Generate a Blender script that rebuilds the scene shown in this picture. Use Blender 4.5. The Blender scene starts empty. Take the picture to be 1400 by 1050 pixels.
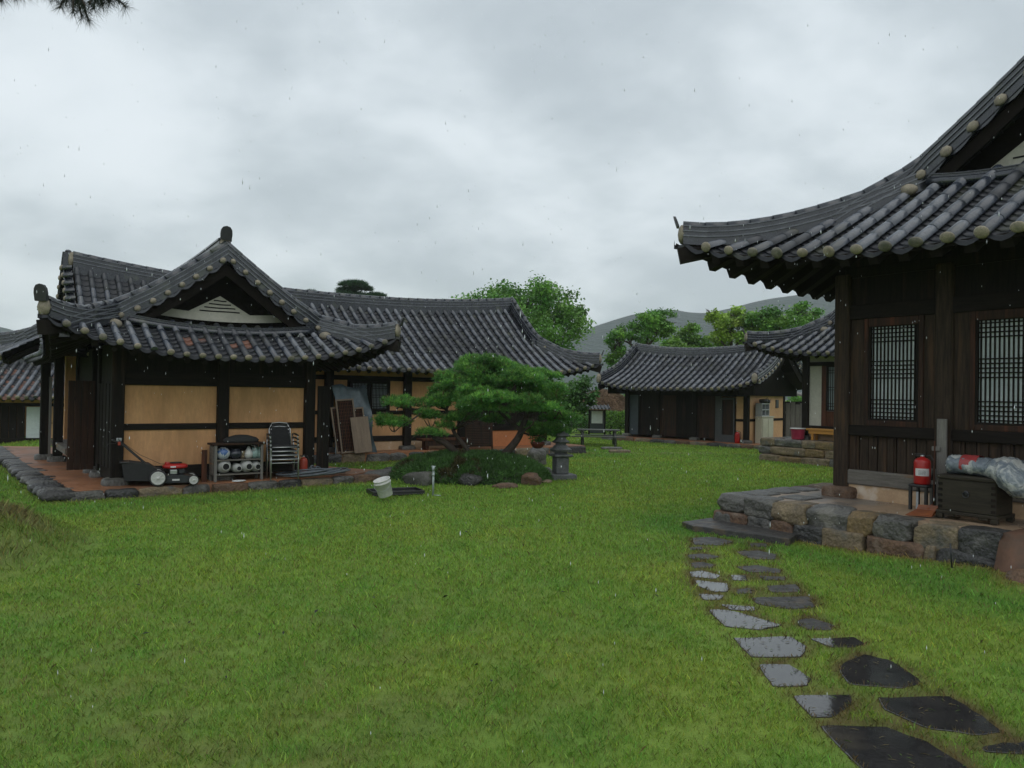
import bpy, math, random
import numpy as np
from mathutils import Vector, Matrix, noise

# ------------------------------------------------------------------ camera, world, light
S = bpy.context.scene
COL = S.collection
R_ = math.radians
CAM_H = 2.0
cam_d = bpy.data.cameras.new('camera')
cam_d.sensor_width = 36.0
cam_d.lens = 27.0
cam_d.clip_start = 0.05
cam_d.clip_end = 6000
cam = bpy.data.objects.new('camera', cam_d)
COL.objects.link(cam)
CAM_M = Matrix.Translation((0, 0, CAM_H)) @ Matrix.Rotation(R_(90 + 0.66), 4, 'X') @ Matrix.Rotation(R_(0.95), 4, 'Z')
cam.matrix_world = CAM_M
S.camera = cam

W = bpy.data.worlds.new('World')
S.world = W
W.use_nodes = True
SUN_EL, SUN_ROT = R_(62), R_(200)


def build_world():
    nt = W.node_tree
    nt.nodes.clear()
    N = nt.nodes.new
    L = nt.links.new
    out = N('ShaderNodeOutputWorld')
    bg1 = N('ShaderNodeBackground')
    sky = N('ShaderNodeTexSky')
    sky.sky_type = 'NISHITA'
    sky.sun_disc = False
    sky.sun_elevation = SUN_EL
    sky.sun_rotation = SUN_ROT
    sky.air_density = 1.0
    sky.dust_density = 3.0
    bg1.inputs['Strength'].default_value = 0.06
    L(sky.outputs[0], bg1.inputs['Color'])
    tc = N('ShaderNodeTexCoord')
    sep = N('ShaderNodeSeparateXYZ')
    L(tc.outputs['Generated'], sep.inputs[0])
    zc = N('ShaderNodeMath'); zc.operation = 'MAXIMUM'; zc.inputs[1].default_value = 0.0
    L(sep.outputs['Z'], zc.inputs[0])
    za = N('ShaderNodeMath'); za.operation = 'ADD'; za.inputs[1].default_value = 0.40
    L(zc.outputs[0], za.inputs[0])
    dx = N('ShaderNodeMath'); dx.operation = 'DIVIDE'
    L(sep.outputs['X'], dx.inputs[0]); L(za.outputs[0], dx.inputs[1])
    dy = N('ShaderNodeMath'); dy.operation = 'DIVIDE'
    L(sep.outputs['Y'], dy.inputs[0]); L(za.outputs[0], dy.inputs[1])
    cmb = N('ShaderNodeCombineXYZ')
    L(dx.outputs[0], cmb.inputs[0]); L(dy.outputs[0], cmb.inputs[1])
    # big soft cloud masses
    n1 = N('ShaderNodeTexNoise')
    n1.inputs['Scale'].default_value = 1.05
    n1.inputs['Detail'].default_value = 5.0
    n1.inputs['Roughness'].default_value = 0.5
    n1.inputs['Distortion'].default_value = 0.15
    mp = N('ShaderNodeMapping')
    mp.inputs['Location'].default_value = (3.3, 1.15, 0.4)
    mp.inputs['Rotation'].default_value = (0, 0, R_(-25))
    mp.inputs['Scale'].default_value = (1.25, 1.45, 1)
    L(cmb.outputs[0], mp.inputs['Vector'])
    L(mp.outputs[0], n1.inputs['Vector'])
    n2 = N('ShaderNodeTexNoise')
    n2.inputs['Scale'].default_value = 3.2
    n2.inputs['Detail'].default_value = 6.0
    n2.inputs['Roughness'].default_value = 0.5
    n2.inputs['Distortion'].default_value = 0.2
    L(mp.outputs[0], n2.inputs['Vector'])
    mx = N('ShaderNodeMath'); mx.operation = 'MULTIPLY_ADD'
    mx.inputs[1].default_value = 0.32
    L(n2.outputs['Fac'], mx.inputs[0])
    m2 = N('ShaderNodeMath'); m2.operation = 'MULTIPLY'; m2.inputs[1].default_value = 0.68
    L(n1.outputs['Fac'], m2.inputs[0])
    L(m2.outputs[0], mx.inputs[2])
    cr = N('ShaderNodeValToRGB')
    cr.color_ramp.interpolation = 'B_SPLINE'
    e = cr.color_ramp.elements
    e[0].position = 0.37; e[0].color = (0.44, 0.50, 0.55, 1)
    e[1].position = 0.62; e[1].color = (0.77, 0.83, 0.88, 1)
    k = e.new(0.45); k.color = (0.56, 0.625, 0.675, 1)
    k = e.new(0.52); k.color = (0.70, 0.765, 0.815, 1)
    L(mx.outputs[0], cr.inputs['Fac'])
    bg2 = N('ShaderNodeBackground')
    bg2.inputs['Strength'].default_value = 1.0
    L(cr.outputs[0], bg2.inputs['Color'])
    mix = N('ShaderNodeMixShader')
    mix.inputs['Fac'].default_value = 0.93
    L(bg1.outputs[0], mix.inputs[1]); L(bg2.outputs[0], mix.inputs[2])
    L(mix.outputs[0], out.inputs['Surface'])


build_world()
sun_d = bpy.data.lights.new('sun', 'SUN')
sun_d.energy = 0.5
sun_d.angle = R_(70)
sun_d.color = (1.0, 0.96, 0.9)
sun = bpy.data.objects.new('sun', sun_d)
COL.objects.link(sun)
sun.rotation_euler = (R_(28), 0, R_(20))

S.view_settings.view_transform = 'Standard'
S.view_settings.look = 'None'
S.view_settings.exposure = 0.25
S.view_settings.gamma = 1.0
S.view_settings.use_curve_mapping = False
S.cycles.max_bounces = 6
S.cycles.diffuse_bounces = 3
S.cycles.glossy_bounces = 3
S.cycles.transmission_bounces = 4
S.cycles.transparent_max_bounces = 8
S.cycles.volume_bounces = 2
S.cycles.caustics_reflective = False
S.cycles.caustics_refractive = False
S.cycles.use_denoising = True
S.cycles.denoising_prefilter = 'ACCURATE'

rng = random.Random(7)
nrg = np.random.default_rng(11)

# ------------------------------------------------------------------ survey helpers (photo pixel -> place)
def ray(px, py):
    d = CAM_M.to_3x3() @ Vector(((px - 700) / 1050, -(py - 525) / 1050, -1))
    return d


def gp(px, py, z=0.0):
    d = ray(px, py)
    t = (z - CAM_H) / d.z
    return Vector((d.x * t, d.y * t, z))


def at(px, py, Y):
    d = ray(px, py)
    t = Y / d.y
    return Vector((d.x * t, Y, CAM_H + d.z * t))


ANG = R_(36)
U = Vector((math.cos(ANG), math.sin(ANG), 0))
V = Vector((-math.sin(ANG), math.cos(ANG), 0))

# ------------------------------------------------------------------ materials
MATS = {}


def nmat(name):
    m = bpy.data.materials.new(name)
    m.use_nodes = True
    m.node_tree.nodes.clear()
    MATS[name] = m
    return m


def pmat(name, c1, c2=None, rough=0.7, scale=4.0, detail=6, stretch=(1, 1, 1), bump=0.0, bscale=None, spec=0.5,
         c3=None, s3=1.3, t3=(0.52, 0.62), metal=0.0, rough2=None, attr=None, coord='Object', trans=0.0, wet=0.0, dist=0.02, fine=None):
    """base colour mottled between c1 and c2, an optional third stain colour, bump"""
    if fine is None:
        fine = .45 if name.startswith('stone') else .30 if name.startswith(('tile', 'mortar', 'wood', 'thatch', 'chest', 'soil', 'porch')) else .12
    m = nmat(name)
    nt = m.node_tree
    N = nt.nodes.new
    L = nt.links.new
    out = N('ShaderNodeOutputMaterial')
    b = N('ShaderNodeBsdfPrincipled')
    L(b.outputs[0], out.inputs['Surface'])
    b.inputs['Roughness'].default_value = rough
    b.inputs['Metallic'].default_value = metal
    b.inputs['Specular IOR Level'].default_value = spec
    if wet:
        b.inputs['Coat Weight'].default_value = wet
        b.inputs['Coat Roughness'].default_value = 0.12
    tc = N('ShaderNodeTexCoord')
    mp = N('ShaderNodeMapping')
    mp.inputs['Scale'].default_value = stretch
    if coord == 'World':
        ge = N('ShaderNodeNewGeometry')
        L(ge.outputs['Position'], mp.inputs['Vector'])
    else:
        oi = N('ShaderNodeObjectInfo')
        va = N('ShaderNodeVectorMath'); va.operation = 'MULTIPLY_ADD'
        va.inputs[1].default_value = (37, 53, 71)
        L(oi.outputs['Random'], va.inputs[0])
        L(tc.outputs[coord], va.inputs[2])
        L(va.outputs[0], mp.inputs['Vector'])
    no = N('ShaderNodeTexNoise')
    no.inputs['Scale'].default_value = scale
    no.inputs['Detail'].default_value = detail
    no.inputs['Roughness'].default_value = 0.62
    L(mp.outputs[0], no.inputs['Vector'])
    col = None
    if attr:
        a = N('ShaderNodeAttribute'); a.attribute_name = attr
        col = a.outputs['Color']
    if c2 is not None:
        r = N('ShaderNodeMapRange')
        r.inputs['From Min'].default_value = 0.32
        r.inputs['From Max'].default_value = 0.68
        L(no.outputs['Fac'], r.inputs['Value'])
        mx = N('ShaderNodeMix'); mx.data_type = 'RGBA'
        mx.inputs['A'].default_value = (*c1, 1); mx.inputs['B'].default_value = (*c2, 1)
        L(r.outputs[0], mx.inputs['Factor'])
        if attr:
            mm = N('ShaderNodeMix'); mm.data_type = 'RGBA'; mm.blend_type = 'MULTIPLY'
            mm.inputs['Factor'].default_value = 1
            L(col, mm.inputs['A']); L(mx.outputs['Result'], mm.inputs['B'])
            col = mm.outputs['Result']
        else:
            col = mx.outputs['Result']
    if c2 is not None and fine:
        nf = N('ShaderNodeTexNoise')
        nf.inputs['Scale'].default_value = scale * 7.3
        nf.inputs['Detail'].default_value = 6
        nf.inputs['Roughness'].default_value = 0.75
        L(mp.outputs[0], nf.inputs['Vector'])
        rf = N('ShaderNodeMapRange')
        rf.inputs['From Min'].default_value = .3; rf.inputs['From Max'].default_value = .7
        rf.inputs['To Min'].default_value = 1 - fine; rf.inputs['To Max'].default_value = 1 + fine
        L(nf.outputs['Fac'], rf.inputs['Value'])
        mf = N('ShaderNodeMix'); mf.data_type = 'RGBA'; mf.blend_type = 'MULTIPLY'; mf.inputs['Factor'].default_value = 1
        L(col, mf.inputs['A']); L(rf.outputs[0], mf.inputs['B'])
        col = mf.outputs['Result']
    if c3 is not None:
        n3 = N('ShaderNodeTexNoise')
        n3.inputs['Scale'].default_value = s3
        n3.inputs['Detail'].default_value = 5
        L(mp.outputs[0], n3.inputs['Vector'])
        r3 = N('ShaderNodeMapRange')
        r3.inputs['From Min'].default_value = t3[0]; r3.inputs['From Max'].default_value = t3[1]
        L(n3.outputs['Fac'], r3.inputs['Value'])
        m3 = N('ShaderNodeMix'); m3.data_type = 'RGBA'
        m3.inputs['B'].default_value = (*c3, 1)
        if col is None:
            m3.inputs['A'].default_value = (*c1, 1)
        else:
            L(col, m3.inputs['A'])
        L(r3.outputs[0], m3.inputs['Factor'])
        col = m3.outputs['Result']
    if col is not None:
        L(col, b.inputs['Base Color'])
    else:
        b.inputs['Base Color'].default_value = (*c1, 1)
    if rough2 is not None:
        rr = N('ShaderNodeMapRange')
        rr.inputs['From Min'].default_value = 0.35; rr.inputs['From Max'].default_value = 0.65
        rr.inputs['To Min'].default_value = rough; rr.inputs['To Max'].default_value = rough2
        L(no.outputs['Fac'], rr.inputs['Value'])
        L(rr.outputs[0], b.inputs['Roughness'])
    if bump:
        nb = N('ShaderNodeTexNoise')
        nb.inputs['Scale'].default_value = bscale or scale * 4
        nb.inputs['Detail'].default_value = 5
        L(mp.outputs[0], nb.inputs['Vector'])
        bp = N('ShaderNodeBump')
        bp.inputs['Strength'].default_value = bump
        bp.inputs['Distance'].default_value = dist
        L(nb.outputs['Fac'], bp.inputs['Height'])
        L(bp.outputs[0], b.inputs['Normal'])
    if trans:
        tr = N('ShaderNodeBsdfTranslucent')
        if col is not None:
            L(col, tr.inputs['Color'])
        else:
            tr.inputs['Color'].default_value = (*c1, 1)
        ms = N('ShaderNodeMixShader'); ms.inputs['Fac'].default_value = trans
        L(b.outputs[0], ms.inputs[1]); L(tr.outputs[0], ms.inputs[2])
        L(ms.outputs[0], out.inputs['Surface'])
    return m


pmat('tile_trough', (0.006, 0.007, 0.010), (0.019, 0.021, 0.027), spec=.4, rough=0.5, scale=3.0, c3=(0.048, 0.052, 0.034), s3=2.0, t3=(0.58, 0.7), bump=0.3, bscale=40, dist=0.004, rough2=0.35)
pmat('tile_tube', (0.018, 0.023, 0.035), (0.046, 0.055, 0.074), spec=.95, rough=0.22, scale=2.2, c3=(0.030, 0.034, 0.032), s3=1.1, t3=(0.5, 0.64), bump=0.25, bscale=45, dist=0.004, rough2=0.18)
pmat('tile_tube_light', (0.055, 0.064, 0.082), (0.110, 0.120, 0.140), spec=.9, rough=0.26, scale=2.6, c3=(0.050, 0.055, 0.055), s3=1.6, t3=(0.55, 0.68), bump=0.25, bscale=45, dist=0.003, rough2=0.12)
pmat('tile_tube_dark', (0.009, 0.011, 0.016), (0.026, 0.030, 0.038), spec=.7, rough=0.5, scale=3.2, c3=(0.045, 0.047, 0.034), s3=2.4, t3=(0.56, 0.7), bump=0.35, bscale=45, dist=0.005, rough2=0.3)
pmat('tile_ridge', (0.007, 0.009, 0.014), (0.021, 0.026, 0.036), spec=.8, rough=0.28, scale=5.0, c3=(0.055, 0.062, 0.045), s3=2.4, t3=(0.56, 0.7), bump=0.25, bscale=40, dist=0.004, rough2=0.24)
pmat('tile_edge_sheen', (0.075, 0.082, 0.098), (0.16, 0.168, 0.185), rough=0.35, scale=5.0, rough2=.2)  # ledge edges coloured lighter to paint in the sky's sheen on wet tile
pmat('tile_black', (0.010, 0.011, 0.012), (0.022, 0.024, 0.026), rough=0.5, scale=6, bump=0.2, dist=0.004)
pmat('tile_rust', (0.21, 0.085, 0.05), (0.12, 0.06, 0.045), rough=0.5, scale=4.0, c3=(0.045, 0.045, 0.05), s3=1.6, t3=(0.5, 0.6), bump=0.3, bscale=40, dist=0.004)
pmat('mortar', (0.33, 0.285, 0.215), (0.18, 0.155, 0.118), rough=0.75, scale=9, c3=(0.15, 0.145, 0.11), s3=5, t3=(0.58, 0.72), bump=0.5, bscale=50, dist=0.008)
pmat('mortar_old', (0.22, 0.20, 0.16), (0.12, 0.11, 0.09), rough=0.8, scale=9, c3=(0.07, 0.075, 0.05), s3=5, t3=(0.52, 0.66), bump=0.6, bscale=50, dist=0.01)
pmat('plaster', (0.60, 0.330, 0.158), (0.52, 0.270, 0.120), rough=0.85, scale=1.6, c3=(0.36, 0.20, 0.09), s3=1.1, t3=(0.54, 0.76), bump=0.3, bscale=60, dist=0.005, stretch=(1.7, 1.7, 0.42), fine=.16)
pmat('plaster_orange', (0.50, 0.19, 0.075), (0.44, 0.16, 0.06), rough=0.85, scale=1.6, bump=0.2, bscale=60, dist=0.004)
pmat('plaster_peach', (0.62, 0.38, 0.20), (0.54, 0.31, 0.16), rough=0.85, scale=1.4, c3=(0.36, 0.23, 0.13), s3=0.8, t3=(0.55, 0.75), bump=0.2, bscale=60, dist=0.004)
pmat('plaster_tan', (0.52, 0.36, 0.22), (0.40, 0.26, 0.15), rough=0.85, scale=3, c3=(0.60, 0.5, 0.4), s3=2.2, t3=(0.6, 0.7), bump=0.3, bscale=50, dist=0.005)
pmat('plaster_white', (0.50, 0.48, 0.41), (0.40, 0.385, 0.33), rough=0.85, scale=2, bump=0.15, bscale=60, dist=0.003)
pmat('wood_dark', (0.006, 0.005, 0.004), (0.015, 0.011, 0.008), spec=.2, rough=0.8, scale=3.5, stretch=(9, 9, 0.7), bump=0.6, bscale=9, dist=0.008, c3=(0.030, 0.018, 0.012), s3=0.8, t3=(0.56, 0.72))
pmat('wood_black', (0.006, 0.005, 0.004), (0.013, 0.010, 0.008), spec=.12, rough=0.9, scale=3.5, bump=.4)
pmat('wood_old', (0.016, 0.011, 0.008), (0.055, 0.036, 0.024), spec=.25, rough=0.78, scale=3.5, stretch=(9, 9, 0.7), bump=0.6, bscale=9, dist=0.008, c3=(0.085, 0.046, 0.025), s3=0.9, t3=(0.54, 0.7))
pmat('wood_beam', (0.007, 0.0055, 0.0045), (0.018, 0.013, 0.010), spec=.2, rough=0.8, scale=3.5, stretch=(0.7, 0.7, 9), bump=0.6, bscale=9, dist=0.008)
pmat('wood_brown', (0.024, 0.012, 0.008), (0.055, 0.026, 0.015), spec=.25, rough=0.75, scale=3, stretch=(9, 9, 0.6), bump=0.5, bscale=9, dist=0.006, c3=(0.02, 0.014, 0.011), s3=1.2, t3=(0.5, 0.62))
pmat('wood_red', (0.030, 0.013, 0.008), (0.105, 0.036, 0.018), spec=.25, rough=0.7, scale=3, stretch=(9, 9, 0.6), bump=0.4, bscale=9, dist=0.005)
pmat('wood_grey', (0.17, 0.155, 0.135), (0.10, 0.088, 0.074), rough=0.8, scale=3.5, stretch=(0.8, 0.8, 9), bump=0.6, bscale=8, dist=0.008, c3=(0.24, 0.13, 0.06), s3=1.6, t3=(0.6, 0.72))
pmat('wood_pale', (0.22, 0.165, 0.115), (0.15, 0.11, 0.08), rough=0.75, scale=3, stretch=(7, 7, 0.7), bump=0.4, bscale=9, dist=0.004)
pmat('wood_post_grey', (0.20, 0.19, 0.17), (0.13, 0.12, 0.11), rough=0.8, scale=3, stretch=(9, 9, 0.7), bump=0.4, bscale=9, dist=0.004)
pmat('paper', (0.60, 0.66, 0.66), (0.50, 0.57, 0.58), rough=0.35, scale=1.4, spec=0.5)
pmat('paper_dim', (0.30, 0.35, 0.36), (0.22, 0.26, 0.27), rough=0.3, scale=1.4)
pmat('soil_terrace', (0.36, 0.155, 0.070), (0.27, 0.115, 0.055), rough=0.6, scale=3, c3=(0.20, 0.10, 0.055), s3=0.9, t3=(0.5, 0.64), bump=0.4, bscale=30, dist=0.01, rough2=0.4)
pmat('porch_floor', (0.36, 0.26, 0.175), (0.27, 0.185, 0.12), rough=0.5, scale=1.6, c3=(0.15, 0.135, 0.12), s3=0.8, t3=(0.5, 0.6), bump=0.3, bscale=30, dist=0.006, rough2=0.22)
pmat('ramp_earth', (0.15, 0.075, 0.043), (0.09, 0.046, 0.03), rough=0.7, scale=3, c3=(.09,.06,.04), s3=2.2, t3=(.52,.66), bump=0.6, bscale=30, dist=0.008)
pmat('stone_grey', (0.125, 0.120, 0.106), (0.055, 0.053, 0.048), rough=0.6, scale=5, c3=(0.165, 0.155, 0.13), s3=3, t3=(0.55, 0.68), bump=1.0, bscale=19, dist=0.035, rough2=0.32)
pmat('stone_tan', (0.235, 0.180, 0.108), (0.120, 0.092, 0.058), rough=0.7, scale=5, c3=(0.10, 0.095, 0.08), s3=3, t3=(0.54, 0.68), bump=1.0, bscale=19, dist=0.035)
pmat('stone_brown', (0.155, 0.088, 0.050), (0.070, 0.043, 0.029), rough=0.7, scale=5, c3=(0.20, 0.15, 0.11), s3=3, t3=(0.56, 0.7), bump=1.0, bscale=19, dist=0.035)
pmat('stone_dark', (0.050, 0.048, 0.045), (0.026, 0.026, 0.026), rough=0.55, scale=5, c3=(0.10, 0.095, 0.085), s3=3.2, t3=(0.58, 0.7), bump=1.0, bscale=19, dist=0.035, rough2=0.3)
pmat('stone_ochre', (0.215, 0.145, 0.062), (0.115, 0.082, 0.042), rough=0.7, scale=5, c3=(0.08, 0.075, 0.06), s3=3, t3=(0.56, 0.7), bump=1.0, bscale=19, dist=0.035)
pmat('stone_damp', (0.035, 0.034, 0.033), (0.065, 0.062, 0.058), spec=.3, rough=0.6, scale=9, c3=(0.10, 0.075, 0.05), s3=4.0, t3=(0.56, 0.68), bump=0.8, bscale=26, dist=0.012, rough2=0.42)
pmat('stone_wet', (0.020, 0.020, 0.021), (0.040, 0.039, 0.038), rough=0.10, scale=7, c3=(0.055, 0.050, 0.042), s3=2.0, t3=(0.6, 0.72), bump=0.10, bscale=30, dist=0.004, rough2=0.03, spec=0.6)
pmat('stone_pagoda', (0.135, 0.140, 0.142), (0.075, 0.080, 0.082), rough=0.75, scale=7, c3=(0.055, 0.068, 0.045), s3=4, t3=(0.55, 0.7), bump=0.7, bscale=30, dist=0.008)
pmat('black_plastic', (0.013, 0.013, 0.014), (0.02, 0.02, 0.021), rough=0.4, scale=6)
pmat('black_cloth', (0.016, 0.016, 0.017), (0.024, 0.024, 0.025), rough=0.85, scale=20, bump=0.3, bscale=120, dist=0.003)
pmat('dark_metal', (0.03, 0.032, 0.036), (0.05, 0.052, 0.056), rough=0.4, scale=8, metal=0.4)
pmat('red_paint', (0.42, 0.018, 0.016), (0.34, 0.014, 0.013), rough=0.3, scale=6, spec=0.5)
pmat('red_dull', (0.35, 0.045, 0.02), (0.28, 0.035, 0.018), rough=0.45, scale=6)
pmat('white_plastic', (0.60, 0.60, 0.57), (0.52, 0.52, 0.49), rough=0.4, scale=3)
pmat('label_white', (0.62, 0.62, 0.60), (0.55, 0.55, 0.55), rough=0.5, scale=9)
pmat('aluminium', (0.50, 0.51, 0.51), (0.42, 0.43, 0.43), rough=0.3, scale=9, metal=0.85)
pmat('porcelain', (0.55, 0.55, 0.52), (0.47, 0.48, 0.46), rough=0.25, scale=5, spec=0.6)
pmat('porcelain_blue', (0.50, 0.53, 0.56), (0.44, 0.48, 0.52), rough=0.22, scale=5, c3=(0.05, 0.12, 0.30), s3=11, t3=(0.52, 0.56), spec=0.6)
pmat('celadon', (0.25, 0.36, 0.33), (0.20, 0.30, 0.28), rough=0.25, scale=5, spec=0.6)
pmat('glaze_dark', (0.02, 0.024, 0.035), (0.035, 0.038, 0.05), rough=0.2, scale=5, spec=0.6)
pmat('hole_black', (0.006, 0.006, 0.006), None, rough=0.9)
pmat('hose_grey', (0.13, 0.15, 0.17), (0.09, 0.105, 0.12), rough=0.45, scale=6)
pmat('tarp', (0.12, 0.165, 0.185), (0.075, 0.105, 0.12), rough=0.4, scale=5, c3=(0.19, 0.24, 0.26), s3=3, t3=(0.56, 0.68), bump=0.5, bscale=9, dist=0.02)
pmat('chest_wood', (0.018, 0.015, 0.010), (0.040, 0.033, 0.022), spec=.25, rough=0.6, scale=3, stretch=(0.8, 0.8, 8), bump=0.5, bscale=9, dist=0.005)
pmat('dustpan', (0.27, 0.085, 0.028), (0.16, 0.05, 0.02), rough=0.5, scale=8)
pmat('pink_plastic', (0.42, 0.04, 0.09), (0.36, 0.03, 0.08), rough=0.35, scale=3)
pmat('yellow_wood', (0.50, 0.24, 0.045), (0.42, 0.20, 0.04), rough=0.5, scale=3, stretch=(0.8, 0.8, 8))
pmat('cream_paint', (0.52, 0.49, 0.38), (0.45, 0.42, 0.33), rough=0.5, scale=3)
pmat('grey_paint', (0.34, 0.36, 0.37), (0.28, 0.30, 0.31), rough=0.5, scale=4)
pmat('blue_grey', (0.030, 0.042, 0.052), (0.045, 0.06, 0.072), rough=0.6, scale=4)
pmat('terracotta', (0.17, 0.04, 0.025), (0.12, 0.03, 0.02), rough=0.5, scale=6)
pmat('galvanised', (0.36, 0.42, 0.40), (0.28, 0.33, 0.32), rough=0.45, scale=12, metal=0.4)
pmat('thatch', (0.20, 0.125, 0.075), (0.13, 0.08, 0.05), rough=0.95, scale=6, stretch=(1, 1, 3), bump=0.8, bscale=20, dist=0.03)
pmat('table_wood', (0.048, 0.055, 0.048), (0.085, 0.09, 0.08), rough=0.5, scale=3, stretch=(0.8, 6, 6), bump=0.4, bscale=9, dist=0.005)
pmat('bark', (0.035, 0.026, 0.020), (0.075, 0.055, 0.042), rough=0.85, scale=7, stretch=(1, 1, 0.4), bump=1.0, bscale=18, dist=0.02)
pmat('leaf', (1, 1, 1), (0.72, 0.76, 0.7), rough=0.5, scale=3, attr='col', trans=0.25, coord='World')
pmat('needle', (1, 1, 1), (0.7, 0.74, 0.68), rough=0.55, scale=3, attr='col', trans=0.12, coord='World')
pmat('grass', (1, 1, 1), (0.80, 0.84, 0.76), rough=0.5, scale=0.9, attr='col', trans=0.3, coord='World', spec=0.35)

# ------------------------------------------------------------------ mesh builder
class MB:
    def __init__(s):
        s.v = []; s.f = []; s.m = []; s.sm = []; s.mats = []; s.cur = 0

    def mat(s, name):
        if name not in s.mats:
            s.mats.append(name)
        s.cur = s.mats.index(name)
        return s

    def vert(s, p):
        s.v.append((p[0], p[1], p[2])); return len(s.v) - 1

    def face(s, idx, smooth=False):
        s.f.append(tuple(idx)); s.m.append(s.cur); s.sm.append(smooth)

    def poly(s, pts, smooth=False):
        s.face([s.vert(p) for p in pts], smooth)

    def box(s, x0, x1, y0, y1, z0, z1, ch=0.0, M=None):
        if x1 < x0: x0, x1 = x1, x0
        if y1 < y0: y0, y1 = y1, y0
        if z1 < z0: z0, z1 = z1, z0
        if ch <= 0:
            P = [(x, y, z) for z in (z0, z1) for x, y in ((x0, y0), (x1, y0), (x1, y1), (x0, y1))]
            F = [(3, 2, 1, 0), (4, 5, 6, 7), (0, 1, 5, 4), (1, 2, 6, 5), (2, 3, 7, 6), (3, 0, 4, 7)]
        else:
            c = min(ch, (x1 - x0) * .3, (y1 - y0) * .3, (z1 - z0) * .3)
            def ring(z, i):
                a, b, d, e = x0 + i, x1 - i, y0 + i, y1 - i
                k = c
                return [(a + k, d, z), (b - k, d, z), (b, d + k, z), (b, e - k, z), (b - k, e, z), (a + k, e, z), (a, e - k, z), (a, d + k, z)]
            P = ring(z0, c * .6) + ring(z0 + c, 0) + ring(z1 - c, 0) + ring(z1, c * .6)
            F = [tuple(range(7, -1, -1)), tuple(range(24, 32))]
            for r in range(3):
                for i in range(8):
                    j = (i + 1) % 8
                    F.append((r * 8 + i, r * 8 + j, r * 8 + 8 + j, r * 8 + 8 + i))
        b = len(s.v)
        for p in P:
            if M is not None:
                p = M @ Vector(p)
            s.vert(p)
        for f in F:
            s.face([b + i for i in f])
        return s

    def tube(s, pts, rad, n=8, cap=True, smooth=True):
        """tapered round tube through points; rad a number or a list"""
        pts = [Vector(p) for p in pts]
        if not isinstance(rad, (list, tuple)):
            rad = [rad] * len(pts)
        b = len(s.v)
        prev = None
        for i, p in enumerate(pts):
            t = (pts[min(i + 1, len(pts) - 1)] - pts[max(i - 1, 0)])
            t = t.normalized() if t.length > 1e-9 else Vector((0, 0, 1))
            if prev is None:
                a = Vector((0, 0, 1)) if abs(t.z) < .9 else Vector((1, 0, 0))
                l = t.cross(a).normalized()
            else:
                l = (prev - t * prev.dot(t)).normalized()
            prev = l
            u = t.cross(l)
            for k in range(n):
                th = 2 * math.pi * k / n
                s.vert(p + (l * math.cos(th) + u * math.sin(th)) * rad[i])
        for i in range(len(pts) - 1):
            for k in range(n):
                j = (k + 1) % n
                s.face((b + i * n + k, b + i * n + j, b + i * n + n + j, b + i * n + n + k), smooth)
        if cap:
            s.face([b + k for k in range(n - 1, -1, -1)])
            e = b + (len(pts) - 1) * n
            s.face([e + k for k in range(n)])
        return s

    def lathe(s, prof, c=(0, 0, 0), n=20, M=None, smooth=True):
        b = len(s.v)
        for r, z in prof:
            for k in range(n):
                th = 2 * math.pi * k / n
                p = Vector((c[0] + r * math.cos(th), c[1] + r * math.sin(th), c[2] + z))
                s.vert(M @ p if M is not None else p)
        for i in range(len(prof) - 1):
            for k in range(n):
                j = (k + 1) % n
                s.face((b + i * n + k, b + i * n + j, b + i * n + n + j, b + i * n + n + k), smooth)
        if prof[0][0] > 1e-4:
            s.face([b + k for k in range(n - 1, -1, -1)])
        if prof[-1][0] > 1e-4:
            e = b + (len(prof) - 1) * n
            s.face([e + k for k in range(n)])
        return s

    def ellip(s, c, lx, nn, tt, a, b_, d, nu=8, nv=5):
        """ellipsoid at c with axes vectors lx*a, nn*b_, tt*d"""
        c = Vector(c)
        b = len(s.v)
        for i in range(nv + 1):
            ph = math.pi * i / nv
            for k in range(nu):
                th = 2 * math.pi * k / nu
                s.vert(c + lx * (a * math.sin(ph) * math.cos(th)) + nn * (b_ * math.sin(ph) * math.sin(th)) + tt * (d * math.cos(ph)))
        for i in range(nv):
            for k in range(nu):
                j = (k + 1) % nu
                s.face((b + i * nu + k, b + i * nu + j, b + i * nu + nu + j, b + i * nu + nu + k), True)
        return s

    def sweep(s, pts, prof, closed=True, smooth=False, cap=True, alt=None):
        """profile of (lateral, up) along a mostly horizontal path"""
        pts = [Vector(p) for p in pts]
        b = len(s.v)
        n = len(prof)
        for i, p in enumerate(pts):
            t = pts[min(i + 1, len(pts) - 1)] - pts[max(i - 1, 0)]
            h = Vector((t.x, t.y, 0))
            h = h.normalized() if h.length > 1e-6 else Vector((1, 0, 0))
            l = Vector((h.y, -h.x, 0))
            tn = t.normalized()
            up = Vector((0, 0, 1))
            for a, q in prof:
                s.vert(p + l * a + up * q)
        for i in range(len(pts) - 1):
            for k in range(n if closed else n - 1):
                j = (k + 1) % n
                if alt and k in alt[1]: s.mat(alt[0])
                s.face((b + i * n + k, b + i * n + j, b + i * n + n + j, b + i * n + n + k), smooth)
                if alt and k in alt[1]: s.mat(alt[2])
        if cap:
            s.face([b + k for k in range(n)])
            e = b + (len(pts) - 1) * n
            s.face([e + k for k in range(n - 1, -1, -1)])
        return s

    def build(s, name, parent=None, loc=None, rz=0.0):
        me = bpy.data.meshes.new(name)
        me.from_pydata(s.v, [], s.f)
        for m in s.mats:
            me.materials.append(MATS[m])
        me.polygons.foreach_set('material_index', s.m)
        me.polygons.foreach_set('use_smooth', s.sm)
        me.update()
        o = bpy.data.objects.new(name, me)
        COL.objects.link(o)
        if parent is not None:
            o.parent = parent
        if loc is not None:
            o.location = loc
        o.rotation_euler.z = rz
        return o


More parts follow.
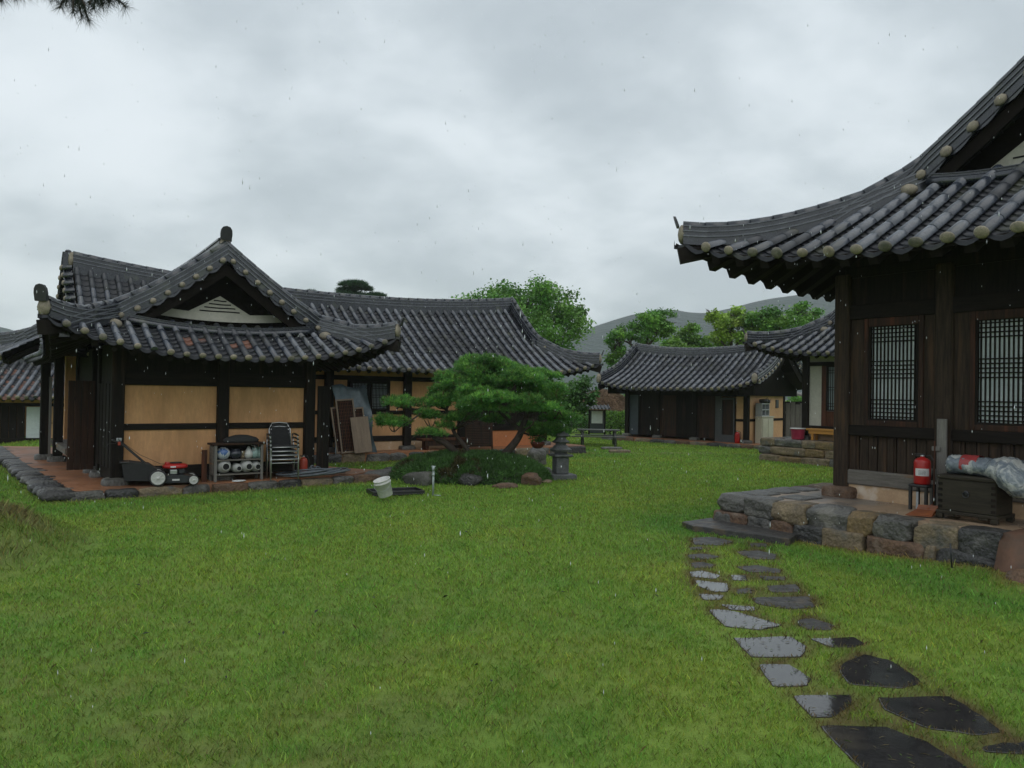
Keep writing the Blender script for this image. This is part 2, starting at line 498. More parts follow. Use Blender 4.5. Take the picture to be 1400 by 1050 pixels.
def np_mesh(name, verts, faces, mat, cols=None, parent=None, loc=None):
    """fast mesh from numpy arrays; faces (M,k); cols one RGB per vertex"""
    me = bpy.data.meshes.new(name)
    nv = len(verts); nf, k = faces.shape
    me.vertices.add(nv)
    me.vertices.foreach_set('co', np.ascontiguousarray(verts, np.float32).ravel())
    me.loops.add(nf * k)
    me.loops.foreach_set('vertex_index', np.ascontiguousarray(faces, np.int32).ravel())
    me.polygons.add(nf)
    me.polygons.foreach_set('loop_start', np.arange(0, nf * k, k, dtype=np.int32))
    me.update(calc_edges=True)
    if cols is not None:
        a = me.attributes.new('col', 'FLOAT_COLOR', 'POINT')
        c4 = np.ones((nv, 4), np.float32); c4[:, :3] = cols
        a.data.foreach_set('color', c4.ravel())
    me.materials.append(MATS[mat])
    o = bpy.data.objects.new(name, me)
    COL.objects.link(o)
    if parent is not None: o.parent = parent
    if loc is not None: o.location = loc
    return o


def thing(name, label, cat, loc=(0, 0, 0), rz=0.0, group=None):
    o = bpy.data.objects.new(name, None)
    o.empty_display_size = 0.2
    COL.objects.link(o)
    o.location = loc; o.rotation_euler.z = rz
    o['label'] = label; o['category'] = cat
    if group: o['group'] = group
    return o


def tag(o, label=None, cat=None, group=None, kind=None):
    if label: o['label'] = label
    if cat: o['category'] = cat
    if group: o['group'] = group
    if kind: o['kind'] = kind
    return o


def rock_mb(dims, seed, mat, boxy=3.0, sub=6, amp=0.10, mb=None, c=(0, 0, 0), rz=0.0):
    """a rounded, lumpy stone; dims full size"""
    mb = mb or MB()
    mb.mat(mat)
    off = Vector((seed * 7.13, seed * 3.7, seed * 1.9))
    fr = random.Random(int(seed * 31 + 5))
    facets = []
    for _ in range(9):
        fn = Vector((fr.uniform(-1, 1), fr.uniform(-1, 1), fr.uniform(-.7, 1)))
        if fn.length < .2: continue
        fn.normalize()
        sup = sum(abs(v) for v in fn) if boxy > 4 else 1.0 + .25 * (sum(abs(v) for v in fn) - 1)
        facets.append((fn, sup * fr.uniform(.70, .93)))
    idx = {}
    rot = Matrix.Rotation(rz, 3, 'Z')
    def vtx(p):
        k = (round(p[0] * 1000), round(p[1] * 1000), round(p[2] * 1000))
        if k in idx: return idx[k]
        q = Vector(p)
        nrm = (abs(q.x) ** boxy + abs(q.y) ** boxy + abs(q.z) ** boxy) ** (1 / boxy)
        q = q / nrm
        d = noise.noise(q * 1.3 + off) * amp * 1.6 + noise.noise(q * 3.1 + off) * amp * .7 + noise.noise(q * 7 + off) * amp * .3
        for fn, fd in facets:
            e = q.dot(fn) - fd
            if e > 0: q = q - fn * (e * .92)
        q = q * (1 + d * .7)
        q = Vector((q.x * dims[0] / 2, q.y * dims[1] / 2, q.z * dims[2] / 2))
        q = rot @ q + Vector(c)
        idx[k] = mb.vert(q)
        return idx[k]
    g = [(-1 + 2 * i / sub) for i in range(sub + 1)]
    for ax in range(3):
        for sg in (-1, 1):
            for i in range(sub):
                for j in range(sub):
                    cs = []
                    for a, b in ((i, j), (i + 1, j), (i + 1, j + 1), (i, j + 1)):
                        p = [0, 0, 0]
                        p[ax] = sg; p[(ax + 1) % 3] = g[a]; p[(ax + 2) % 3] = g[b]
                        cs.append(vtx(p))
                    mb.face(cs if sg > 0 else cs[::-1], True)
    return mb

# ------------------------------------------------------------------ tiled roofs
RIDGE_PROF = [(-.13, -.24), (-.13, .05), (-.155, .05), (-.155, .068), (-.125, .068), (-.125, .115), (-.145, .115), (-.145, .132),
              (-.115, .132), (-.115, .18), (-.135, .18), (-.135, .197), (-.07, .20),
              (.07, .20), (.135, .197), (.135, .18), (.115, .18), (.115, .132), (.145, .132), (.145, .115), (.125, .115), (.125, .068), (.155, .068), (.155, .05), (.13, .05), (.13, -.24)]


def resample(pts, step):
    pts = [Vector(p) for p in pts]
    cum = [0.0]
    for a, b in zip(pts, pts[1:]):
        cum.append(cum[-1] + (b - a).length)
    tot = cum[-1]
    n = max(1, round(tot / step))
    out = []
    j = 0
    for i in range(n + 1):
        d = tot * i / n
        while j < len(pts) - 2 and cum[j + 1] < d: j += 1
        f = (d - cum[j]) / max(1e-9, cum[j + 1] - cum[j])
        out.append(pts[j].lerp(pts[j + 1], min(1, max(0, f))))
    return out


def tile_row(mb, pts, lat, r=.075, step=.42, n=6, taper=.98, raise_=.012, mat='tile_tube'):
    """overlapping half-round cover tiles from the eave (first point) up"""
    mb.mat(mat)
    rowq = rng.uniform(-.12, .12)
    P = resample(pts, step)
    for i in range(len(P) - 1):
        a, b = P[i], P[i + 1]
        t = (b - a).normalized()
        nn = lat.cross(t)
        if nn.z < 0: nn = -nn
        nn.normalize()
        jt = rng.uniform(-.002, .002)
        jl = rng.uniform(-.004, .004)
        if mat == 'tile_tube':
            q = noise.noise(a * .55 + Vector((3.1, 7.7, 1.3))) * 1.0 + rowq + rng.uniform(-.14, .14) + .26 - .5 * i / max(1, len(P) - 1)
            mb.mat('tile_tube_light' if q > .30 else 'tile_tube_dark' if q < -.18 else 'tile_tube')
        s = len(mb.v)
        for p, rr, up in ((a, r, raise_ + .002), (b + t * .02, r * taper, raise_)):
            for k in range(n + 1):
                th = math.pi * k / n
                mb.vert(p + lat * (rr * math.cos(th) + jl) + nn * (rr * math.sin(th) * 1.05 + up + jt))
        for k in range(n):
            mb.face((s + k, s + k + 1, s + n + 2 + k, s + n + 1 + k), True)
        mb.face([s + k for k in range(n, -1, -1)])


def make_ridge(roof, name, pts, ht=1.0, wd=1.0, fin0=None, fin1=None, rt=.085, layers=True):
    """a ridge of stacked flat tiles with a cover row on top and lime plugs / end tiles"""
    mb = MB().mat('tile_ridge')
    prof = [(a * wd, q * ht if q > 0 else (q if name == 'roof_ridge' else -.06)) for a, q in RIDGE_PROF]
    mb.sweep(resample(pts, .35), prof, alt=('tile_edge_sheen', (2, 6, 10, 14, 18, 22), 'tile_ridge'))
    topz = .20 * ht
    P = resample(pts, .34)
    # cover tiles along the top
    for i in range(len(P) - 1):
        a, b = P[i], P[i + 1]
        t = (b - a).normalized()
        h = Vector((t.x, t.y, 0)).normalized()
        l = Vector((h.y, -h.x, 0))
        nn = l.cross(t)
        if nn.z < 0: nn = -nn
        mb.mat('tile_ridge')
        s = len(mb.v)
        for p, rr in ((a, rt), (b + t * .02, rt * .92)):
            for k in range(7):
                th = math.pi * k / 6
                mb.vert(p + l * (rr * math.cos(th)) + nn * (rr * math.sin(th)) + Vector((0, 0, topz)))
        for k in range(6):
            mb.face((s + k, s + k + 1, s + 8 + k, s + 7 + k), True)
        mb.face([s + k for k in range(6, -1, -1)])
        mb.face([s + 7 + k for k in range(7)])
    for fin, end, nxt in ((fin0, P[0], P[1]), (fin1, P[-1], P[-2])):
        if not fin: continue
        t = (end - nxt); h = Vector((t.x, t.y, 0)).normalized(); l = Vector((h.y, -h.x, 0)); z = Vector((0, 0, 1))
        mb.mat('mortar')
        if fin in ('tip', 'tall'):
            mb.ellip(end + z * (.09 * ht) + h * .01, l, z, h, .135 * wd, .13 * ht, .07)
        else:
            mb.ellip(end + z * (.10 * ht) + h * .02, l, z, h, .13 * wd, .15 * ht, .08)
        if fin == 'tip':
            # upturned end tile, a thin curved blade
            mb.mat('tile_black')
            for sgn in (1,):
                prf = [(-.10, -.02), (.10, -.02), (.085, .08), (.04, .14), (0, .16), (-.04, .14), (-.085, .08)]
                A = [end + h * (.10 + .0) + l * a * .9 + z * (topz * 1.0 + q) + h * (q * .35) for a, q in prf]
                B = [p - h * .035 for p in A]
                mb.poly(A); mb.poly(B[::-1])
                for i in range(len(A)):
                    j = (i + 1) % len(A)
                    mb.poly([A[i], B[i], B[j], A[j]])
        elif fin == 'tall':
            mb.mat('tile_black')
            prf = [(-.105, -.04), (.105, -.04), (.115, .08), (.105, .16), (.07, .215), (0, .235), (-.07, .215), (-.105, .16), (-.115, .08)]
            A = [end + h * .10 + l * a + z * (topz + q) + h * (q * .12) for a, q in prf]
            B = [p - h * .05 for p in A]
            mb.poly(A); mb.poly(B[::-1])
            for i in range(len(A)):
                j = (i + 1) % len(A)
                mb.poly([A[i], B[i], B[j], A[j]])
    return mb.build(name, roof)


RAFTER_ME = {}


def rafter_mesh(kind):
    if kind not in RAFTER_ME:
        mb = MB().mat('wood_beam')
        if kind == 'round':
            mb.tube([(0, 0, 0), (1, 0, 0)], 1.0, n=8)
        else:
            mb.box(0, 1, -1, 1, -1, 1)
        o = mb.build('rafter_source')
        RAFTER_ME[kind] = o.data
        bpy.data.objects.remove(o)
    return RAFTER_ME[kind]


def beam_between(roof, name, a, b, hw, hh, kind='square'):
    o = bpy.data.objects.new(name, rafter_mesh(kind))
    COL.objects.link(o)
    o.parent = roof
    a = Vector(a); b = Vector(b)
    x = (b - a); L = x.length; x.normalize()
    y = Vector((0, 0, 1)).cross(x).normalized()
    z = x.cross(y)
    M = Matrix((x * L, y * hw, z * hh)).transposed().to_4x4()
    M.translation = a
    o.matrix_local = M
    return o


class Roof:
    def __init__(s, house, loc, rz, x0, x1, Ly, h, ze, k1, k2, zl=.5, fl=.3, Rl=3.0, ends=('hip', 'hip'), sag=.35,
                 tube='tile_tube', trough='tile_trough', pitch=.30, r=.075):
        s.__dict__.update(locals())
        s.gx0 = x0 + (h if ends[0] == 'hip' else 0)
        s.gx1 = x1 - (h if ends[1] == 'hip' else 0)
        s.root = None
        s.clip = {}
        s.skip = set()

    def lift(s, c):
        return max(0.0, 1 - max(0, c) / s.Rl) ** 2

    def cx(s, x):
        c = 1e9
        if s.ends[0] != 'none': c = min(c, x - s.x0)
        if s.ends[1] != 'none': c = min(c, s.x1 - x)
        return c

    def z(s, d, c, x=None):
        zz = s.ze + s.k1 * d + s.k2 * d * d + s.zl * s.lift(c) * max(0.0, 1 - max(0, d) / (s.Ly * .55))
        if x is not None:
            m = (s.gx0 + s.gx1) / 2; w = (s.gx1 - s.gx0) / 2
            if s.ends[0] == 'none': m, w = s.gx1 - 6, 6
            if s.ends[1] == 'none': m, w = s.gx0 + 6, 6
            q = min(1.0, abs(x - m) / max(w, .1))
            if (x < m and s.ends[0] == 'none') or (x > m and s.ends[1] == 'none'): q = 0
            zz += s.sag * (q ** 2.2) * (max(0, d) / s.Ly) ** 2
        return zz

    def dmin(s, c):
        return s.fl * (1 - s.lift(c))

    # sides 0:+y 1:-y 2:+x 3:-x ; a along the eave, d inward distance
    def P(s, side, a, d):
        if side < 2:
            c = s.cx(a); y = (s.Ly - d) * (1 if side == 0 else -1)
            return Vector((a, y, s.z(d, c, a)))
        c = s.Ly - abs(a)
        x = s.x1 - d if side == 2 else s.x0 + d
        return Vector((x, a, s.z(d, c, None)))

    def dtop(s, side, a):
        if side < 2:
            if s.gx0 <= a <= s.gx1: return s.Ly
            return min(s.cx(a), s.Ly)
        return min(s.h, s.Ly - abs(a)) if s.Ly - abs(a) >= s.h else s.Ly - abs(a)

    def dmn(s, side, a):
        return s.dmin(s.cx(a) if side < 2 else s.Ly - abs(a))

    def lat(s, side):
        return Vector((1, 0, 0)) if side < 2 else Vector((0, 1, 0))

    def out(s, side):
        return [Vector((0, 1, 0)), Vector((0, -1, 0)), Vector((1, 0, 0)), Vector((-1, 0, 0))][side]

    def rows(s, side):
        if (side, 'r') in s.clip:
            lo, hi = s.clip[(side, 'r')]
            n = round((hi - lo) / s.pitch); p = (hi - lo) / n
            return [lo + p * (i + .5) for i in range(n)], p
        lo, hi = (s.x0, s.x1) if side < 2 else (-s.Ly, s.Ly)
        n = round((hi - lo) / s.pitch)
        p = (hi - lo) / n
        return [lo + p * (i + .5) for i in range(n)], p

    def build(s, sides=(0, 1, 2, 3), detail=(0, 1, 2, 3), name='tile_roof', rust=None):
        mb = MB()
        for side in sides:
            if side == 2 and s.ends[1] != 'hip': continue
            if side == 3 and s.ends[0] != 'hip': continue
            rows, p = s.rows(side)
            lat = s.lat(side)
            out = s.out(side)
            # cover rows
            for a in rows:
                d0 = s.dmn(side, a) - .02; d1 = s.dtop(side, a)
                if d1 - d0 < .22: continue
                pts = [s.P(side, a, d0 + (d1 - d0) * i / 14) for i in range(15)]
                tile_row(mb, pts, lat, s.r, mat=s.tube)
                if side in detail:
                    t = (pts[0] - pts[1]).normalized()
                    nn = lat.cross(t); nn = nn if nn.z > 0 else -nn
                    if rng.random() < .04: continue
                    mb.mat('mortar' if rng.random() < .65 else 'mortar_old')
                    mb.ellip(pts[0] + nn * s.r * .45 + t * .005 + lat * rng.uniform(-.006, .006), lat, nn, t, s.r * rng.uniform(.98, 1.16), s.r * rng.uniform(.80, 1.02), rng.uniform(.022, .034), 12, 6)
            # troughs between the cover rows
            step = .15 if side in detail else .3
            edges = [rows[0] - p] + rows
            for a0 in edges:
                ts = [a0 + p * f for f in (0.0, .3, .5, .7, 1.0)]
                lo, hi = (s.x0, s.x1) if side < 2 else (-s.Ly, s.Ly)
                ts = [min(hi, max(lo, t)) for t in ts]
                if ts[-1] - ts[0] < .05: continue
                dp = s.r * .95
                prof = (0.0, -dp * .78, -dp, -dp * .78, 0.0)
                dm = [s.dmn(side, t) + .02 for t in ts]
                dt = [max(s.dtop(side, t), m) for t, m in zip(ts, dm)]
                dmax = max(dt)
                if dmax - min(dm) < .1: continue
                nst = max(1, int((dmax - min(dm)) / step))
                for i in range(nst):
                    mb.mat(s.trough)
                    if rust and side == rust[0] and rust[1] < a0 < rust[2] and rust[3] < i * step < rust[4] and rng.random() < .45:
                        mb.mat('tile_rust')
                    jt = rng.uniform(-.004, .006)
                    r0 = []; r1 = []; rb = []
                    for t, q, m, e in zip(ts, prof, dm, dt):
                        d0 = min(e, m + i * step); d1 = min(e, m + (i + 1) * step)
                        A = s.P(side, t, d0); B = s.P(side, t, d1)
                        r0.append(A + Vector((0, 0, q + .026 + jt))); r1.append(B + Vector((0, 0, q + .004)))
                        rb.append(A + Vector((0, 0, q + .000)) if i else A + Vector((0, 0, q * 1.15 - .022)) + out * .012)
                    b = len(mb.v)
                    for L in (r0, r1, rb):
                        for v in L: mb.vert(v)
                    for k in range(4):
                        mb.face((b + k, b + k + 1, b + 6 + k, b + 5 + k), True)
                        mb.face((b + 10 + k, b + 11 + k, b + k + 1, b + k))
        o = mb.build(name, s.house, s.loc, s.rz)
        s.root = o
        return o

    def underside(s, sides=(0, 1, 2, 3), depth=1.7, drop=.10):
        """boarding under the tiles, with the curved eave board"""
        mb = MB().mat('wood_beam')
        for side in sides:
            if side == 2 and s.ends[1] != 'hip': continue
            if side == 3 and s.ends[0] != 'hip': continue
            lo, hi = (s.x0, s.x1) if side < 2 else (-s.Ly, s.Ly)
            lo, hi = s.clip.get((side, 'r'), (lo, hi))
            n = max(8, int((hi - lo) / .35))
            R0 = None
            for i in range(n + 1):
                a = lo + (hi - lo) * i / n
                d0 = s.dmn(side, a) + .05; d1 = max(d0, min(depth, s.dtop(side, a) if side < 2 else min(s.dtop(side, a), s.Ly - abs(a))))
                ring = []
                for f in (0, 0, .34, .67, 1):
                    v = s.P(side, a, d0 + (d1 - d0) * f)
                    ring.append(v - Vector((0, 0, drop)))
                ring[0] = ring[0] + Vector((0, 0, drop - .035))
                b = len(mb.v)
                for v in ring: mb.vert(v)
                if R0 is not None:
                    for k in range(4):
                        mb.face((R0 + k, b + k, b + k + 1, R0 + k + 1))
                R0 = b
        return mb.build('eave_board', s.root)

    def rafters(s, side, every=.3, depth=1.6, inset=.12, rad=.055, drop=.165, kind='round', lo=None, hi=None):
        l0, h0 = (s.x0, s.x1) if side < 2 else (-s.Ly, s.Ly)
        lo = l0 + .25 if lo is None else lo
        hi = h0 - .25 if hi is None else hi
        n = max(1, int((hi - lo) / every))
        for i in range(n + 1):
            a = lo + (hi - lo) * i / n
            d0 = s.dmn(side, a) + inset
            d1 = min(depth, s.dtop(side, a) * .95)
            if side >= 2: d1 = min(d1, (s.Ly - abs(a)) * .95)
            if d1 - d0 < .12: continue
            A = s.P(side, a, d0) - Vector((0, 0, drop)); B = s.P(side, a, d1) - Vector((0, 0, drop))
            beam_between(s.root, 'rafter', A, B, rad, rad, kind)

    def corner_beam(s, ex, ey, length=2.2, drop=.22):
        """hip rafter under a corner"""
        x = s.x1 if ex > 0 else s.x0
        def q(d): return Vector((x - ex * d, ey * (s.Ly - d), s.z(d, d) - drop))
        beam_between(s.root, 'corner_rafter', q(.06), q(length), .085, .12)

    def ridges(s, ht=1.0, mh=1.25, main='tall', tips=('tip', 'tip', 'tip', 'tip'), rake='lump', sides=(1, 1)):
        xs = [s.gx0 + (s.gx1 - s.gx0) * i / 24 for i in range(25)]
        zz = [Vector((x, 0, s.z(s.Ly, s.cx(x), x) + .02)) for x in xs]
        make_ridge(s.root, 'roof_ridge', zz, ht * mh, 1.0, main if s.ends[0] != 'none' else None, main if s.ends[1] != 'none' else None)
        q = 0
        for e, end in ((0, s.ends[0]), (1, s.ends[1])):
            if end == 'none' or not sides[e]: continue
            gx = s.gx0 if e == 0 else s.gx1
            xe = s.x0 if e == 0 else s.x1
            sg = -1 if e == 0 else 1
            for sy in (-1, 1):
                if (e, sy) in s.skip: continue
                side = 0 if sy > 0 else 1
                d_lo = s.h if end == 'hip' else .12
                dl = d_lo - (.34 if end == 'hip' else .05)
                pts = [s.P(side, gx, dl + (s.Ly - dl) * i / 12) for i in range(13)]
                pts = [p + Vector((sg * .10, 0, .02)) for p in pts]
                if end == 'hip':
                    hp = [Vector((xe - sg * d, sy * (s.Ly - d), s.z(d, d) + up)) for d, up in ((s.h - 1.05, -.20), (s.h - .74, -.05), (s.h - .46, .03))]
                    pts = hp + pts[1:]
                make_ridge(s.root, 'gable_ridge', pts, ht * 1.45, .95, None if end == 'hip' else rake, None, rt=.08)
                if end == 'hip':
                    lm = MB().mat('mortar')
                    cc_ = s.P(side, gx + sg * .10, s.h - .30) + Vector((sg * .16, 0, .10))
                    lm.ellip(cc_, Vector((1, 0, 0)), Vector((0, 0, 1)), Vector((0, 1, 0)), .12, .15, .15, 10, 7)
                    lm.ellip(cc_ + Vector((sg * .08, -sy * .1, -.12)), Vector((1, 0, 0)), Vector((0, 0, 1)), Vector((0, 1, 0)), .10, .10, .16, 10, 7)
                    lm.build('mortar_lump', s.root)
                    pts = []
                    for i in range(11):
                        d = .10 + (s.h - .10) * i / 10
                        v = Vector((xe - sg * d, sy * (s.Ly - d), s.z(d, d)))
                        pts.append(v + Vector((0, 0, .02)))
                    make_ridge(s.root, 'hip_ridge', pts, ht * 1.2, .9, tips[q], None, rt=.08)
                q += 1

    def gable(s, e, over=.24, board=.24, mat='wood_black', white=None, dwall=.32):
        """rake tiles with lime plugs, barge boards and the gable wall"""
        end = s.ends[e]
        gx = s.gx0 if e == 0 else s.gx1
        sg = -1 if e == 0 else 1
        out = Vector((sg, 0, 0))
        mb = MB()
        d_lo = (s.h - .05) if end == 'hip' else .15
        for sy in (-1, 1):
            side = 0 if sy > 0 else 1
            pts = [s.P(side, gx, d_lo + (s.Ly - .1 - d_lo) * i / 16) for i in range(17)]
            Q = resample(pts, max(.31, s.pitch * 1.06))
            for i in range(len(Q)):
                p = Q[i]
                t = (Q[min(i + 1, len(Q) - 1)] - Q[max(i - 1, 0)]).normalized()
                A = p + out * over + Vector((0, 0, .0)); B = p + out * .04 + Vector((0, 0, .04))
                tile_row(mb, [A, B], t, s.r * .95, step=.34, mat='tile_ridge')
                mb.mat('mortar')
                nn = Vector((0, 0, 1))
                mb.ellip(A + nn * .035 + out * .005, t, out.cross(t), out, s.r * rng.uniform(.95, 1.1), s.r * rng.uniform(.88, 1.0), .04)
                if i < len(Q) - 1:
                    mb.mat('tile_ridge')
                    q = Q[i + 1]
                    b = len(mb.v)
                    for x in (over - .03, .02):
                        for f, dz in ((0, -.01), (.3, -.045), (.5, -.055), (.7, -.045), (1, -.01)):
                            mb.vert(p.lerp(q, f) + out * x + Vector((0, 0, dz)))
                    for f, dz in ((0, -.05), (.3, -.10), (.5, -.115), (.7, -.10), (1, -.05)):
                        mb.vert(p.lerp(q, f) + out * (over - .025) + Vector((0, 0, dz)))
                    for k in range(4):
                        mb.face((b + k, b + k + 1, b + 6 + k, b + 5 + k), True)
                        mb.face((b + 10 + k, b + 11 + k, b + k + 1, b + k))
        mb.build('rake_tile', s.root)
        mb = MB().mat('wood_black')
        for sy in (-1, 1):
            side = 0 if sy > 0 else 1
            pts = [s.P(side, gx, d_lo - .1 + (s.Ly - d_lo + .1) * i / 12) for i in range(13)]
            b = len(mb.v)
            for p in pts:
                for x, dz in ((over - .10, -.08), (over - .10, -.08 - board), (over - .15, -.08 - board), (over - .15, -.08)):
                    mb.vert(p + out * x + Vector((0, 0, dz)))
            for i in range(12):
                for k in range(4):
                    j = (k + 1) % 4
                    mb.face((b + i * 4 + k, b + i * 4 + j, b + i * 4 + 4 + j, b + i * 4 + 4 + k))
            mb.face((b, b + 1, b + 2, b + 3)); mb.face((b + 48, b + 49, b + 50, b + 51))
            # soffit of the verge
            b = len(mb.v)
            for p in pts:
                mb.vert(p + out * (over - .08) + Vector((0, 0, -.09))); mb.vert(p - out * (dwall + .1) + Vector((0, 0, -.09)))
            for i in range(12):
                mb.face((b + i * 2, b + i * 2 + 1, b + i * 2 + 3, b + i * 2 + 2))
        mb.build('barge_board', s.root)
        # gable wall
        mb = MB().mat(mat)
        x = gx - sg * dwall
        zb = s.z(d_lo, 9) - .25
        pts = [s.P(0, gx, d_lo + (s.Ly - d_lo) * i / 8) for i in range(9)]
        poly = [Vector((x, p.y, p.z - .07)) for p in pts] + [Vector((x, -p.y, p.z - .07)) for p in pts[::-1][1:]]
        base = [Vector((x, poly[-1].y, zb)), Vector((x, poly[0].y, zb))]
        A = poly + base
        mb.poly(A)
        B = [v - out * .06 for v in A]
        mb.poly(B[::-1])
        mb.build('gable_wall', s.root)
        if white:
            w, hgt, zz0 = white      # half width, height, base z
            mb = MB().mat('plaster_white')
            xo = x + sg * .03
            yb = s.Ly - s.h + .05
            # lime strip along the foot of the gable and the triangle
            n = 12
            for i in range(n):
                y0 = -yb + 2 * yb * i / n; y1 = -yb + 2 * yb * (i + 1) / n
                l0 = .16 * (y0 / yb) ** 2; l1 = .16 * (y1 / yb) ** 2
                mb.poly([(xo + sg * .06, y0, zz0 - .10 + l0), (xo + sg * .06, y1, zz0 - .10 + l1), (xo + sg * .06, y1, zz0 + .06 + l1), (xo + sg * .06, y0, zz0 + .06 + l0)])
                mb.poly([(xo + sg * .06, y0, zz0 + .06 + l0), (xo + sg * .06, y1, zz0 + .06 + l1), (xo, y1, zz0 + .06 + l1), (xo, y0, zz0 + .06 + l0)])
            a = [(xo + sg * .02, -w, zz0 + .05), (xo + sg * .02, w, zz0 + .05), (xo + sg * .02, 0, zz0 + .05 + hgt)]
            mb.poly(a)
            bq = [(p[0] - sg * .03, p[1], p[2]) for p in a]
            for i in range(3):
                j = (i + 1) % 3
                mb.poly([a[i], bq[i], bq[j], a[j]])
            mb.mat('hole_black')
            for i in range(4):
                f = .16 + .19 * i
                ww = w * (1 - f) * .72
                zc = zz0 + .05 + hgt * f
                pts = [Vector((xo + sg * .024, -ww + 2 * ww * k / 8, zc + .004 * math.sin(k * .8 + i))) for k in range(9)]
                for p, q in zip(pts, pts[1:]):
                    mb.poly([p - Vector((0, 0, .012)), q - Vector((0, 0, .012)), q + Vector((0, 0, .014)), p + Vector((0, 0, .014))])
            mb.build('gable_plaster', s.root)

    def eave_ridge(s, e):
        """low cover row where the end slope meets the gable"""
        gx = s.gx0 if e == 0 else s.gx1
        sg = -1 if e == 0 else 1
        yb = s.Ly - s.h - .05
        xe = s.x0 if e == 0 else s.x1
        pts = [Vector((gx + sg * .10, -yb + 2 * yb * i / 12, s.z(s.h - .10, 9) - .02 + .14 * (abs(i - 6) / 6) ** 2)) for i in range(13)]
        mb = MB()
        mb.mat('tile_ridge')
        mb.sweep(pts, [(-.10, -.06), (-.10, .05), (-.12, .05), (-.12, .065), (.12, .065), (.12, .05), (.10, .05), (.10, -.06)])
        P2 = [p + Vector((sg * .12, 0, -.06)) for p in pts]
        mb.tube(P2, .07, 8)
        mb.build('gable_foot_ridge', s.root)

# ================================================================== HOUSES
def part(house, name, mat, fn, label=None, loc=None, rz=0.0):
    mb = MB().mat(mat)
    fn(mb)
    o = mb.build(name, house, loc, rz)
    if label: o['label'] = label
    return o


def boxp(house, name, mat, x0, x1, y0, y1, z0, z1, ch=.012, label=None):
    return part(house, name, mat, lambda m: m.box(x0, x1, y0, y1, z0, z1, ch), label)


def lattice(parent, name, M, w, h, nv, groups, bar=.012, paper='paper', fmat='wood_dark', frame=.05, deep=.03):
    """paper window with a wooden lattice; M maps (along, out, up) with origin at lower left; groups: heights of cross bars"""
    mb = MB()
    mb.mat(paper)
    mb.box(0, w, -.012, -.004, 0, h, M=M)
    mb.mat(fmat)
    for i in range(nv):
        x = w * (i + .5) / nv
        mb.box(x - bar / 2, x + bar / 2, 0, deep * .75, 0, h, M=M)
    for g in groups:
        mb.box(0, w, .002, deep * .62, g - bar / 2, g + bar / 2, M=M)
    f = frame
    mb.box(-f, 0, -.02, deep + .01, -f, h + f, M=M); mb.box(w, w + f, -.02, deep + .01, -f, h + f, M=M)
    mb.box(0, w, -.02, deep + .008, -f, 0, M=M); mb.box(0, w, -.02, deep + .008, h, h + f, M=M)
    return mb.build(name, parent)


def face_M(o, along, out):
    a = Vector(along).normalized(); b = Vector(out).normalized()
    M = Matrix((a, b, Vector((0, 0, 1)))).transposed().to_4x4()
    M.translation = Vector(o)
    return M


def stone_row(parent, pts, widths, z0, z1, depth, mats, seed, along, inward, origin, name='foundation_stone', boxy=5.0, vary=.03, amp=.075):
    """stones set side by side along a line; widths: list of (start, end) distances"""
    along = Vector(along).normalized(); inward = Vector(inward).normalized()
    for i, (a, b) in enumerate(widths):
        mb = MB()
        m = mats[(i * 7 + seed) % len(mats)] if not isinstance(mats[0], tuple) else mats[0][i]
        w = abs(b - a) * 1.03; hh = (z1 - z0) * rng.uniform(.98, 1.06)
        c = Vector(origin) + along * ((a + b) / 2) + inward * (depth / 2 + rng.uniform(-vary, vary)) + Vector((0, 0, (z0 + z1) / 2))
        rz = math.atan2(along.y, along.x)
        rock_mb((w, depth, hh), seed * 13 + i, m, boxy=boxy, amp=amp, mb=mb, sub=12, rz=rz + rng.uniform(-.03, .03))
        o = mb.build(name, parent, c)


# ------------------------------------------------------------------ L-shaped house (wing A towards us, hall B across)
LH0 = U * 2.45 + V * 15.9
LH = thing('tiled_house', 'L-shaped tiled house whose ochre plaster gable wing stands behind the red mower', 'house', LH0, ANG)
LH.rotation_euler.z = ANG
def lh(x, y, z=0.0):
    return LH0 + U * x + V * y + Vector((0, 0, z))

ZF = .17
# terraces
def terr(m):
    pl = [(-.72, -.62), (1.3, -.60), (3.2, -.52), (4.7, -.30), (5.5, .3), (5.0, 1.1), (4.3, 3.0), (4.4, 4.6), (2, 9), (-1.25, 11.5), (-1.05, 5), (-.85, 1.5)]
    top = [(x, y, ZF) for x, y in pl]
    m.poly(top)
    for i in range(len(pl)):
        a = pl[i]; b = pl[(i + 1) % len(pl)]
        m.poly([(a[0], a[1], -.5), (b[0], b[1], -.5), (b[0], b[1], ZF), (a[0], a[1], ZF)])
part(LH, 'terrace', 'soil_terrace', terr)
def terr2(m):
    pl = [(4.42, 3.95), (8, 3.85), (12, 3.75), (14.9, 3.7), (15.0, 9.0), (4.42, 9.0)]
    z = .26
    m.poly([(x, y, z) for x, y in pl])
    for i in range(len(pl)):
        a = pl[i]; b = pl[(i + 1) % len(pl)]
        m.poly([(a[0], a[1], -.5), (b[0], b[1], -.5), (b[0], b[1], z), (a[0], a[1], z)])
part(LH, 'terrace', 'soil_terrace', terr2)
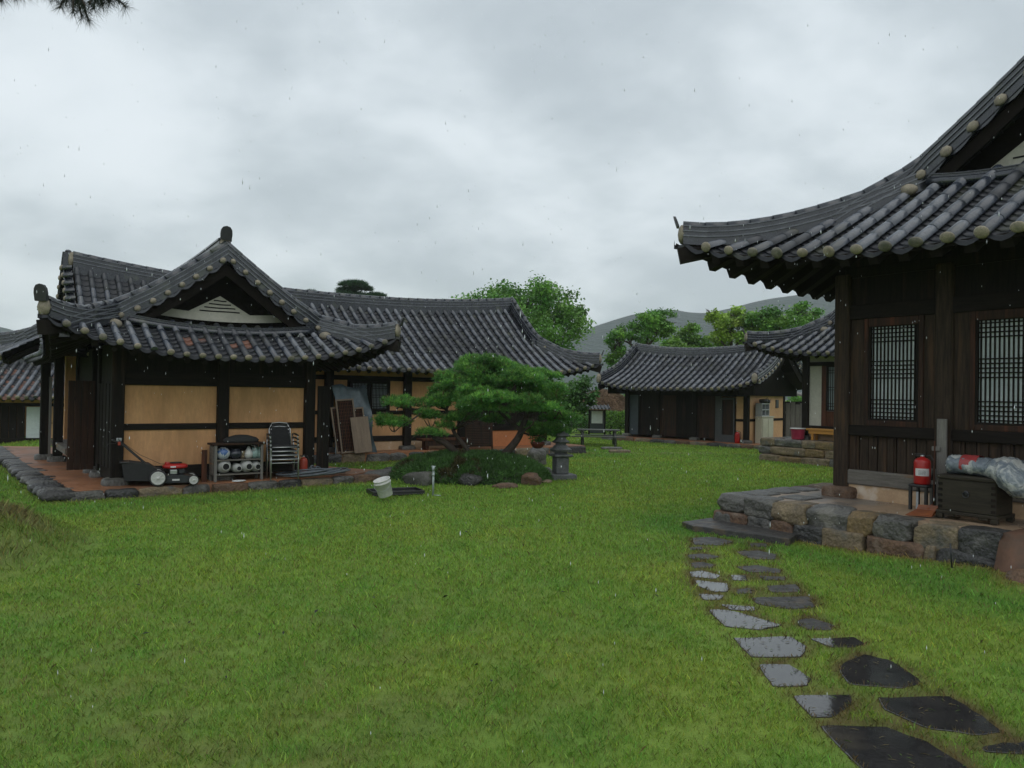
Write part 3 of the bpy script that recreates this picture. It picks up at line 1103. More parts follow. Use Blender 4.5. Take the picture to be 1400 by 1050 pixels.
# edging stones: front of the wing
GM = ['stone_grey', 'stone_dark', 'stone_grey', 'stone_brown', 'stone_tan']
xs = [-.85]
while xs[-1] < 4.6: xs.append(xs[-1] + rng.uniform(.45, .95))
for i in range(len(xs) - 1):
    f = (xs[i] + .85) / 5.5
    o = Vector((xs[i], -.72 + .30 * max(0, f - .4) * 1.0, 0))
    stone_row(LH, None, [(0, xs[i + 1] - xs[i])], -.08, ZF - .01, .30, [['stone_grey', 'stone_dark', 'stone_tan', 'stone_grey', 'stone_brown'][i % 5]], 3 + i, (1, .06, 0), (0, 1, 0), o, name='edging_stone')
# flat slate edging on the left side
y = -.7; i = 0
while y < 11.3:
    L = rng.uniform(.28, .5)
    xx = -.92 - .045 * (y + .7) + rng.uniform(-.06, .06)
    mb = MB()
    rock_mb((rng.uniform(.42, .62), L * 1.1, rng.uniform(.13, .18)), 40 + i, ['stone_dark', 'stone_grey', 'stone_dark'][i % 3], boxy=4.5, amp=.12, mb=mb, sub=5, rz=rng.uniform(-.2, .2))
    mb.build('edging_stone', LH, (xx, y + L / 2, ZF - .075))
    y += L; i += 1
# edging of the hall
x = 4.7; i = 0
while x < 14.8:
    L = rng.uniform(.5, 1.1)
    stone_row(LH, None, [(0, L)], -.08, .25, .32, [['stone_grey', 'stone_dark', 'stone_tan', 'stone_grey'][i % 4]], 60 + i, (1, -.02, 0), (0, 1, 0), (x, 3.86 - .02 * (x - 4.7), 0), name='edging_stone')
    x += L; i += 1
# stone tapering off at the right end of the wing's terrace
o = rock_mb((1.9, .8, .24), 77, 'stone_grey', boxy=3.2, amp=.1).build('edging_stone', LH, (5.55, .25, .05), .25)

PW = .22
def pillar(house, x, y, z0, z1, w=PW, mat='wood_dark', base=True, bz=.12):
    o = boxp(house, 'pillar', mat, x - w / 2, x + w / 2, y - w / 2, y + w / 2, z0 + (bz if base else 0), z1, .02)
    if base:
        rock_mb((w * 2.1, w * 2.0, bz * 2.2), int(x * 31 + y * 17) % 97, 'stone_grey', boxy=5, amp=.06, sub=5).build('pillar_stone', house, (x, y, z0 + bz * .05))
    return o

# wing A front wall: pillars at x 0, 1.95, 3.75
for x in (0.02, 1.92, 3.72):
    pillar(LH, x, 0, ZF, 2.75)
for x0, x1 in ((.13, 1.81), (2.03, 3.61)):
    boxp(LH, 'wall_panel', 'plaster', x0 - .02, x1 + .02, .02, .14, ZF + .30, 1.19, 0)
    boxp(LH, 'wall_panel', 'plaster', x0 - .02, x1 + .02, .02, .14, 1.29, 2.04, 0)
    boxp(LH, 'rail', 'wood_beam', x0 - .01, x1 + .01, -.015, .10, 1.18, 1.30, .01)
    boxp(LH, 'sill_beam', 'wood_beam', x0 - .01, x1 + .01, -.03, .12, ZF + .10, ZF + .32, .012)
    boxp(LH, 'lintel', 'wood_beam', x0 - .01, x1 + .01, -.03, .12, 2.03, 2.30, .012)
    boxp(LH, 'upper_boarding', 'wood_dark', x0 - .02, x1 + .02, .0, .1, 2.28, 2.95, 0)
# side walls of the wing
boxp(LH, 'side_wall', 'wood_dark', -.05, .07, .12, 1.45, ZF + .04, 2.8, 0)
boxp(LH, 'side_wall', 'wood_dark', -.04, .06, 2.5, 5.0, .75, 2.8, 0)
boxp(LH, 'side_wall', 'plaster', 3.68, 3.80, .12, 4.5, ZF + .05, 2.75, 0)
boxp(LH, 'back_wall', 'wood_dark', .1, 3.7, 4.5, 4.62, ZF, 2.8, 0)
for x, y in ((0.0, 1.55), (0.0, 2.5), (0, 5.0)):
    pillar(LH, x, y, ZF, 2.75, .2)
# porch posts and plank floor on the far left side
for x, y in ((-.62, 6.2), (-.40, 5.5)):
    pillar(LH, x, y, ZF, 2.75, .2)
boxp(LH, 'lean_pole', 'wood_post_grey', -.60, -.55, 5.40, 5.45, ZF + .1, 2.2, 0)
def planks(m):
    for i in range(9):
        m.box(-.46 + i * .105, -.36 + i * .105, 3.4, 6.6, .58, .63, .006)
    m.box(-.46, .5, 3.38, 3.42, .50, .60); m.box(-.44, -.38, 3.42, 6.6, .48, .58)
part(LH, 'porch_floor_plank', 'wood_grey', planks)
# swung-out plank door and black storage door on the left side
def doorleaf(m):
    for i in range(4):
        m.box(-.62 + i * .118, -.506 + i * .118, 1.50, 1.535, ZF + .16, 2.10, .006)
    m.box(-.60, -.16, 1.535, 1.56, .6, .68); m.box(-.60, -.16, 1.535, 1.56, 1.7, 1.78)
part(LH, 'plank_door', 'wood_brown', doorleaf)
part(LH, 'plank_door', 'wood_dark', lambda m: [m.box(-.10 - .012 * i, -.075 - .012 * i, .15 + .3 * i, .44 + .3 * i, ZF + .3, 2.05, .006) for i in range(4)])
# black door leaf standing open at the right end of the wing
part(LH, 'plank_door', 'wood_dark', lambda m: [m.box(3.84 + .085 * i, 3.92 + .085 * i, -.20 + .05 * i, -.17 + .05 * i, ZF + .06, 2.08, .006) for i in range(4)])

# wing A roof
RA = Roof(LH, (1.92, 0, 0), R_(90), -1.40, 5.6, 3.30, 1.45, 2.44, .515, .022, zl=.74, fl=.26, Rl=2.9, ends=('hip', 'none'), sag=.20, pitch=.28, r=.061)
RA.build(sides=(0, 1, 3), detail=(3,), rust=(3, -.5, .75, .35, .75))
RA.underside(sides=(0, 1, 3))
RA.rafters(3, .3, 1.5)
RA.rafters(0, .3, 1.6, lo=-1.2, hi=4.5)
RA.rafters(1, .3, 1.6, lo=-1.2, hi=3.0)
RA.corner_beam(-1, 1); RA.corner_beam(-1, -1)
RA.ridges(1.0, mh=2.1, main='tall', tips=('tip', 'tall'), sides=(1, 0))
RA.gable(0, white=(.66, .38, 3.45))
RA.eave_ridge(0)

# hall B walls (front plane y = 4.56)
YB = 4.56
ZB = .26
for x in (6.05, 8.53, 10.45, 13.72):
    pillar(LH, x, YB, ZB, 2.75, .24)
for x0, x1, up in ((4.0, 5.94, 0), (6.17, 6.62, 0), (7.96, 8.41, 0), (8.65, 10.33, 0)):
    boxp(LH, 'wall_panel', 'plaster', x0 - .02, x1 + .02, YB + .02, YB + .14, 1.40, 2.30, 0)
for x0, x1 in ((4.0, 5.94), (6.17, 8.41), (8.65, 10.33)):
    boxp(LH, 'wall_panel', 'plaster', x0 - .02, x1 + .02, YB + .022, YB + .14, .66, 1.32, 0)
    boxp(LH, 'rail', 'wood_beam', x0 - .01, x1 + .01, YB - .02, YB + .12, 1.31, 1.42, .01)
    boxp(LH, 'sill_beam', 'wood_beam', x0 - .01, x1 + .01, YB - .03, YB + .12, .52, .68, .01)
    boxp(LH, 'wall_panel', 'plaster_tan', x0 - .02, x1 + .02, YB + .0, YB + .12, ZB, .53, 0)
    boxp(LH, 'lintel', 'wood_beam', x0 - .01, x1 + .01, YB - .03, YB + .12, 2.29, 2.42, .01)
    boxp(LH, 'wall_panel', 'plaster', x0 - .02, x1 + .02, YB + .024, YB + .12, 2.41, 2.85, 0)
boxp(LH, 'window_frame', 'wood_dark', 6.62, 7.98, YB + .0, YB + .10, 1.36, 2.31, .01)
for x in (6.74, 7.36):
    lattice(LH, 'window', face_M((x, YB - .03, 1.48), (1, 0, 0), (0, -1, 0)), .50, .72, 11, [.06, .13, .32, .39, .58, .65], bar=.013, paper='paper_dim', frame=.04)
# right-hand bays: dark boarding over a low orange wall
boxp(LH, 'wall_panel', 'wood_dark', 10.57, 11.68, YB + .01, YB + .14, ZB, .78, 0)
boxp(LH, 'wall_panel', 'plaster_orange', 11.68, 13.60, YB + .01, YB + .14, ZB, .78, 0)
boxp(LH, 'sill_beam', 'wood_beam', 10.57, 13.60, YB - .03, YB + .12, .77, .92, .01)
part(LH, 'boarded_door', 'wood_dark', lambda m: [m.box(10.57 + .3 * i, 10.86 + .3 * i, YB + .03, YB + .10, .91, 2.35, .008) for i in range(10)])
boxp(LH, 'lintel', 'wood_beam', 10.57, 13.60, YB - .03, YB + .12, 2.33, 2.80, .01)
boxp(LH, 'side_wall', 'plaster', 13.64, 13.80, YB + .1, 8.2, ZB, 2.8, 0)
boxp(LH, 'back_wall', 'plaster', 0, 13.7, 8.15, 8.3, 0, 2.8, 0)
boxp(LH, 'side_wall', 'wood_dark', .3, .42, 5.1, 8.2, .5, 2.8, 0)
RB = Roof(LH, (7.05, 6.38, 0), 0, -8.85, 8.25, 3.10, 1.72, 2.44, .60, .032, zl=.62, fl=.28, Rl=3.4, ends=('hip', 'hip'), sag=.42, pitch=.31, r=.068)
RB.clip = {(1, 'r'): (-7.2, 8.25), (3, 'r'): (-1.2, 3.10)}
RB.skip = {(0, -1)}
RB.build(sides=(0, 1, 2, 3), detail=(1, 2, 3))
RB.underside()
RB.rafters(1, .3, 1.5, lo=-2.6)
RB.rafters(3, .3, 1.5, lo=-1.0)
RB.rafters(2, .3, 1.5)
for ex, ey in ((1, 1), (1, -1), (-1, 1)): RB.corner_beam(ex, ey)
RB.ridges(1.12, main='lump', tips=('tip', 'tip', 'tip', 'tip'))
RB.gable(0); RB.gable(1)

# ------------------------------------------------------------------ right-hand house R
RH0 = Vector((3.2, 11.93, 0))
RH = thing('tiled_house', 'dark timber tiled house with paper lattice windows on rough stones beside the path', 'house', RH0, ANG)
def rh(x, y, z=0.0):
    return RH0 + U * x + V * y + Vector((0, 0, z))
ZR = .50
def rbase(m):
    pl = [(.14, -.12), (.14, -3.95), (.5, -4.2), (.5, -9), (8, -9), (8, -.12)]
    m.poly([(x, y, ZR - .01) for x, y in pl][::-1])
    for i in range(len(pl)):
        a = pl[i]; b = pl[(i + 1) % len(pl)]
        m.poly([(a[0], a[1], -.3), (b[0], b[1], -.3), (b[0], b[1], ZR - .01), (a[0], a[1], ZR - .01)])
part(RH, 'porch_floor', 'porch_floor', rbase)
tops = [0.02, -.5, -.99, -1.53, -2.13, -2.5, -3.01, -3.54, -3.98]
tm = ['stone_grey', 'stone_grey', 'stone_tan', 'stone_grey', 'stone_ochre', 'stone_grey', 'stone_tan', 'stone_dark']
tz = [(.26, .50), (.24, .50), (.22, .50), (.20, .51), (.21, .50), (.22, .50), (.18, .49), (.20, .50)]
for i in range(8):
    stone_row(RH, None, [(0, tops[i] - tops[i + 1])], tz[i][0] - .015, tz[i][1], .42, [tm[i]], 100 + i, (0, -1, 0), (1, 0, 0), (0, tops[i], 0), boxy=14, vary=.025, amp=.055)
bots = [0.03, -.57, -.99, -1.36, -1.8, -2.37, -3.15, -3.28, -3.95]
bm_ = ['stone_brown', 'stone_dark', 'stone_brown', 'stone_dark', 'stone_tan', 'stone_brown', 'stone_tan', 'stone_dark']
for i in range(8):
    stone_row(RH, None, [(0, bots[i] - bots[i + 1])], -.16, .235, .46, [bm_[i]], 120 + i, (0, -1, 0), (1, 0, 0), (-.03, bots[i], 0), boxy=14, vary=.025, amp=.055)
# far end of the base
for i in range(5):
    stone_row(RH, None, [(i * .6, i * .6 + .58)], .22, .50, .4, [GM[i]], 140 + i, (1, 0, 0), (0, -1, 0), (.05, .03, 0), boxy=6)
    stone_row(RH, None, [(i * .6 - .1, i * .6 + .48)], -.1, .24, .4, [GM[(i + 2) % 5]], 150 + i, (1, 0, 0), (0, -1, 0), (.05, .05, 0), boxy=6)
# paving stones at the wet corner of the porch
for i, (x, y, w, d) in enumerate(((.62, -.36, .55, .5), (.75, -.95, .6, .5), (1.15, -.35, .5, .5), (1.7, -.36, .5, .45))):
    rock_mb((w, d, .10), 160 + i, 'stone_grey', boxy=7, amp=.05, sub=6).build('paving_stone', RH, (x, y, ZR - .035))
# earth ramp and rough boulder at the near end
def ramp(m):
    n = 14
    rows = []
    for i in range(n + 1):
        y = -3.98 - 2.6 * i / n
        w = noise.noise(Vector((i * .45, 3, 0)))
        rows.append([m.vert((.85, y, .502)), m.vert((.10 + .05 * w, y, .498 + .01 * w)), m.vert((.0 - .10 * i / n + .06 * w, y, .40 - .02 * i / n)), m.vert((-.10 - .16 * i / n + .08 * noise.noise(Vector((i * .7, 8, 0))), y, .18)), m.vert((-.22 - .2 * i / n, y, -.05))])
    for A, B in zip(rows, rows[1:]):
        for k in range(4):
            m.face((A[k], B[k], B[k + 1], A[k + 1]), True)
    m.face([rows[0][k] for k in range(5)] + [m.vert((.85, -3.98, -.05))])
part(RH, 'porch_ramp', 'ramp_earth', ramp)
rock_mb((.55, .95, .50), 171, 'stone_brown', boxy=3.4, amp=.13, sub=7).build('foundation_stone', RH, (-.24, -4.62, -.02))
rock_mb((.5, .9, .5), 172, 'stone_tan', boxy=3.4, amp=.13, sub=7).build('foundation_stone', RH, (-.34, -5.6, -.05))

XW = 1.56
pmat('wood_frame', (0.016, 0.010, 0.007), (0.050, 0.022, 0.013), spec=.25, rough=0.7, scale=3, stretch=(9, 9, 0.6), bump=0.4, bscale=9, dist=0.005, c3=(0.10, 0.034, 0.018), s3=0.9, t3=(0.55, 0.7))
def rpillar(y, w=.24, z1=3.9):
    boxp(RH, 'pillar', 'wood_old', XW - w / 2, XW + w / 2, y - w / 2, y + w / 2, ZR + .12, z1, .02)
    rock_mb((.52, .52, .24), int(abs(y) * 13), 'stone_brown', boxy=6, amp=.06, sub=6).build('pillar_stone', RH, (XW, y, ZR + .04))
for y in (-1.18, -5.92):
    rpillar(y)
boxp(RH, 'pillar', 'wood_old', XW - .10, XW + .10, -2.80, -2.56, ZR + .02, 3.9, .02)
boxp(RH, 'pillar', 'wood_old', XW - .10, XW + .10, -4.36, -4.12, ZR + .02, 3.9, .02)
BAYS = ((-1.29, -2.57, -1.59, -2.33), (-2.79, -4.13, -3.08, -3.82), (-4.35, -5.81, -4.7, -5.44))
for y0, y1, w0, w1 in BAYS:
    boxp(RH, 'sill_beam', 'wood_beam', XW - .09, XW + .09, y1 - .01, y0 + .01, 1.44, 1.60, .015)
    boxp(RH, 'base_beam', 'wood_grey', XW - .10, XW + .08, y1 - .01, y0 + .01, .70, .92, .02)
    boxp(RH, 'wall_plinth', 'plaster_tan', XW - .07, XW + .06, y1 - .02, y0 + .02, ZR - .05, .71, 0)
    boxp(RH, 'lintel', 'wood_beam', XW - .085, XW + .09, y1 - .01, y0 + .01, 3.20, 3.42, .012)
    boxp(RH, 'upper_boarding', 'wood_dark', XW - .03, XW + .06, y1 - .02, y0 + .02, 3.40, 4.4, 0)
    # planks either side of the window and the lower boarded panel
    def side(m, y0=y0, y1=y1, w0=w0, w1=w1):
        m.box(XW - .045, XW + .04, w0 + .05, y0 + .02, 1.59, 3.21, .006)
        m.box(XW - .045, XW + .04, y1 - .02, w1 - .05, 1.59, 3.21, .006)
    part(RH, 'wall_plank', 'wood_old', side)
    def low(m, y0=y0, y1=y1):
        n = 9; w = (y0 - y1) / n
        for k in range(n):
            dx = .012 if k % 2 else 0
            m.box(XW - .02 + dx, XW + .03 + dx, y1 + k * w + .006, y1 + (k + 1) * w - .006, .91, 1.45, .004)
        m.box(XW - .045, XW - .012, y0 - .10, y0, .91, 1.45, .005); m.box(XW - .045, XW - .012, y1, y1 + .10, .91, 1.45, .005)
        m.box(XW - .043, XW - .012, (y0 + y1) / 2 - .04, (y0 + y1) / 2 + .04, .91, 1.45, .005)
    part(RH, 'lower_boarding', 'wood_old', low)
    # frame and lattice
    def fr(m, w0=w0, w1=w1):
        m.box(XW - .075, XW + .03, w0, w0 + .07, 1.60, 3.20, .008); m.box(XW - .075, XW + .03, w1 - .07, w1, 1.60, 3.20, .008)
        m.box(XW - .073, XW + .03, w1, w0, 1.60, 1.68, .008); m.box(XW - .073, XW + .03, w1, w0, 3.08, 3.20, .008)
    wf = part(RH, 'window', 'wood_frame', fr)
    hh = 1.36
    gr = [.03 + .062 * k for k in range(5)] + [.60 + .062 * k for k in range(5)] + [1.14 + .062 * k for k in range(4)]
    lattice(wf, 'lattice_sash', face_M((XW - .03, w0 - .035, 1.71), (0, -1, 0), (-1, 0, 0)), w0 - w1 - .07, hh, 12, gr, bar=.017, frame=.035, deep=.03)
boxp(RH, 'wind_board', 'wood_dark', XW - .06, XW + .05, -5.9, -1.2, 3.84, 4.0, .01)
part(RH, 'side_wall', 'plaster_white', lambda m: m.box(XW + .15, XW + 5.0, -1.26, -1.12, ZR, 3.9))
part(RH, 'back_wall', 'plaster_white', lambda m: m.box(XW + 5.0, XW + 5.14, -5.9, -1.12, ZR, 3.9))
part(RH, 'side_wall', 'plaster_white', lambda m: m.box(XW + .15, XW + 5.0, -6.0, -5.86, ZR, 3.9))
RR = Roof(RH, (4.15, -3.55, 0), 0, -4.46, 5.6, 4.22, 2.72, 3.72, .530, .016, zl=.74, fl=.42, Rl=3.6, ends=('hip', 'hip'), sag=.30, pitch=.39, r=.085)
RR.build(sides=(0, 1, 2, 3), detail=(3, 0))
RR.underside(depth=2.3)
RR.rafters(3, .39, 2.2, inset=.10, rad=.07, kind='square')
RR.rafters(0, .39, 2.2, inset=.08, rad=.075, drop=.18, kind='square', hi=1.5)
RR.rafters(3, .30, 2.3, inset=.62, rad=.06, drop=.30, kind='round', lo=-2.9, hi=2.9)
RR.corner_beam(-1, 1, 2.6); RR.corner_beam(-1, -1, 2.6)
RR.ridges(1.05, main='tall', tips=('tip', 'tip', 'tip', 'tip'))
RR.gable(0, white=(1.05, .70, 5.20)); RR.eave_ridge(0)

# ------------------------------------------------------------------ small house C (gable end to the right), across the lawn
CA = R_(-42)
pmat('steel_dark', (0.075, 0.08, 0.085), (0.055, 0.06, 0.064), rough=.5, scale=4)
CH0 = Vector((5.42, 33.9, 0))
CH = thing('tiled_house', 'low tiled house with a row of dark doors behind the picnic table', 'house', CH0, CA)
CX = Vector((math.cos(CA), math.sin(CA), 0)); CY = Vector((-math.sin(CA), math.cos(CA), 0))
def ch(x, y, z=0.0):
    return CH0 + CX * x + CY * y + Vector((0, 0, z))
ZC = .16
part(CH, 'terrace', 'soil_terrace', lambda m: m.box(-1.1, 5.9, -.75, 3.9, -.4, ZC))
x = -1.15; i = 0
while x < 5.9:
    L = rng.uniform(.5, .95)
    stone_row(CH, None, [(0, L)], -.1, ZC, .26, [['stone_grey', 'stone_brown', 'stone_tan', 'stone_dark'][i % 4]], 200 + i, (1, 0, 0), (0, 1, 0), (x, -.86, 0), name='edging_stone')
    x += L; i += 1
for x in (-.35, 1.2, 2.98, 5.22):
    pillar(CH, x, 0, ZC, 2.35, .2)
boxp(CH, 'wall_panel', 'blue_grey', -.25, .20, .0, .12, ZC + .1, 2.0, 0)
for x0, x1, m in ((.2, 1.1, 'wood_dark'), (1.3, 2.08, 'wood_brown'), (2.08, 2.88, 'wood_dark'), (3.08, 3.85, 'wood_brown')):
    def bd(mb, x0=x0, x1=x1):
        n = 5; w = (x1 - x0) / n
        for k in range(n):
            mb.box(x0 + k * w + .004, x0 + (k + 1) * w - .004, .03 + .008 * (k % 2), .10, ZC + .1, 2.0, .004)
        mb.box(x0, x0 + .06, -.01, .02, ZC + .1, 2.0); mb.box(x1 - .06, x1, -.01, .02, ZC + .1, 2.0)
    part(CH, 'boarded_door', m, bd)
part(CH, 'screen_door', 'steel_dark', lambda m: [m.box(4.12, 4.18, -.02, .04, ZC, 1.95), m.box(4.66, 4.72, -.02, .04, ZC, 1.95), m.box(4.18, 4.66, -.02, .04, 1.86, 1.95), m.box(4.18, 4.66, -.02, .04, ZC, .45), m.mat('wood_brown'), m.box(4.18, 4.66, .03, .06, .45, 1.86)])
part(CH, 'wall_panel', 'steel_dark', lambda m: m.box(3.86, 4.10, .02, .08, ZC, 2.0))
boxp(CH, 'wall_panel', 'plaster_peach', 4.78, 5.13, .02, .12, ZC + .1, 1.02, 0)
boxp(CH, 'wall_panel', 'plaster_peach', 4.78, 5.13, .02, .12, 1.10, 2.02, 0)
boxp(CH, 'rail', 'wood_beam', 4.76, 5.13, -.01, .1, 1.01, 1.11, .005)
boxp(CH, 'lintel', 'wood_beam', -.3, 5.3, -.04, .12, 2.0, 2.45, .01)
boxp(CH, 'gable_end_wall', 'plaster_peach', 5.20, 5.32, .10, 3.35, ZC, 2.75, 0)
boxp(CH, 'rail', 'wood_beam', 5.22, 5.345, .1, 3.35, 1.02, 1.12, .005)
boxp(CH, 'pillar', 'wood_beam', 5.2, 5.36, 3.3, 3.45, ZC, 2.4, .01)
boxp(CH, 'back_wall', 'plaster_peach', -.3, 5.2, 3.35, 3.45, ZC, 2.4, 0)
boxp(CH, 'side_wall', 'plaster_peach', -.40, -.28, .1, 3.4, ZC, 2.4, 0)
RC = Roof(CH, (2.62, 1.62, 0), 0, -3.55, 3.40, 2.95, 0, 2.22, .46, .022, zl=.30, fl=.10, Rl=2.0, ends=('gable', 'gable'), sag=.30)
RC.build(sides=(0, 1), detail=(1,))
RC.underside(sides=(0, 1))
RC.rafters(1, .3, 1.3)
RC.ridges(1.0, main='lump')
RC.gable(0, board=.30); RC.gable(1, board=.34, dwall=.55)

# ------------------------------------------------------------------ house F on a cut-stone base, half behind the dark timber house
FH0 = Vector((7.85, 24.4, 0))
FH = thing('tiled_house', 'pale walled tiled house raised on cut stone blocks behind the dark timber post', 'house', FH0, ANG)
def fh(x, y, z=0.0):
    return FH0 + U * x + V * y + Vector((0, 0, z))
ZFH = .70
part(FH, 'porch_floor', 'porch_floor', lambda m: m.box(.1, 7, -9, -.05, -.3, ZFH - .01))
for r, (z0, z1, off, wds) in enumerate(((.47, .71, .03, (.55, .95, .45, .75, .75, .7, .8)), (.22, .46, 0, (.42, 1.2, .62, .85, .7, .7)), (-.1, .21, -.08, (.72, .85, .9, .7, .8)))):
    d = -.02 + (.1 if r == 2 else 0)
    for i, w in enumerate(wds):
        stone_row(FH, None, [(0, w)], z0, z1, .36, [['stone_tan', 'stone_grey', 'stone_tan', 'stone_ochre'][(i + r) % 4]], 220 + r * 10 + i, (0, -1, 0), (1, 0, 0), (off, -d if r == 2 else 0 - .0, 0) if i == 0 else (off, yy, 0), boxy=9, vary=.01)
        yy = (.0 if i == 0 else yy) - w if i else -w
    for i in range(4):
        stone_row(FH, None, [(i * .7 + .3, i * .7 + .98)], z0, z1, .36, [['stone_tan', 'stone_grey', 'stone_ochre'][(i + r) % 3]], 260 + r * 10 + i, (1, 0, 0), (0, -1, 0), (0, .0, 0), boxy=9, vary=.01)
for y in (-1.04, -3.6, -6.0):
    pillar(FH, 1.0, y, ZFH, 3.6, .22)
boxp(FH, 'wall_panel', 'plaster_white', .98, 1.06, -1.58, -1.13, 1.13, 3.0, 0)
boxp(FH, 'wall_panel', 'plaster_white', .98, 1.06, -3.5, -1.13, 3.10, 3.32, 0)
boxp(FH, 'rail', 'wood_beam', .92, 1.08, -3.5, -1.13, 2.99, 3.11, .006)
boxp(FH, 'sill_beam', 'wood_beam', .90, 1.10, -3.5, -1.13, .98, 1.14, .006)
boxp(FH, 'wall_panel', 'plaster_tan', .98, 1.06, -3.5, -1.13, ZFH, .99, 0)
boxp(FH, 'lintel', 'wood_beam', .92, 1.1, -6, -1.1, 3.31, 3.7, .006)
fw = part(FH, 'door', 'wood_red', lambda m: [m.box(.94, 1.0, -1.74, -1.58, 1.13, 3.0, .005), m.box(.94, 1.0, -3.0, -2.86, 1.13, 3.0, .005), m.box(.96, 1.0, -2.86, -1.74, 1.13, 1.6, .005)])
lattice(fw, 'lattice_sash', face_M((.97, -1.78, 1.65), (0, -1, 0), (-1, 0, 0)), 1.04, 1.30, 16, [.1, .18, .6, .68, 1.12, 1.2], bar=.016, paper='paper_dim', frame=.04)
part(FH, 'side_wall', 'plaster_white', lambda m: m.box(1.1, 5.5, -1.12, -1.0, ZFH, 3.6))
part(FH, 'back_wall', 'plaster_white', lambda m: m.box(5.4, 5.5, -6, -1.12, ZFH, 3.6))
RF = Roof(FH, (3.4, -3.45, 0), 0, -3.75, 4.0, 3.85, 2.0, 3.15, .50, .03, zl=.64, fl=.3, Rl=3.0, ends=('hip', 'hip'), sag=.3)
RF.build(sides=(0, 1, 2, 3), detail=(3, 0))
RF.underside()
RF.rafters(3, .3, 1.5); RF.rafters(0, .3, 1.4)
RF.corner_beam(-1, 1)
RF.ridges(1.0, tips=('tip', 'tip', 'tip', 'tip'))
RF.gable(0)

# ------------------------------------------------------------------ far houses on the left (D with rusty tiles, E behind)
DH0 = Vector((-20.55, 27.2, -.40))
DA = R_(14)
DH = thing('tiled_house', 'low house with rust stained roof tiles and a white panel seen past the wing porch', 'house', DH0, DA)
part(DH, 'terrace', 'stone_grey', lambda m: m.box(-1, 9, -.9, 4, -.4, .14))
for i, x in enumerate((0.0, 1.75, 3.72, 5.4, 7.2)):
    pillar(DH, x, 0, .14, 2.0, .17)
boxp(DH, 'lintel', 'wood_beam', 0, 7.2, -.03, .1, 1.62, 1.74, .006)
boxp(DH, 'upper_wall', 'plaster', 0, 7.2, .0, .1, 1.73, 2.3, 0)
boxp(DH, 'sill_beam', 'wood_beam', 0, 7.2, -.05, .1, .32, .46, .006)
boxp(DH, 'wall_plinth', 'wood_dark', 0, 7.2, -.0, .1, .1, .33, 0)
part(DH, 'boarded_door', 'wood_dark', lambda m: [m.box(.1 + .26 * i, .34 + .26 * i, .02, .08, .45, 1.63, .006) for i in range(11)])
part(DH, 'paper_door', 'paper', lambda m: m.box(3.02, 3.56, -.02, .02, .47, 1.6))
part(DH, 'wall_panel', 'plaster_peach', lambda m: [m.box(3.80, 4.30, .0, .06, .45, .98), m.box(3.80, 4.30, .0, .06, 1.05, 1.63)])
part(DH, 'paper_door', 'paper_dim', lambda m: [m.box(4.75, 5.3, .0, .05, .6, 1.6)])
part(DH, 'wall_panel', 'wood_dark', lambda m: [m.box(4.3, 4.75, .0, .06, .45, 1.63), m.box(5.45, 7.1, 0, .06, .45, 1.63)])
part(DH, 'back_wall', 'plaster', lambda m: m.box(0, 7.2, 2.9, 3.0, .1, 2.3))
RD = Roof(DH, (3.6, 1.5, 0), 0, -4.6, 4.6, 2.5, 0, 1.92, .50, .02, zl=.2, fl=.05, Rl=1.6, ends=('gable', 'gable'), sag=.2, pitch=.28)
RD.build(sides=(0, 1), detail=(1,), rust=(1, -5, 5, -.1, 1.9))
RD.underside(sides=(0, 1))
RD.rafters(1, .3, 1.0)
RD.ridges(.9, main='lump')

# ================================================================== GROUND
def ground_h(X, Y):
    """gentle rise of the grass bank on the left, fall of the land behind the left houses"""
    r = np.hypot((X + 6.95) / 1.0, (Y - 8.7) / 1.15)
    h = .66 * np.clip(1 - (r / 1.95) ** 2, 0, None) ** 1.15
    u = X * math.cos(ANG) + Y * math.sin(ANG); v = -X * math.sin(ANG) + Y * math.cos(ANG)
    s = np.clip((v - 24.5) / 5.0, 0, 1) * np.clip((3.0 - u) / 4.0, 0, 1)
    h = h - .42 * s * s * (3 - 2 * s)
    # the lawn rises a little along the stone base of the dark house
    a = X - RH0.x; b = Y - RH0.y
    ru = a * U.x + b * U.y; rv = a * V.x + b * V.y
    k = np.clip(1 + ru / 1.1, 0, 1) * np.clip((-rv - 1.6) / 3.2, 0, 1)
    h = h + .14 * k * k * (3 - 2 * k)
    return h


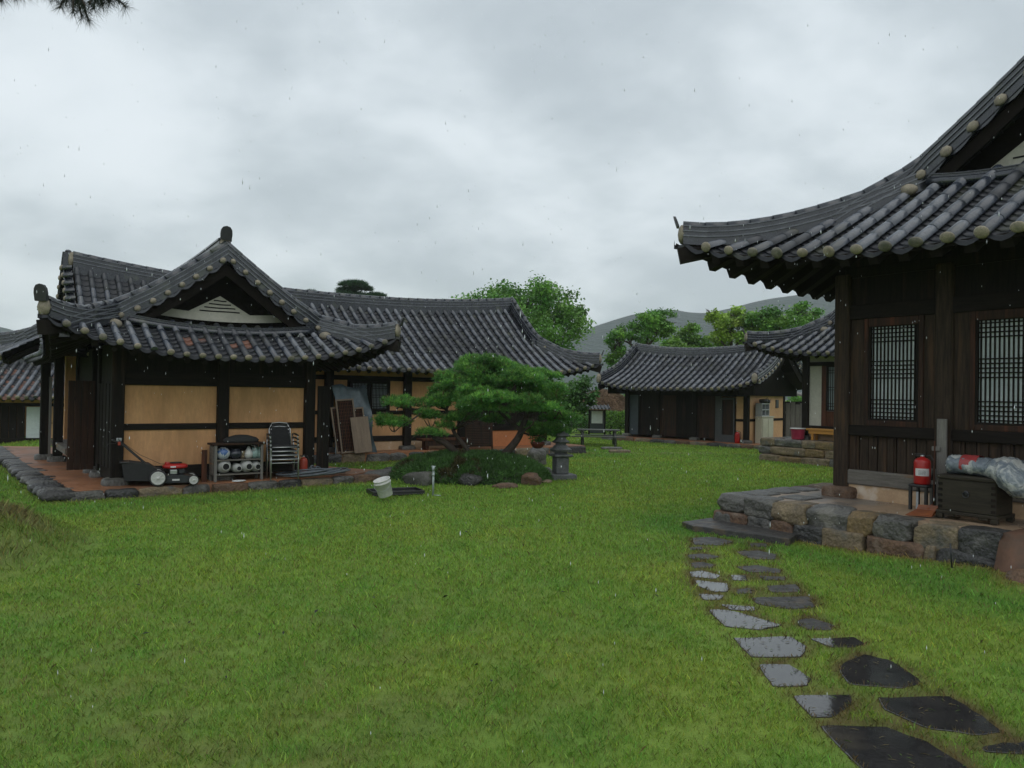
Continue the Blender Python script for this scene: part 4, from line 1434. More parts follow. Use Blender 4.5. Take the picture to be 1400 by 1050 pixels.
STONES = [
    [(20, 50), (100, 44), (185, 62), (150, 78), (30, 76)],
    [(205, 106), (290, 101), (365, 116), (365, 136), (270, 136)],
    [(10, 88), (60, 85), (65, 97), (15, 98)],
    [(5, 118), (60, 114), (130, 126), (95, 137), (12, 134)],
    [(15, 153), (60, 149), (115, 160), (100, 173), (20, 171)],
    [(12, 190), (60, 186), (132, 203), (120, 218), (20, 211)],
    [(30, 226), (165, 238), (167, 270), (110, 273), (40, 248)],
    [(45, 282), (152, 288), (132, 307), (68, 305)],
    [(180, 203), (245, 206), (242, 226), (190, 223)],
    [(205, 263), (260, 258), (268, 278), (208, 280)],
    [(205, 168), (290, 163), (385, 180), (382, 194), (260, 190)],
    [(300, 207), (410, 211), (402, 224), (318, 223)],
    [(335, 248), (455, 243), (468, 273), (350, 274)],
    [(270, 298), (500, 293), (528, 335), (430, 345), (298, 324)],
    [(145, 326), (275, 336), (278, 352), (180, 348)],
    [(88, 346), (170, 350), (392, 412), (300, 430), (158, 417)],
    [(452, 393), (520, 383), (605, 412), (592, 432), (488, 427)],
    [(195, 465), (430, 460), (488, 500), (472, 543), (268, 543)],
    [(515, 470), (690, 463), (735, 490), (690, 502), (600, 502)],
    [(645, 575), (740, 536), (850, 562), (965, 646), (900, 672), (680, 657), (640, 610)],
    [(295, 578), (420, 577), (515, 636), (492, 664), (356, 664)],
    [(440, 707), (680, 702), (678, 750), (602, 793), (516, 793)],
    [(800, 717), (1090, 711), (1205, 780), (1290, 846), (1220, 868), (1005, 842), (835, 766)],
    [(555, 832), (830, 842), (995, 903), (1160, 1004), (1250, 1090), (870, 1110), (735, 1010)],
    [(1225, 912), (1400, 900), (1520, 915), (1500, 950), (1240, 938)],
    [(262, 72), (330, 72), (332, 84), (270, 86)],
]
ST_LAB = [
    'flat dark stepping stone directly below the grey step slab',
    'wide dark stepping stone, second of the house-side row below the slab',
    'tiny brown sunken stone just below the dark stone at the slab',
    'narrow brownish stepping stone above the small grey one in the outer row',
    'small grey stepping stone above the first bright wet one in the outer row',
    'small bright wet stone, topmost of the sky reflecting ones',
    'half wet stepping stone between two smaller bright ones in the outer row',
    'short puddled stone just above the thin grassy sliver in the outer row',
    'smallest bright wet stone in the middle of the path',
    'grassed over grey stone just below the smallest bright wet one',
    'long dark stepping stone, third of the house-side row below the slab',
    'thin sliver of dark stone between two longer house-side ones',
    'blunt dark stepping stone above the broad pebbly one',
    'broad pebbly dark stone halfway along the house-side row',
    'thin grassy sliver of stone above the pointed bright one',
    'pointed bright wet stone tapering towards the house',
    'small dark pointed stone below the broad pebbly one',
    'largest sky reflecting stone, a blunt pale slab in the outer row',
    'thin dark stone half overgrown above the rounded brown black one',
    'rounded brown black stone with a peaked far edge',
    'bright wet stone below the largest sky reflecting slab',
    'rough wet stone, lowest of the outer row with a half bright face',
    'large dark arrow shaped stone reflecting the eaves',
    'biggest black stone cut by the bottom edge of the photo',
    'dark stone cut by the side edge of the photo near the bottom',
    'speck of brown stone beside the first dark stones under the slab',
]
SPOLY = []
for i, pl in enumerate(STONES):
    P = [gp(940 + x * 460 / 1400, 720 + y * 330 / 1004, .0) for x, y in pl]
    zc = float(ground_h(np.array([sum(p.x for p in P) / len(P)]), np.array([sum(p.y for p in P) / len(P)]))[0])
    c = sum(P, Vector()) / len(P)
    # round the outline
    Q = []
    n = len(P)
    for k in range(n):
        a, b, d = P[k - 1], P[k], P[(k + 1) % n]
        for q in (a.lerp(b, .5), a.lerp(b, .82), b.lerp((a + d) / 2, .05), b.lerp(d, .18)):
            q = c + (q - c) * 1.05
            Q.append(q + Vector((noise.noise(q * 11 + Vector((i, 0, 0))), noise.noise(q * 11 + Vector((0, i, 5))), 0)) * .022)
    mb = MB().mat('stone_wet' if i in (5, 6, 7, 8, 14, 15, 17, 18, 19, 20, 21, 22, 23, 24) else 'stone_damp')
    zt = zc + .005
    tilt = (noise.noise(Vector((i * 3.1, 0, 0))) * .006, noise.noise(Vector((0, i * 2.7, 0))) * .006)
    top = [(q.x - c.x, q.y - c.y, zt + tilt[0] * (q.x - c.x) + tilt[1] * (q.y - c.y)) for q in Q]
    ins = [(x * .97, y * .97, z + .0025) for x, y, z in top]
    b = len(mb.v)
    m = len(Q)
    for p in ins + top + [(x * 1.02, y * 1.02, -.08) for x, y, z in top]: mb.vert(p)
    mb.face([b + k for k in range(m)][::1])
    for r in range(2):
        for k in range(m):
            j = (k + 1) % m
            mb.face((b + r * m + j, b + r * m + k, b + r * m + m + k, b + r * m + m + j), r == 0)
    me_ok = Vector((0, 0, 0))
    o = mb.build('stepping_stone', None, (c.x, c.y, 0))
    # make sure the face normals point up
    o.data.update()
    if o.data.polygons[0].normal.z < 0: o.data.flip_normals()
    tag(o, ST_LAB[i], 'stepping stone', 'stepping stones across the lawn')
    SPOLY.append(np.array([(q.x, q.y) for q in Q]))

# step slab below the stone base
mb = MB().mat('stone_damp')
sl = [rh(-.78, -.22), rh(-.62, .14), rh(.05, .16), rh(.02, -1.40), rh(-.46, -1.60), rh(-.54, -1.1)]
c = sum(sl, Vector()) / len(sl)
n = len(sl)
top = [(p.x - c.x, p.y - c.y, .085) for p in sl]
bot = [(x * 1.02, y * 1.02, -.1) for x, y, z in top]
ins = [(x * .965, y * .965, .095) for x, y, z in top]
b = 0
for p in ins + top + bot: mb.vert(p)
mb.face(range(n))
for r in range(2):
    for k in range(n):
        j = (k + 1) % n
        mb.face((r * n + j, r * n + k, r * n + n + k, r * n + n + j))
o = mb.build('step_slab', None, (c.x, c.y, 0))
if o.data.polygons[0].normal.z < 0: o.data.flip_normals()
tag(o, 'flat grey stone step slab at the foot of the rough stone base', 'step')
SLAB = np.array([(p.x, p.y) for p in sl])


def inpoly(X, Y, poly):
    ins = np.zeros(X.shape, bool)
    n = len(poly)
    j = n - 1
    for i in range(n):
        xi, yi = poly[i]; xj, yj = poly[j]
        c = ((yi > Y) != (yj > Y)) & (X < (xj - xi) * (Y - yi) / (yj - yi + 1e-12) + xi)
        ins ^= c
        j = i
    return ins


def polydist(X, Y, poly):
    d = np.full(X.shape, 1e9)
    n = len(poly)
    for i in range(n):
        ax, ay = poly[i]; bx, by = poly[(i + 1) % n]
        dx, dy = bx - ax, by - ay
        t = np.clip(((X - ax) * dx + (Y - ay) * dy) / (dx * dx + dy * dy + 1e-12), 0, 1)
        d = np.minimum(d, np.hypot(X - ax - t * dx, Y - ay - t * dy))
    return d


def wp(f, pts):
    return np.array([(f(x, y).x, f(x, y).y) for x, y in pts])
TERR_A = wp(lh, [(-1.0, -.72), (1.3, -.74), (3.2, -.66), (4.8, -.40), (6.3, .1), (6.3, .6), (5.0, 1.1), (4.3, 3.0), (4.4, 9), (-1.6, 11.5), (-1.25, 5)])
TERR_B = wp(lh, [(4.35, 3.86), (14.95, 3.5), (15.0, 9), (4.4, 9)])
BASE_R = wp(rh, [(-.05, .05), (-.05, -4.0), (-.45, -4.3), (-.5, -9), (8, -9), (8, .05)])
TERR_C = wp(ch, [(-1.15, -.85), (5.95, -.85), (5.95, 4), (-1.15, 4)])
BASE_F = wp(fh, [(0, .1), (0, -9), (7, -9), (7, .1)])
MOUND_C = Vector((-.92, 17.75, 0))
def mound_r(X, Y):
    return np.hypot((X - MOUND_C.x) / 1.82, (Y - MOUND_C.y) / 1.25)

def vnoise(X, Y, s, seed=0):
    """cheap smooth value noise for scattering"""
    r = np.random.default_rng(seed)
    T = r.random((64, 64))
    x = X * s; y = Y * s
    xi = np.floor(x).astype(int); yi = np.floor(y).astype(int)
    fx = x - xi; fy = y - yi
    fx = fx * fx * (3 - 2 * fx); fy = fy * fy * (3 - 2 * fy)
    a = T[xi % 64, yi % 64]; b_ = T[(xi + 1) % 64, yi % 64]; c_ = T[xi % 64, (yi + 1) % 64]; d = T[(xi + 1) % 64, (yi + 1) % 64]
    return (a * (1 - fx) + b_ * fx) * (1 - fy) + (c_ * (1 - fx) + d * fx) * fy


def fbm(X, Y, s, seed=0, o=4):
    t = 0; a = 1; w = 0
    for k in range(o):
        t = t + a * vnoise(X + 17 * k, Y - 31 * k, s * 2 ** k, seed + k); w += a; a *= .55
    return t / w


def lawn_col(X, Y):
    """grass colour by place: yellow-green lawn, browner worn patches, lush green by the walls, dry straw by the stones"""
    n1 = fbm(X, Y, .55, 1); n2 = fbm(X, Y, 2.6, 5); n3 = fbm(X, Y, 7.0, 9, 3)
    base = np.stack([0.245 + 0 * X, 0.395 + 0 * X, 0.056 + 0 * X], -1)
    lush = np.array([0.130, 0.320, 0.048]); yel = np.array([0.300, 0.415, 0.060]); brn = np.array([0.23, 0.175, 0.065])
    k = np.clip((n1 - .47) * 4.0, 0, 1)[..., None]
    col = base * (1 - k) + yel * k
    k = np.clip((n2 - .50) * 3.5, 0, 1)[..., None] * .45
    col = col * (1 - k) + lush * k
    # worn foreground: browner and sparser
    near = np.clip((9.0 - Y) / 5.0, 0, 1) * np.clip((1.6 - X) / 2.5, 0, 1)
    k = (np.clip((n3 - .50 + .11 * near) * 4.0, 0, 1) * (.08 + .40 * near))[..., None]
    col = col * (1 - k) + brn * k
    dR = polydist(X, Y, BASE_R)
    k = (np.clip(1 - np.abs(dR - .75) / .75, 0, 1) * .8)[..., None]
    col = col * (1 - k) + lush * k
    k = (np.clip(1 - dR / .22, 0, 1))[..., None]
    straw = np.array([0.30, 0.20, 0.075])
    col = col * (1 - k) + straw * k
    dA = np.minimum(polydist(X, Y, TERR_A), polydist(X, Y, TERR_B))
    k = (np.clip(1 - np.abs(dA - .9) / .9, 0, 1) * .6)[..., None]
    col = col * (1 - k) + lush * k
    k = (np.clip(1 - dA / .35, 0, 1) * .55)[..., None]
    col = col * (1 - k) + brn * k
    for P in SPOLY:
        c = P.mean(0); rad = np.hypot(*(P - c).T).max() + .15
        m = np.hypot(X - c[0], Y - c[1]) < rad
        if m.any():
            d = polydist(X[m], Y[m], P)
            kk = np.clip(1.25 - d / .085, 0, 1)[..., None] * .92
            col[m] = col[m] * (1 - kk) + np.array([0.15, 0.088, 0.042]) * kk
    # the dry bank on the left
    r = np.hypot(X + 6.95, (Y - 8.7) / 1.15)
    k = (np.clip((2.1 - r) / .9, 0, 1) * (.35 + .65 * np.clip((n2 - .35) * 3, 0, 1)))[..., None]
    col = col * (1 - k) + np.array([0.26, 0.225, 0.095]) * k
    return col


# ground sheet: fine near, coarse far
def axis(lo, hi, near_lo, near_hi, fine, k):
    a = list(np.arange(near_lo, near_hi + 1e-6, fine))
    s = fine
    x = near_hi
    while x < hi:
        s *= k; x += s; a.append(min(x, hi))
    s = fine; x = near_lo
    while x > lo:
        s *= k; x -= s; a.insert(0, max(x, lo))
    return np.array(a)
gxs = axis(-2600, 2600, -16, 16, .25, 1.22); gys = axis(-2600, 2600, 0, 40, .25, 1.22)
GX, GY = np.meshgrid(gxs, gys, indexing='ij')
GZ = ground_h(GX, GY)
gv = np.stack([GX, GY, GZ], -1).reshape(-1, 3)
I, J = np.meshgrid(np.arange(len(gxs) - 1), np.arange(len(gys) - 1), indexing='ij')
k0 = (I * len(gys) + J).ravel()
gf = np.stack([k0, k0 + len(gys), k0 + len(gys) + 1, k0 + 1], -1)
gc = lawn_col(gv[:, 0], gv[:, 1]) * .80
soil = fbm(gv[:, 0], gv[:, 1], 1.2, 21)
# bare soil strip in front of the hall and a worn path across the far lawn
su = gv[:, 0] * U.x + gv[:, 1] * U.y - (LH0.x * U.x + LH0.y * U.y); sv = gv[:, 0] * V.x + gv[:, 1] * V.y - (LH0.x * V.x + LH0.y * V.y)
kk = (np.clip(1 - np.abs(sv - 3.3) / .75, 0, 1) * np.clip((su - 4.5) / .5, 0, 1) * np.clip((9.5 - su) / 1.5, 0, 1))
kk = np.clip(kk * 1.6 + (soil - .5) * .8, 0, 1) * (kk > 0)
gc = gc * (1 - kk[:, None]) + np.array([0.14, 0.095, 0.05]) * kk[:, None]
def worn(X, Y):
    n = fbm(X, Y, 1.1, 33)
    t = np.abs(Y - (26.0 + .16 * (X - 2))) / .5
    return np.clip(1 - t, 0, 1) * np.clip((X - 1.5) / 1, 0, 1) * np.clip((9 - X) / 2, 0, 1) * np.clip((n - .35) * 4, 0, 1)
kk = worn(gv[:, 0], gv[:, 1])[:, None] * .8
gc = gc * (1 - kk) + np.array([0.22, 0.155, 0.09]) * kk
pmat('lawn', (1, 1, 1), (0.72, 0.76, 0.66), rough=0.8, scale=9, attr='col', coord='World', bump=1.0, bscale=60, dist=.03, spec=.3)
lawn = np_mesh('lawn', gv, gf, 'lawn', gc)
lawn.data.polygons.foreach_set('use_smooth', [True] * len(lawn.data.polygons))
lawn['kind'] = 'structure'

# ------------------------------------------------------------------ grass blades
def make_grass():
    r = np.random.default_rng(3)
    D0, a0 = 5600.0, 5.0
    d = np.linspace(3.3, 36, 800)
    half = R_(46)
    dens = D0 * np.where(d < 5, 1.0, (a0 / d) ** 1.55)
    w = dens * d * 2 * half
    cdf = np.cumsum(w) * (d[1] - d[0])
    N = int(cdf[-1])
    q = np.interp(r.random(N) * cdf[-1], cdf, d)
    th = (r.random(N) * 2 - 1) * half
    X = q * np.sin(th); Y = q * np.cos(th)
    keep = np.ones(N, bool)
    for P in (TERR_A, TERR_B, BASE_R, TERR_C, BASE_F, SLAB):
        keep &= ~inpoly(X, Y, P)
    keep &= mound_r(X, Y) > .98
    for P in SPOLY:
        c = P.mean(0); rad = np.hypot(*(P - c).T).max()
        m = np.hypot(X - c[0], Y - c[1]) < rad
        idx = np.nonzero(m)[0]
        if len(idx):
            inn = inpoly(X[idx], Y[idx], P)
            dd = polydist(X[idx], Y[idx], P)
            keep[idx[inn & (dd > .010 + .025 * r.random(len(dd)) ** 3)]] = False
            i2 = np.nonzero(np.hypot(X - c[0], Y - c[1]) < rad + .12)[0]
            d2 = polydist(X[i2], Y[i2], P)
            keep[i2[(d2 < .07) & (r.random(len(i2)) < .45)]] = False
    keep &= r.random(N) > worn(X, Y)
    n3 = fbm(X, Y, 7.0, 9, 3)
    near = np.clip((9.0 - Y) / 5.0, 0, 1)
    keep &= ~((n3 > .60) & (r.random(N) < .30 + .45 * near))
    X, Y, q = X[keep], Y[keep], q[keep]
    N = len(X)
    Z = ground_h(X, Y)
    col = lawn_col(X, Y)
    jit = r.normal(1, .24, (N, 1)).clip(.4, 1.8)
    hue = r.normal(0, .16, N)
    col = col * jit
    col[:, 0] *= (1 + hue).clip(.5, 1.7)
    dead = r.random(N) < .06
    col[dead] = np.array([0.24, 0.17, 0.075]) * r.uniform(.5, 1.1, (dead.sum(), 1))
    tall = .8 + .7 * fbm(X, Y, 3.0, 5)
    bank = np.hypot(X + 6.95, (Y - 8.7) / 1.15) < 1.9
    h = .025 * r.uniform(.6, 1.5, N) * tall * (q / 5).clip(.9, 4) ** .32 * (1 + 1.1 * np.clip((2.0 - np.hypot(X + 6.95, (Y - 8.7) / 1.15)) / .8, 0, 1))
    wd = .0042 * r.uniform(.7, 1.35, N) * (q / 5).clip(.8, 8) ** .80
    a = r.random(N) * 2 * math.pi
    tall_b = r.random(N) < .05
    h = h * np.where(tall_b, 1.6, 1)
    col[tall_b] *= 1.25
    lean = r.uniform(.25, 1.1, N) * h
    dx, dy = np.cos(a), np.sin(a)
    b = r.random(N) * 2 * math.pi
    lx, ly = np.cos(b) * lean, np.sin(b) * lean
    base = np.stack([X, Y, Z - .002], -1)
    side = np.stack([dx * wd / 2, dy * wd / 2, 0 * wd], -1)
    v0 = base - side; v1 = base + side
    mid = base + np.stack([lx * .45, ly * .45, h * .62], -1)
    v2 = mid - side * .75; v3 = mid + side * .75
    tip = base + np.stack([lx, ly, h * .92], -1)
    v = np.stack([v0, v1, v3, tip, v2], 1).reshape(-1, 3)
    f = (np.arange(N)[:, None] * 5 + np.array([0, 1, 2, 3, 4])).astype(np.int32)
    cc = np.repeat(col, 5, 0)
    # clippings lying on the stepping stones
    ev, ec = [], []
    for P in SPOLY:
        c0 = P.min(0); c1 = P.max(0)
        n = int(26 * np.prod(c1 - c0) / .35) + 3
        pts = c0 + r.random((n, 2)) * (c1 - c0)
        pts = pts[inpoly(pts[:, 0], pts[:, 1], P)]
        for p in pts:
            zc = float(ground_h(np.array([p[0]]), np.array([p[1]]))[0]) + .014
            an = r.random() * 6.28; L = r.uniform(.015, .06); w = .0018
            d = np.array([math.cos(an), math.sin(an)]); e = np.array([-d[1], d[0]]) * w
            q = [p - d * L / 2 - e, p - d * L / 2 + e, p + e, p + d * L / 2, p - e]
            ev += [(x, y, zc + (.004 if k == 2 or k == 4 else 0)) for k, (x, y) in enumerate(q)]
            cc_ = np.array([0.30, 0.24, 0.12]) if r.random() < .6 else np.array([0.16, 0.28, 0.05])
            ec += [cc_ * r.uniform(.4, 1.1)] * 5
    if ev:
        n0 = len(v); m = len(ev) // 5
        v = np.concatenate([v, np.array(ev)]); cc = np.concatenate([cc, np.array(ec)])
        f = np.concatenate([f, (n0 + np.arange(m)[:, None] * 5 + np.array([0, 1, 2, 3, 4])).astype(np.int32)])
    o = np_mesh('grass', v, f, 'grass', cc)
    o['kind'] = 'stuff'
    print('grass blades', N)
make_grass()

# ================================================================== THINGS AROUND THE L-SHAPED HOUSE
def RotL(o, rz):
    o.rotation_euler.z = rz
    return o


# ---- lawnmower
mw = lh(.90, -.42, ZF)
MW = thing('lawn_mower', 'red and black push mower with rear grass bag by the ochre wall', 'lawnmower', mw, ANG + R_(-9))
MW.scale = (.92, .92, .92)
# local x points to the mower's front
def deck(m):
    prof = [(-.32, .06), (-.34, .14), (-.27, .20), (.20, .21), (.42, .17), (.47, .10), (.45, .05)]
    ys = (-.25, .25)
    A = [Vector((x, -.25, z)) for x, z in prof]; B = [Vector((x, .25, z)) for x, z in prof]
    m.poly(A); m.poly(B[::-1])
    for i in range(len(A)):
        j = (i + 1) % len(A)
        m.poly([A[i], B[i], B[j], A[j]])
    m.box(-.2, .15, -.262, -.25, .075, .15, .004)
    m.mat('label_white'); m.poly([(.0, -.264, .10), (.14, -.264, .10), (.14, -.264, .135), (.0, -.264, .135)])
part(MW, 'deck', 'dark_metal', deck)
def engine(m):
    m.lathe([(.10, .20), (.12, .22), (.12, .30), (.10, .33)], (.06, 0, 0), 16)
    m.mat('aluminium'); m.box(-.04, .10, -.16, -.08, .22, .31, .01)
    m.mat('dark_metal'); m.box(.12, .25, -.12, .08, .22, .32, .02)
part(MW, 'engine', 'black_plastic', engine)
def cover(m):
    m.lathe([(.20, .335), (.215, .35), (.215, .385), (.19, .415), (.14, .43), (.05, .435)], (.06, 0, 0), 18, M=Matrix.Diagonal((1.12, .85, 1, 1)))
    m.box(-.13, -.04, -.09, .09, .40, .46, .012)
    m.mat('black_plastic'); m.lathe([(.12, .435), (.11, .455), (.02, .46)], (.08, 0, 0), 14)
    m.mat('label_white'); m.poly([(-.03, -.186, .36), (.07, -.189, .36), (.07, -.187, .385), (-.03, -.183, .385)])
part(MW, 'engine_cover', 'red_paint', cover)
def wheel(parent, x, y, r, w):
    W_ = Matrix.Translation((x, y, r)) @ Matrix.Rotation(R_(90), 4, 'X')
    mb = MB().mat('black_plastic')
    mb.lathe([(r * .78, -w / 2), (r * .96, -w / 2), (r, -w * .3), (r, w * .3), (r * .96, w / 2), (r * .78, w / 2), (r * .78, -w / 2)], (0, 0, 0), 24, M=W_)
    o = mb.build('wheel', parent)
    mb = MB().mat('white_plastic')
    s = w / 2 + .002
    for sg in (1,):
        mb.lathe([(r * .80, -s * .6), (r * .80, s), (r * .70, s + .004), (r * .66, s * .6)], (0, 0, 0), 24, M=W_)
        mb.lathe([(r * .66, s * .5), (r * .02, s * .4)], (0, 0, 0), 24, M=W_)
        mb.lathe([(r * .22, s * .4), (r * .20, s + .01), (r * .02, s + .012)], (0, 0, 0), 16, M=W_)
        for k in range(8):
            a = 2 * math.pi * k / 8
            R2 = W_ @ Matrix.Rotation(a, 4, 'Z')
            mb.box(r * .18, r * .72, -r * .055, r * .055, s * .3, s + .006, M=R2)
        mb.mat('black_plastic')
        for k in range(8):
            a = 2 * math.pi * (k + .5) / 8
            R2 = W_ @ Matrix.Rotation(a, 4, 'Z')
            mb.box(r * .30, r * .64, -r * .10, r * .10, s * .3, s * .52, M=R2)
    # outer face looks towards -y in mower space
    mb.build('rim', o)
for x, r in ((-.26, .165), (.40, .105)):
    wheel(MW, x, -.285, r, .05)
    wheel(MW, x, .285, r, .05)
def bag(m):
    A = [(-.30, .10), (-.86, .13), (-.92, .48), (-.80, .50), (-.42, .44), (-.28, .34)]
    for y0, y1 in ((-.24, .24),):
        P0 = [Vector((x, y0, z)) for x, z in A]; P1 = [Vector((x, y1, z)) for x, z in A]
        Pm0 = [Vector((x * 1.0 - .0, y0 - .02, z * 1.0)) for x, z in A]
        m.poly(P0); m.poly(P1[::-1])
        for i in range(len(A)):
            j = (i + 1) % len(A); m.poly([P0[i], P1[i], P1[j], P0[j]])
    m.mat('black_plastic'); m.box(-.95, -.78, -.255, .255, .47, .50, .008)
part(MW, 'grass_bag', 'black_cloth', bag)
def handle(m):
    for y in (-.22, .22):
        m.tube([(-.20, y, .18), (-.55, y, .50), (-.95, y, .88), (-1.06, y, .92)], .014, 8)
    m.tube([(-1.06, -.22, .92), (-1.09, 0, .925), (-1.06, .22, .92)], .014, 8)
    m.tube([(-.92, -.22, .86), (-1.0, 0, .97), (-.92, .22, .86)], .007, 6)
    m.tube([(-.95, -.2, .88), (-1.15, -.25, .86), (-1.22, -.26, .80), (-1.25, -.25, .90)], .006, 6)
    m.mat('grey_paint'); m.box(-1.02, -.92, -.05, .05, .90, .96, .01)
    m.mat('red_dull'); m.box(-.99, -.94, -.25, -.20, .83, .90, .008)
    m.mat('black_plastic'); m.tube([(-.95, .1, .9), (-.6, .05, .62), (-.2, .02, .42), (.0, 0, .42)], .005, 6)
part(MW, 'handlebar', 'black_plastic', handle)

# ---- wooden stand of pots
RK = lh(1.66, -.30, ZF)
SH = thing('pot_shelf', 'weathered wooden shelf of vases and jars against the ochre wall', 'shelf', RK, ANG + R_(2))
SW, SD, SHH = .96, .34, .74
for x in (0, SW - .05):
    for y in (-SD / 2, SD / 2 - .045):
        boxp(SH, 'leg', 'wood_post_grey', x, x + .05, y, y + .045, 0, SHH, .006)
boxp(SH, 'top_board', 'wood_brown', -.04, SW + .04, -SD / 2 - .02, SD / 2 + .02, SHH - .03, SHH + .01, .006)
boxp(SH, 'shelf_board', 'wood_grey', .0, SW, -SD / 2 + .01, SD / 2, .40, .425, .004)
boxp(SH, 'shelf_board', 'wood_grey', .0, SW, -SD / 2 + .01, SD / 2, .12, .145, .004)
boxp(SH, 'back_board', 'wood_dark', .05, SW - .05, SD / 2 - .03, SD / 2 - .005, .145, SHH - .03, 0)
boxp(SH, 'side_board', 'wood_grey', -.012, -.001, -SD / 2 + .05, SD / 2 - .05, .15, SHH - .05, 0)
boxp(SH, 'side_board', 'wood_grey', SW + .001, SW + .012, -SD / 2 + .05, SD / 2 - .05, .15, SHH - .05, 0)
def shp(x, y, z):
    a = ANG + R_(2)
    return RK + Vector((math.cos(a), math.sin(a), 0)) * x + Vector((-math.sin(a), math.cos(a), 0)) * y + Vector((0, 0, z))
def pot(name, label, cat, prof, mat, p, group, spout=False, handle_=False, tilt=None, hole=None):
    mb = MB().mat(mat)
    mb.lathe(prof, (0, 0, 0), 22)
    top = prof[-1]
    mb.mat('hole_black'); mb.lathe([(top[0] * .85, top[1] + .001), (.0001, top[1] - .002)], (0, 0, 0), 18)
    mb.mat(mat)
    mx = max(r for r, z in prof)
    if handle_:
        zz = prof[len(prof) // 2][1]
        mb.tube([(mx * .8, 0, zz - .02), (mx * 1.5, 0, zz), (mx * 1.4, 0, zz + .07), (mx * .5, 0, zz + .09)], .007, 6)
    if spout:
        mb.tube([(-mx * .8, 0, prof[1][1] + .05), (-mx * 1.4, 0, prof[-1][1] - .03)], [.014, .008], 6)
    o = mb.build(name, None, p)
    if tilt is not None:
        o.rotation_euler = tilt
    return tag(o, label, cat, group)
G1 = 'pots on the wooden shelf'
pot('jar', 'round white jar painted with blue on the upper board', 'jar', [(.06, 0), (.10, .03), (.135, .10), (.13, .16), (.09, .215), (.05, .225), (.055, .24)], 'porcelain_blue', shp(.20, -.03, .425), G1)
pot('bowl', 'dark glazed pot between the blue painted jar and the little cup', 'pot', [(.06, 0), (.13, .06), (.14, .12), (.11, .17), (.08, .18), (.09, .20)], 'glaze_dark', shp(.44, -.02, .425), G1)
pot('cup', 'small grey cup on the upper board between dark pot and white ewer', 'cup', [(.03, 0), (.045, .04), (.03, .08), (.05, .15), (.045, .16)], 'stone_tan', shp(.58, -.05, .425), G1)
pot('ewer', 'white ewer with pointed top and thin handle on the upper board', 'jug', [(.05, 0), (.085, .05), (.09, .11), (.05, .18), (.025, .23), (.006, .25)], 'porcelain', shp(.70, -.04, .425), G1, handle_=True)
pot('jug', 'stout pale green jug next to the white ewer', 'jug', [(.06, 0), (.09, .06), (.085, .14), (.055, .19), (.06, .215)], 'celadon', shp(.83, -.03, .425), G1, handle_=True)
pot('vase', 'slim pale green bottle vase at the end of the upper board', 'vase', [(.04, 0), (.06, .05), (.058, .10), (.025, .16), (.018, .21), (.026, .225)], 'celadon', shp(.915, -.04, .425), G1)
def lying(i, x, R, L, lab, mat='porcelain'):
    pr = [(R * .6, 0), (R * .95, L * .2), (R, L * .5), (R * .8, L * .8), (R * .45, L * .95), (R * .50, L)]
    o = pot('vase', lab, 'vase', pr, mat, shp(x, .12, .147 + R * 1.0), G1, tilt=(R_(90), 0, ANG + R_(2)))
lying(0, .22, .145, .30, 'big white vase lying mouth outward on the lower board, largest of its row')
lying(1, .475, .10, .30, 'small cream vase lying on the lower board beside the big one')
lying(2, .67, .13, .31, 'white vase with wide black mouth lying on the lower board')
lying(3, .86, .115, .28, 'rounded white vase lying at the end of the lower board', 'porcelain_blue' if 0 else 'porcelain')
mb = MB().mat('black_cloth')
mb.lathe([(.34, 0), (.36, .05), (.30, .10), (.12, .15), (.02, .155)], (0, 0, 0), 20, M=Matrix.Diagonal((1, .42, 1, 1)))
tag(mb.build('tray', None, shp(.56, 0, SHH + .01), ANG), 'dark oval lid lying on top of the pot shelf', 'lid')
tag(part(None, 'plank', 'wood_red', lambda m: m.box(-.05, .05, -.015, .015, 0, .62, .004), loc=lh(1.52, -.30, ZF), rz=ANG), 'reddish plank standing at the mower side of the pot shelf', 'plank')
o = rock_mb((.26, .1, .035), 301, 'label_white', boxy=4, amp=.1, sub=4).build('stone_scrap', None, lh(2.12, -.55, ZF + .015), ANG)
tag(o, 'small pale scrap on the terrace below the pot shelf', 'scrap')

# ---- stack of metal chairs
def chair_parts(t):
    fm = 'aluminium'
    w, d, sh, ah, bh = .54, .42, .43, .64, .88
    for y in (-w / 2, w / 2):
        part(t, 'leg', fm, lambda m, y=y: m.tube([(-.0, y, 0), (.0, y, sh), (.03, y, ah - .05), (.0, y, ah)], .014, 8))
        part(t, 'leg', fm, lambda m, y=y: m.tube([(d, y, 0), (d - .04, y, sh), (d + .04, y * .95, ah + .02)], .014, 8))
        part(t, 'armrest', 'black_plastic', lambda m, y=y: m.tube([(-.02, y, ah + .01), (d * .6, y, ah + .03), (d + .03, y * .96, ah + .02)], [.018, .02, .014], 8))
    part(t, 'seat_frame', fm, lambda m: [m.tube([(.0, -w / 2, sh - .02), (.0, w / 2, sh - .02)], .014, 8), m.tube([(d - .04, -w / 2, sh - .02), (d - .04, w / 2, sh - .02)], .012, 8), m.tube([(0, -w / 2, .34), (0, w / 2, .34)], .010, 8)])
    part(t, 'seat', 'black_cloth', lambda m: m.box(.0, d - .02, -w / 2 + .03, w / 2 - .03, sh - .015, sh + .01, .008))
    def back(m):
        for k in range(6):
            z0 = sh + .05 + k * .065; x = d - .03 + k * .022
            m.box(x, x + .012, -.20, .20, z0, z0 + .066)
    part(t, 'backrest', 'black_cloth', back)
    part(t, 'back_frame', fm, lambda m: [m.tube([(d - .04, -.21, sh), (d + .06, -.215, .75), (d + .10, -.15, bh), (d + .11, 0, bh + .015), (d + .10, .15, bh), (d + .06, .215, .75), (d - .04, .21, sh)], .012, 8)])
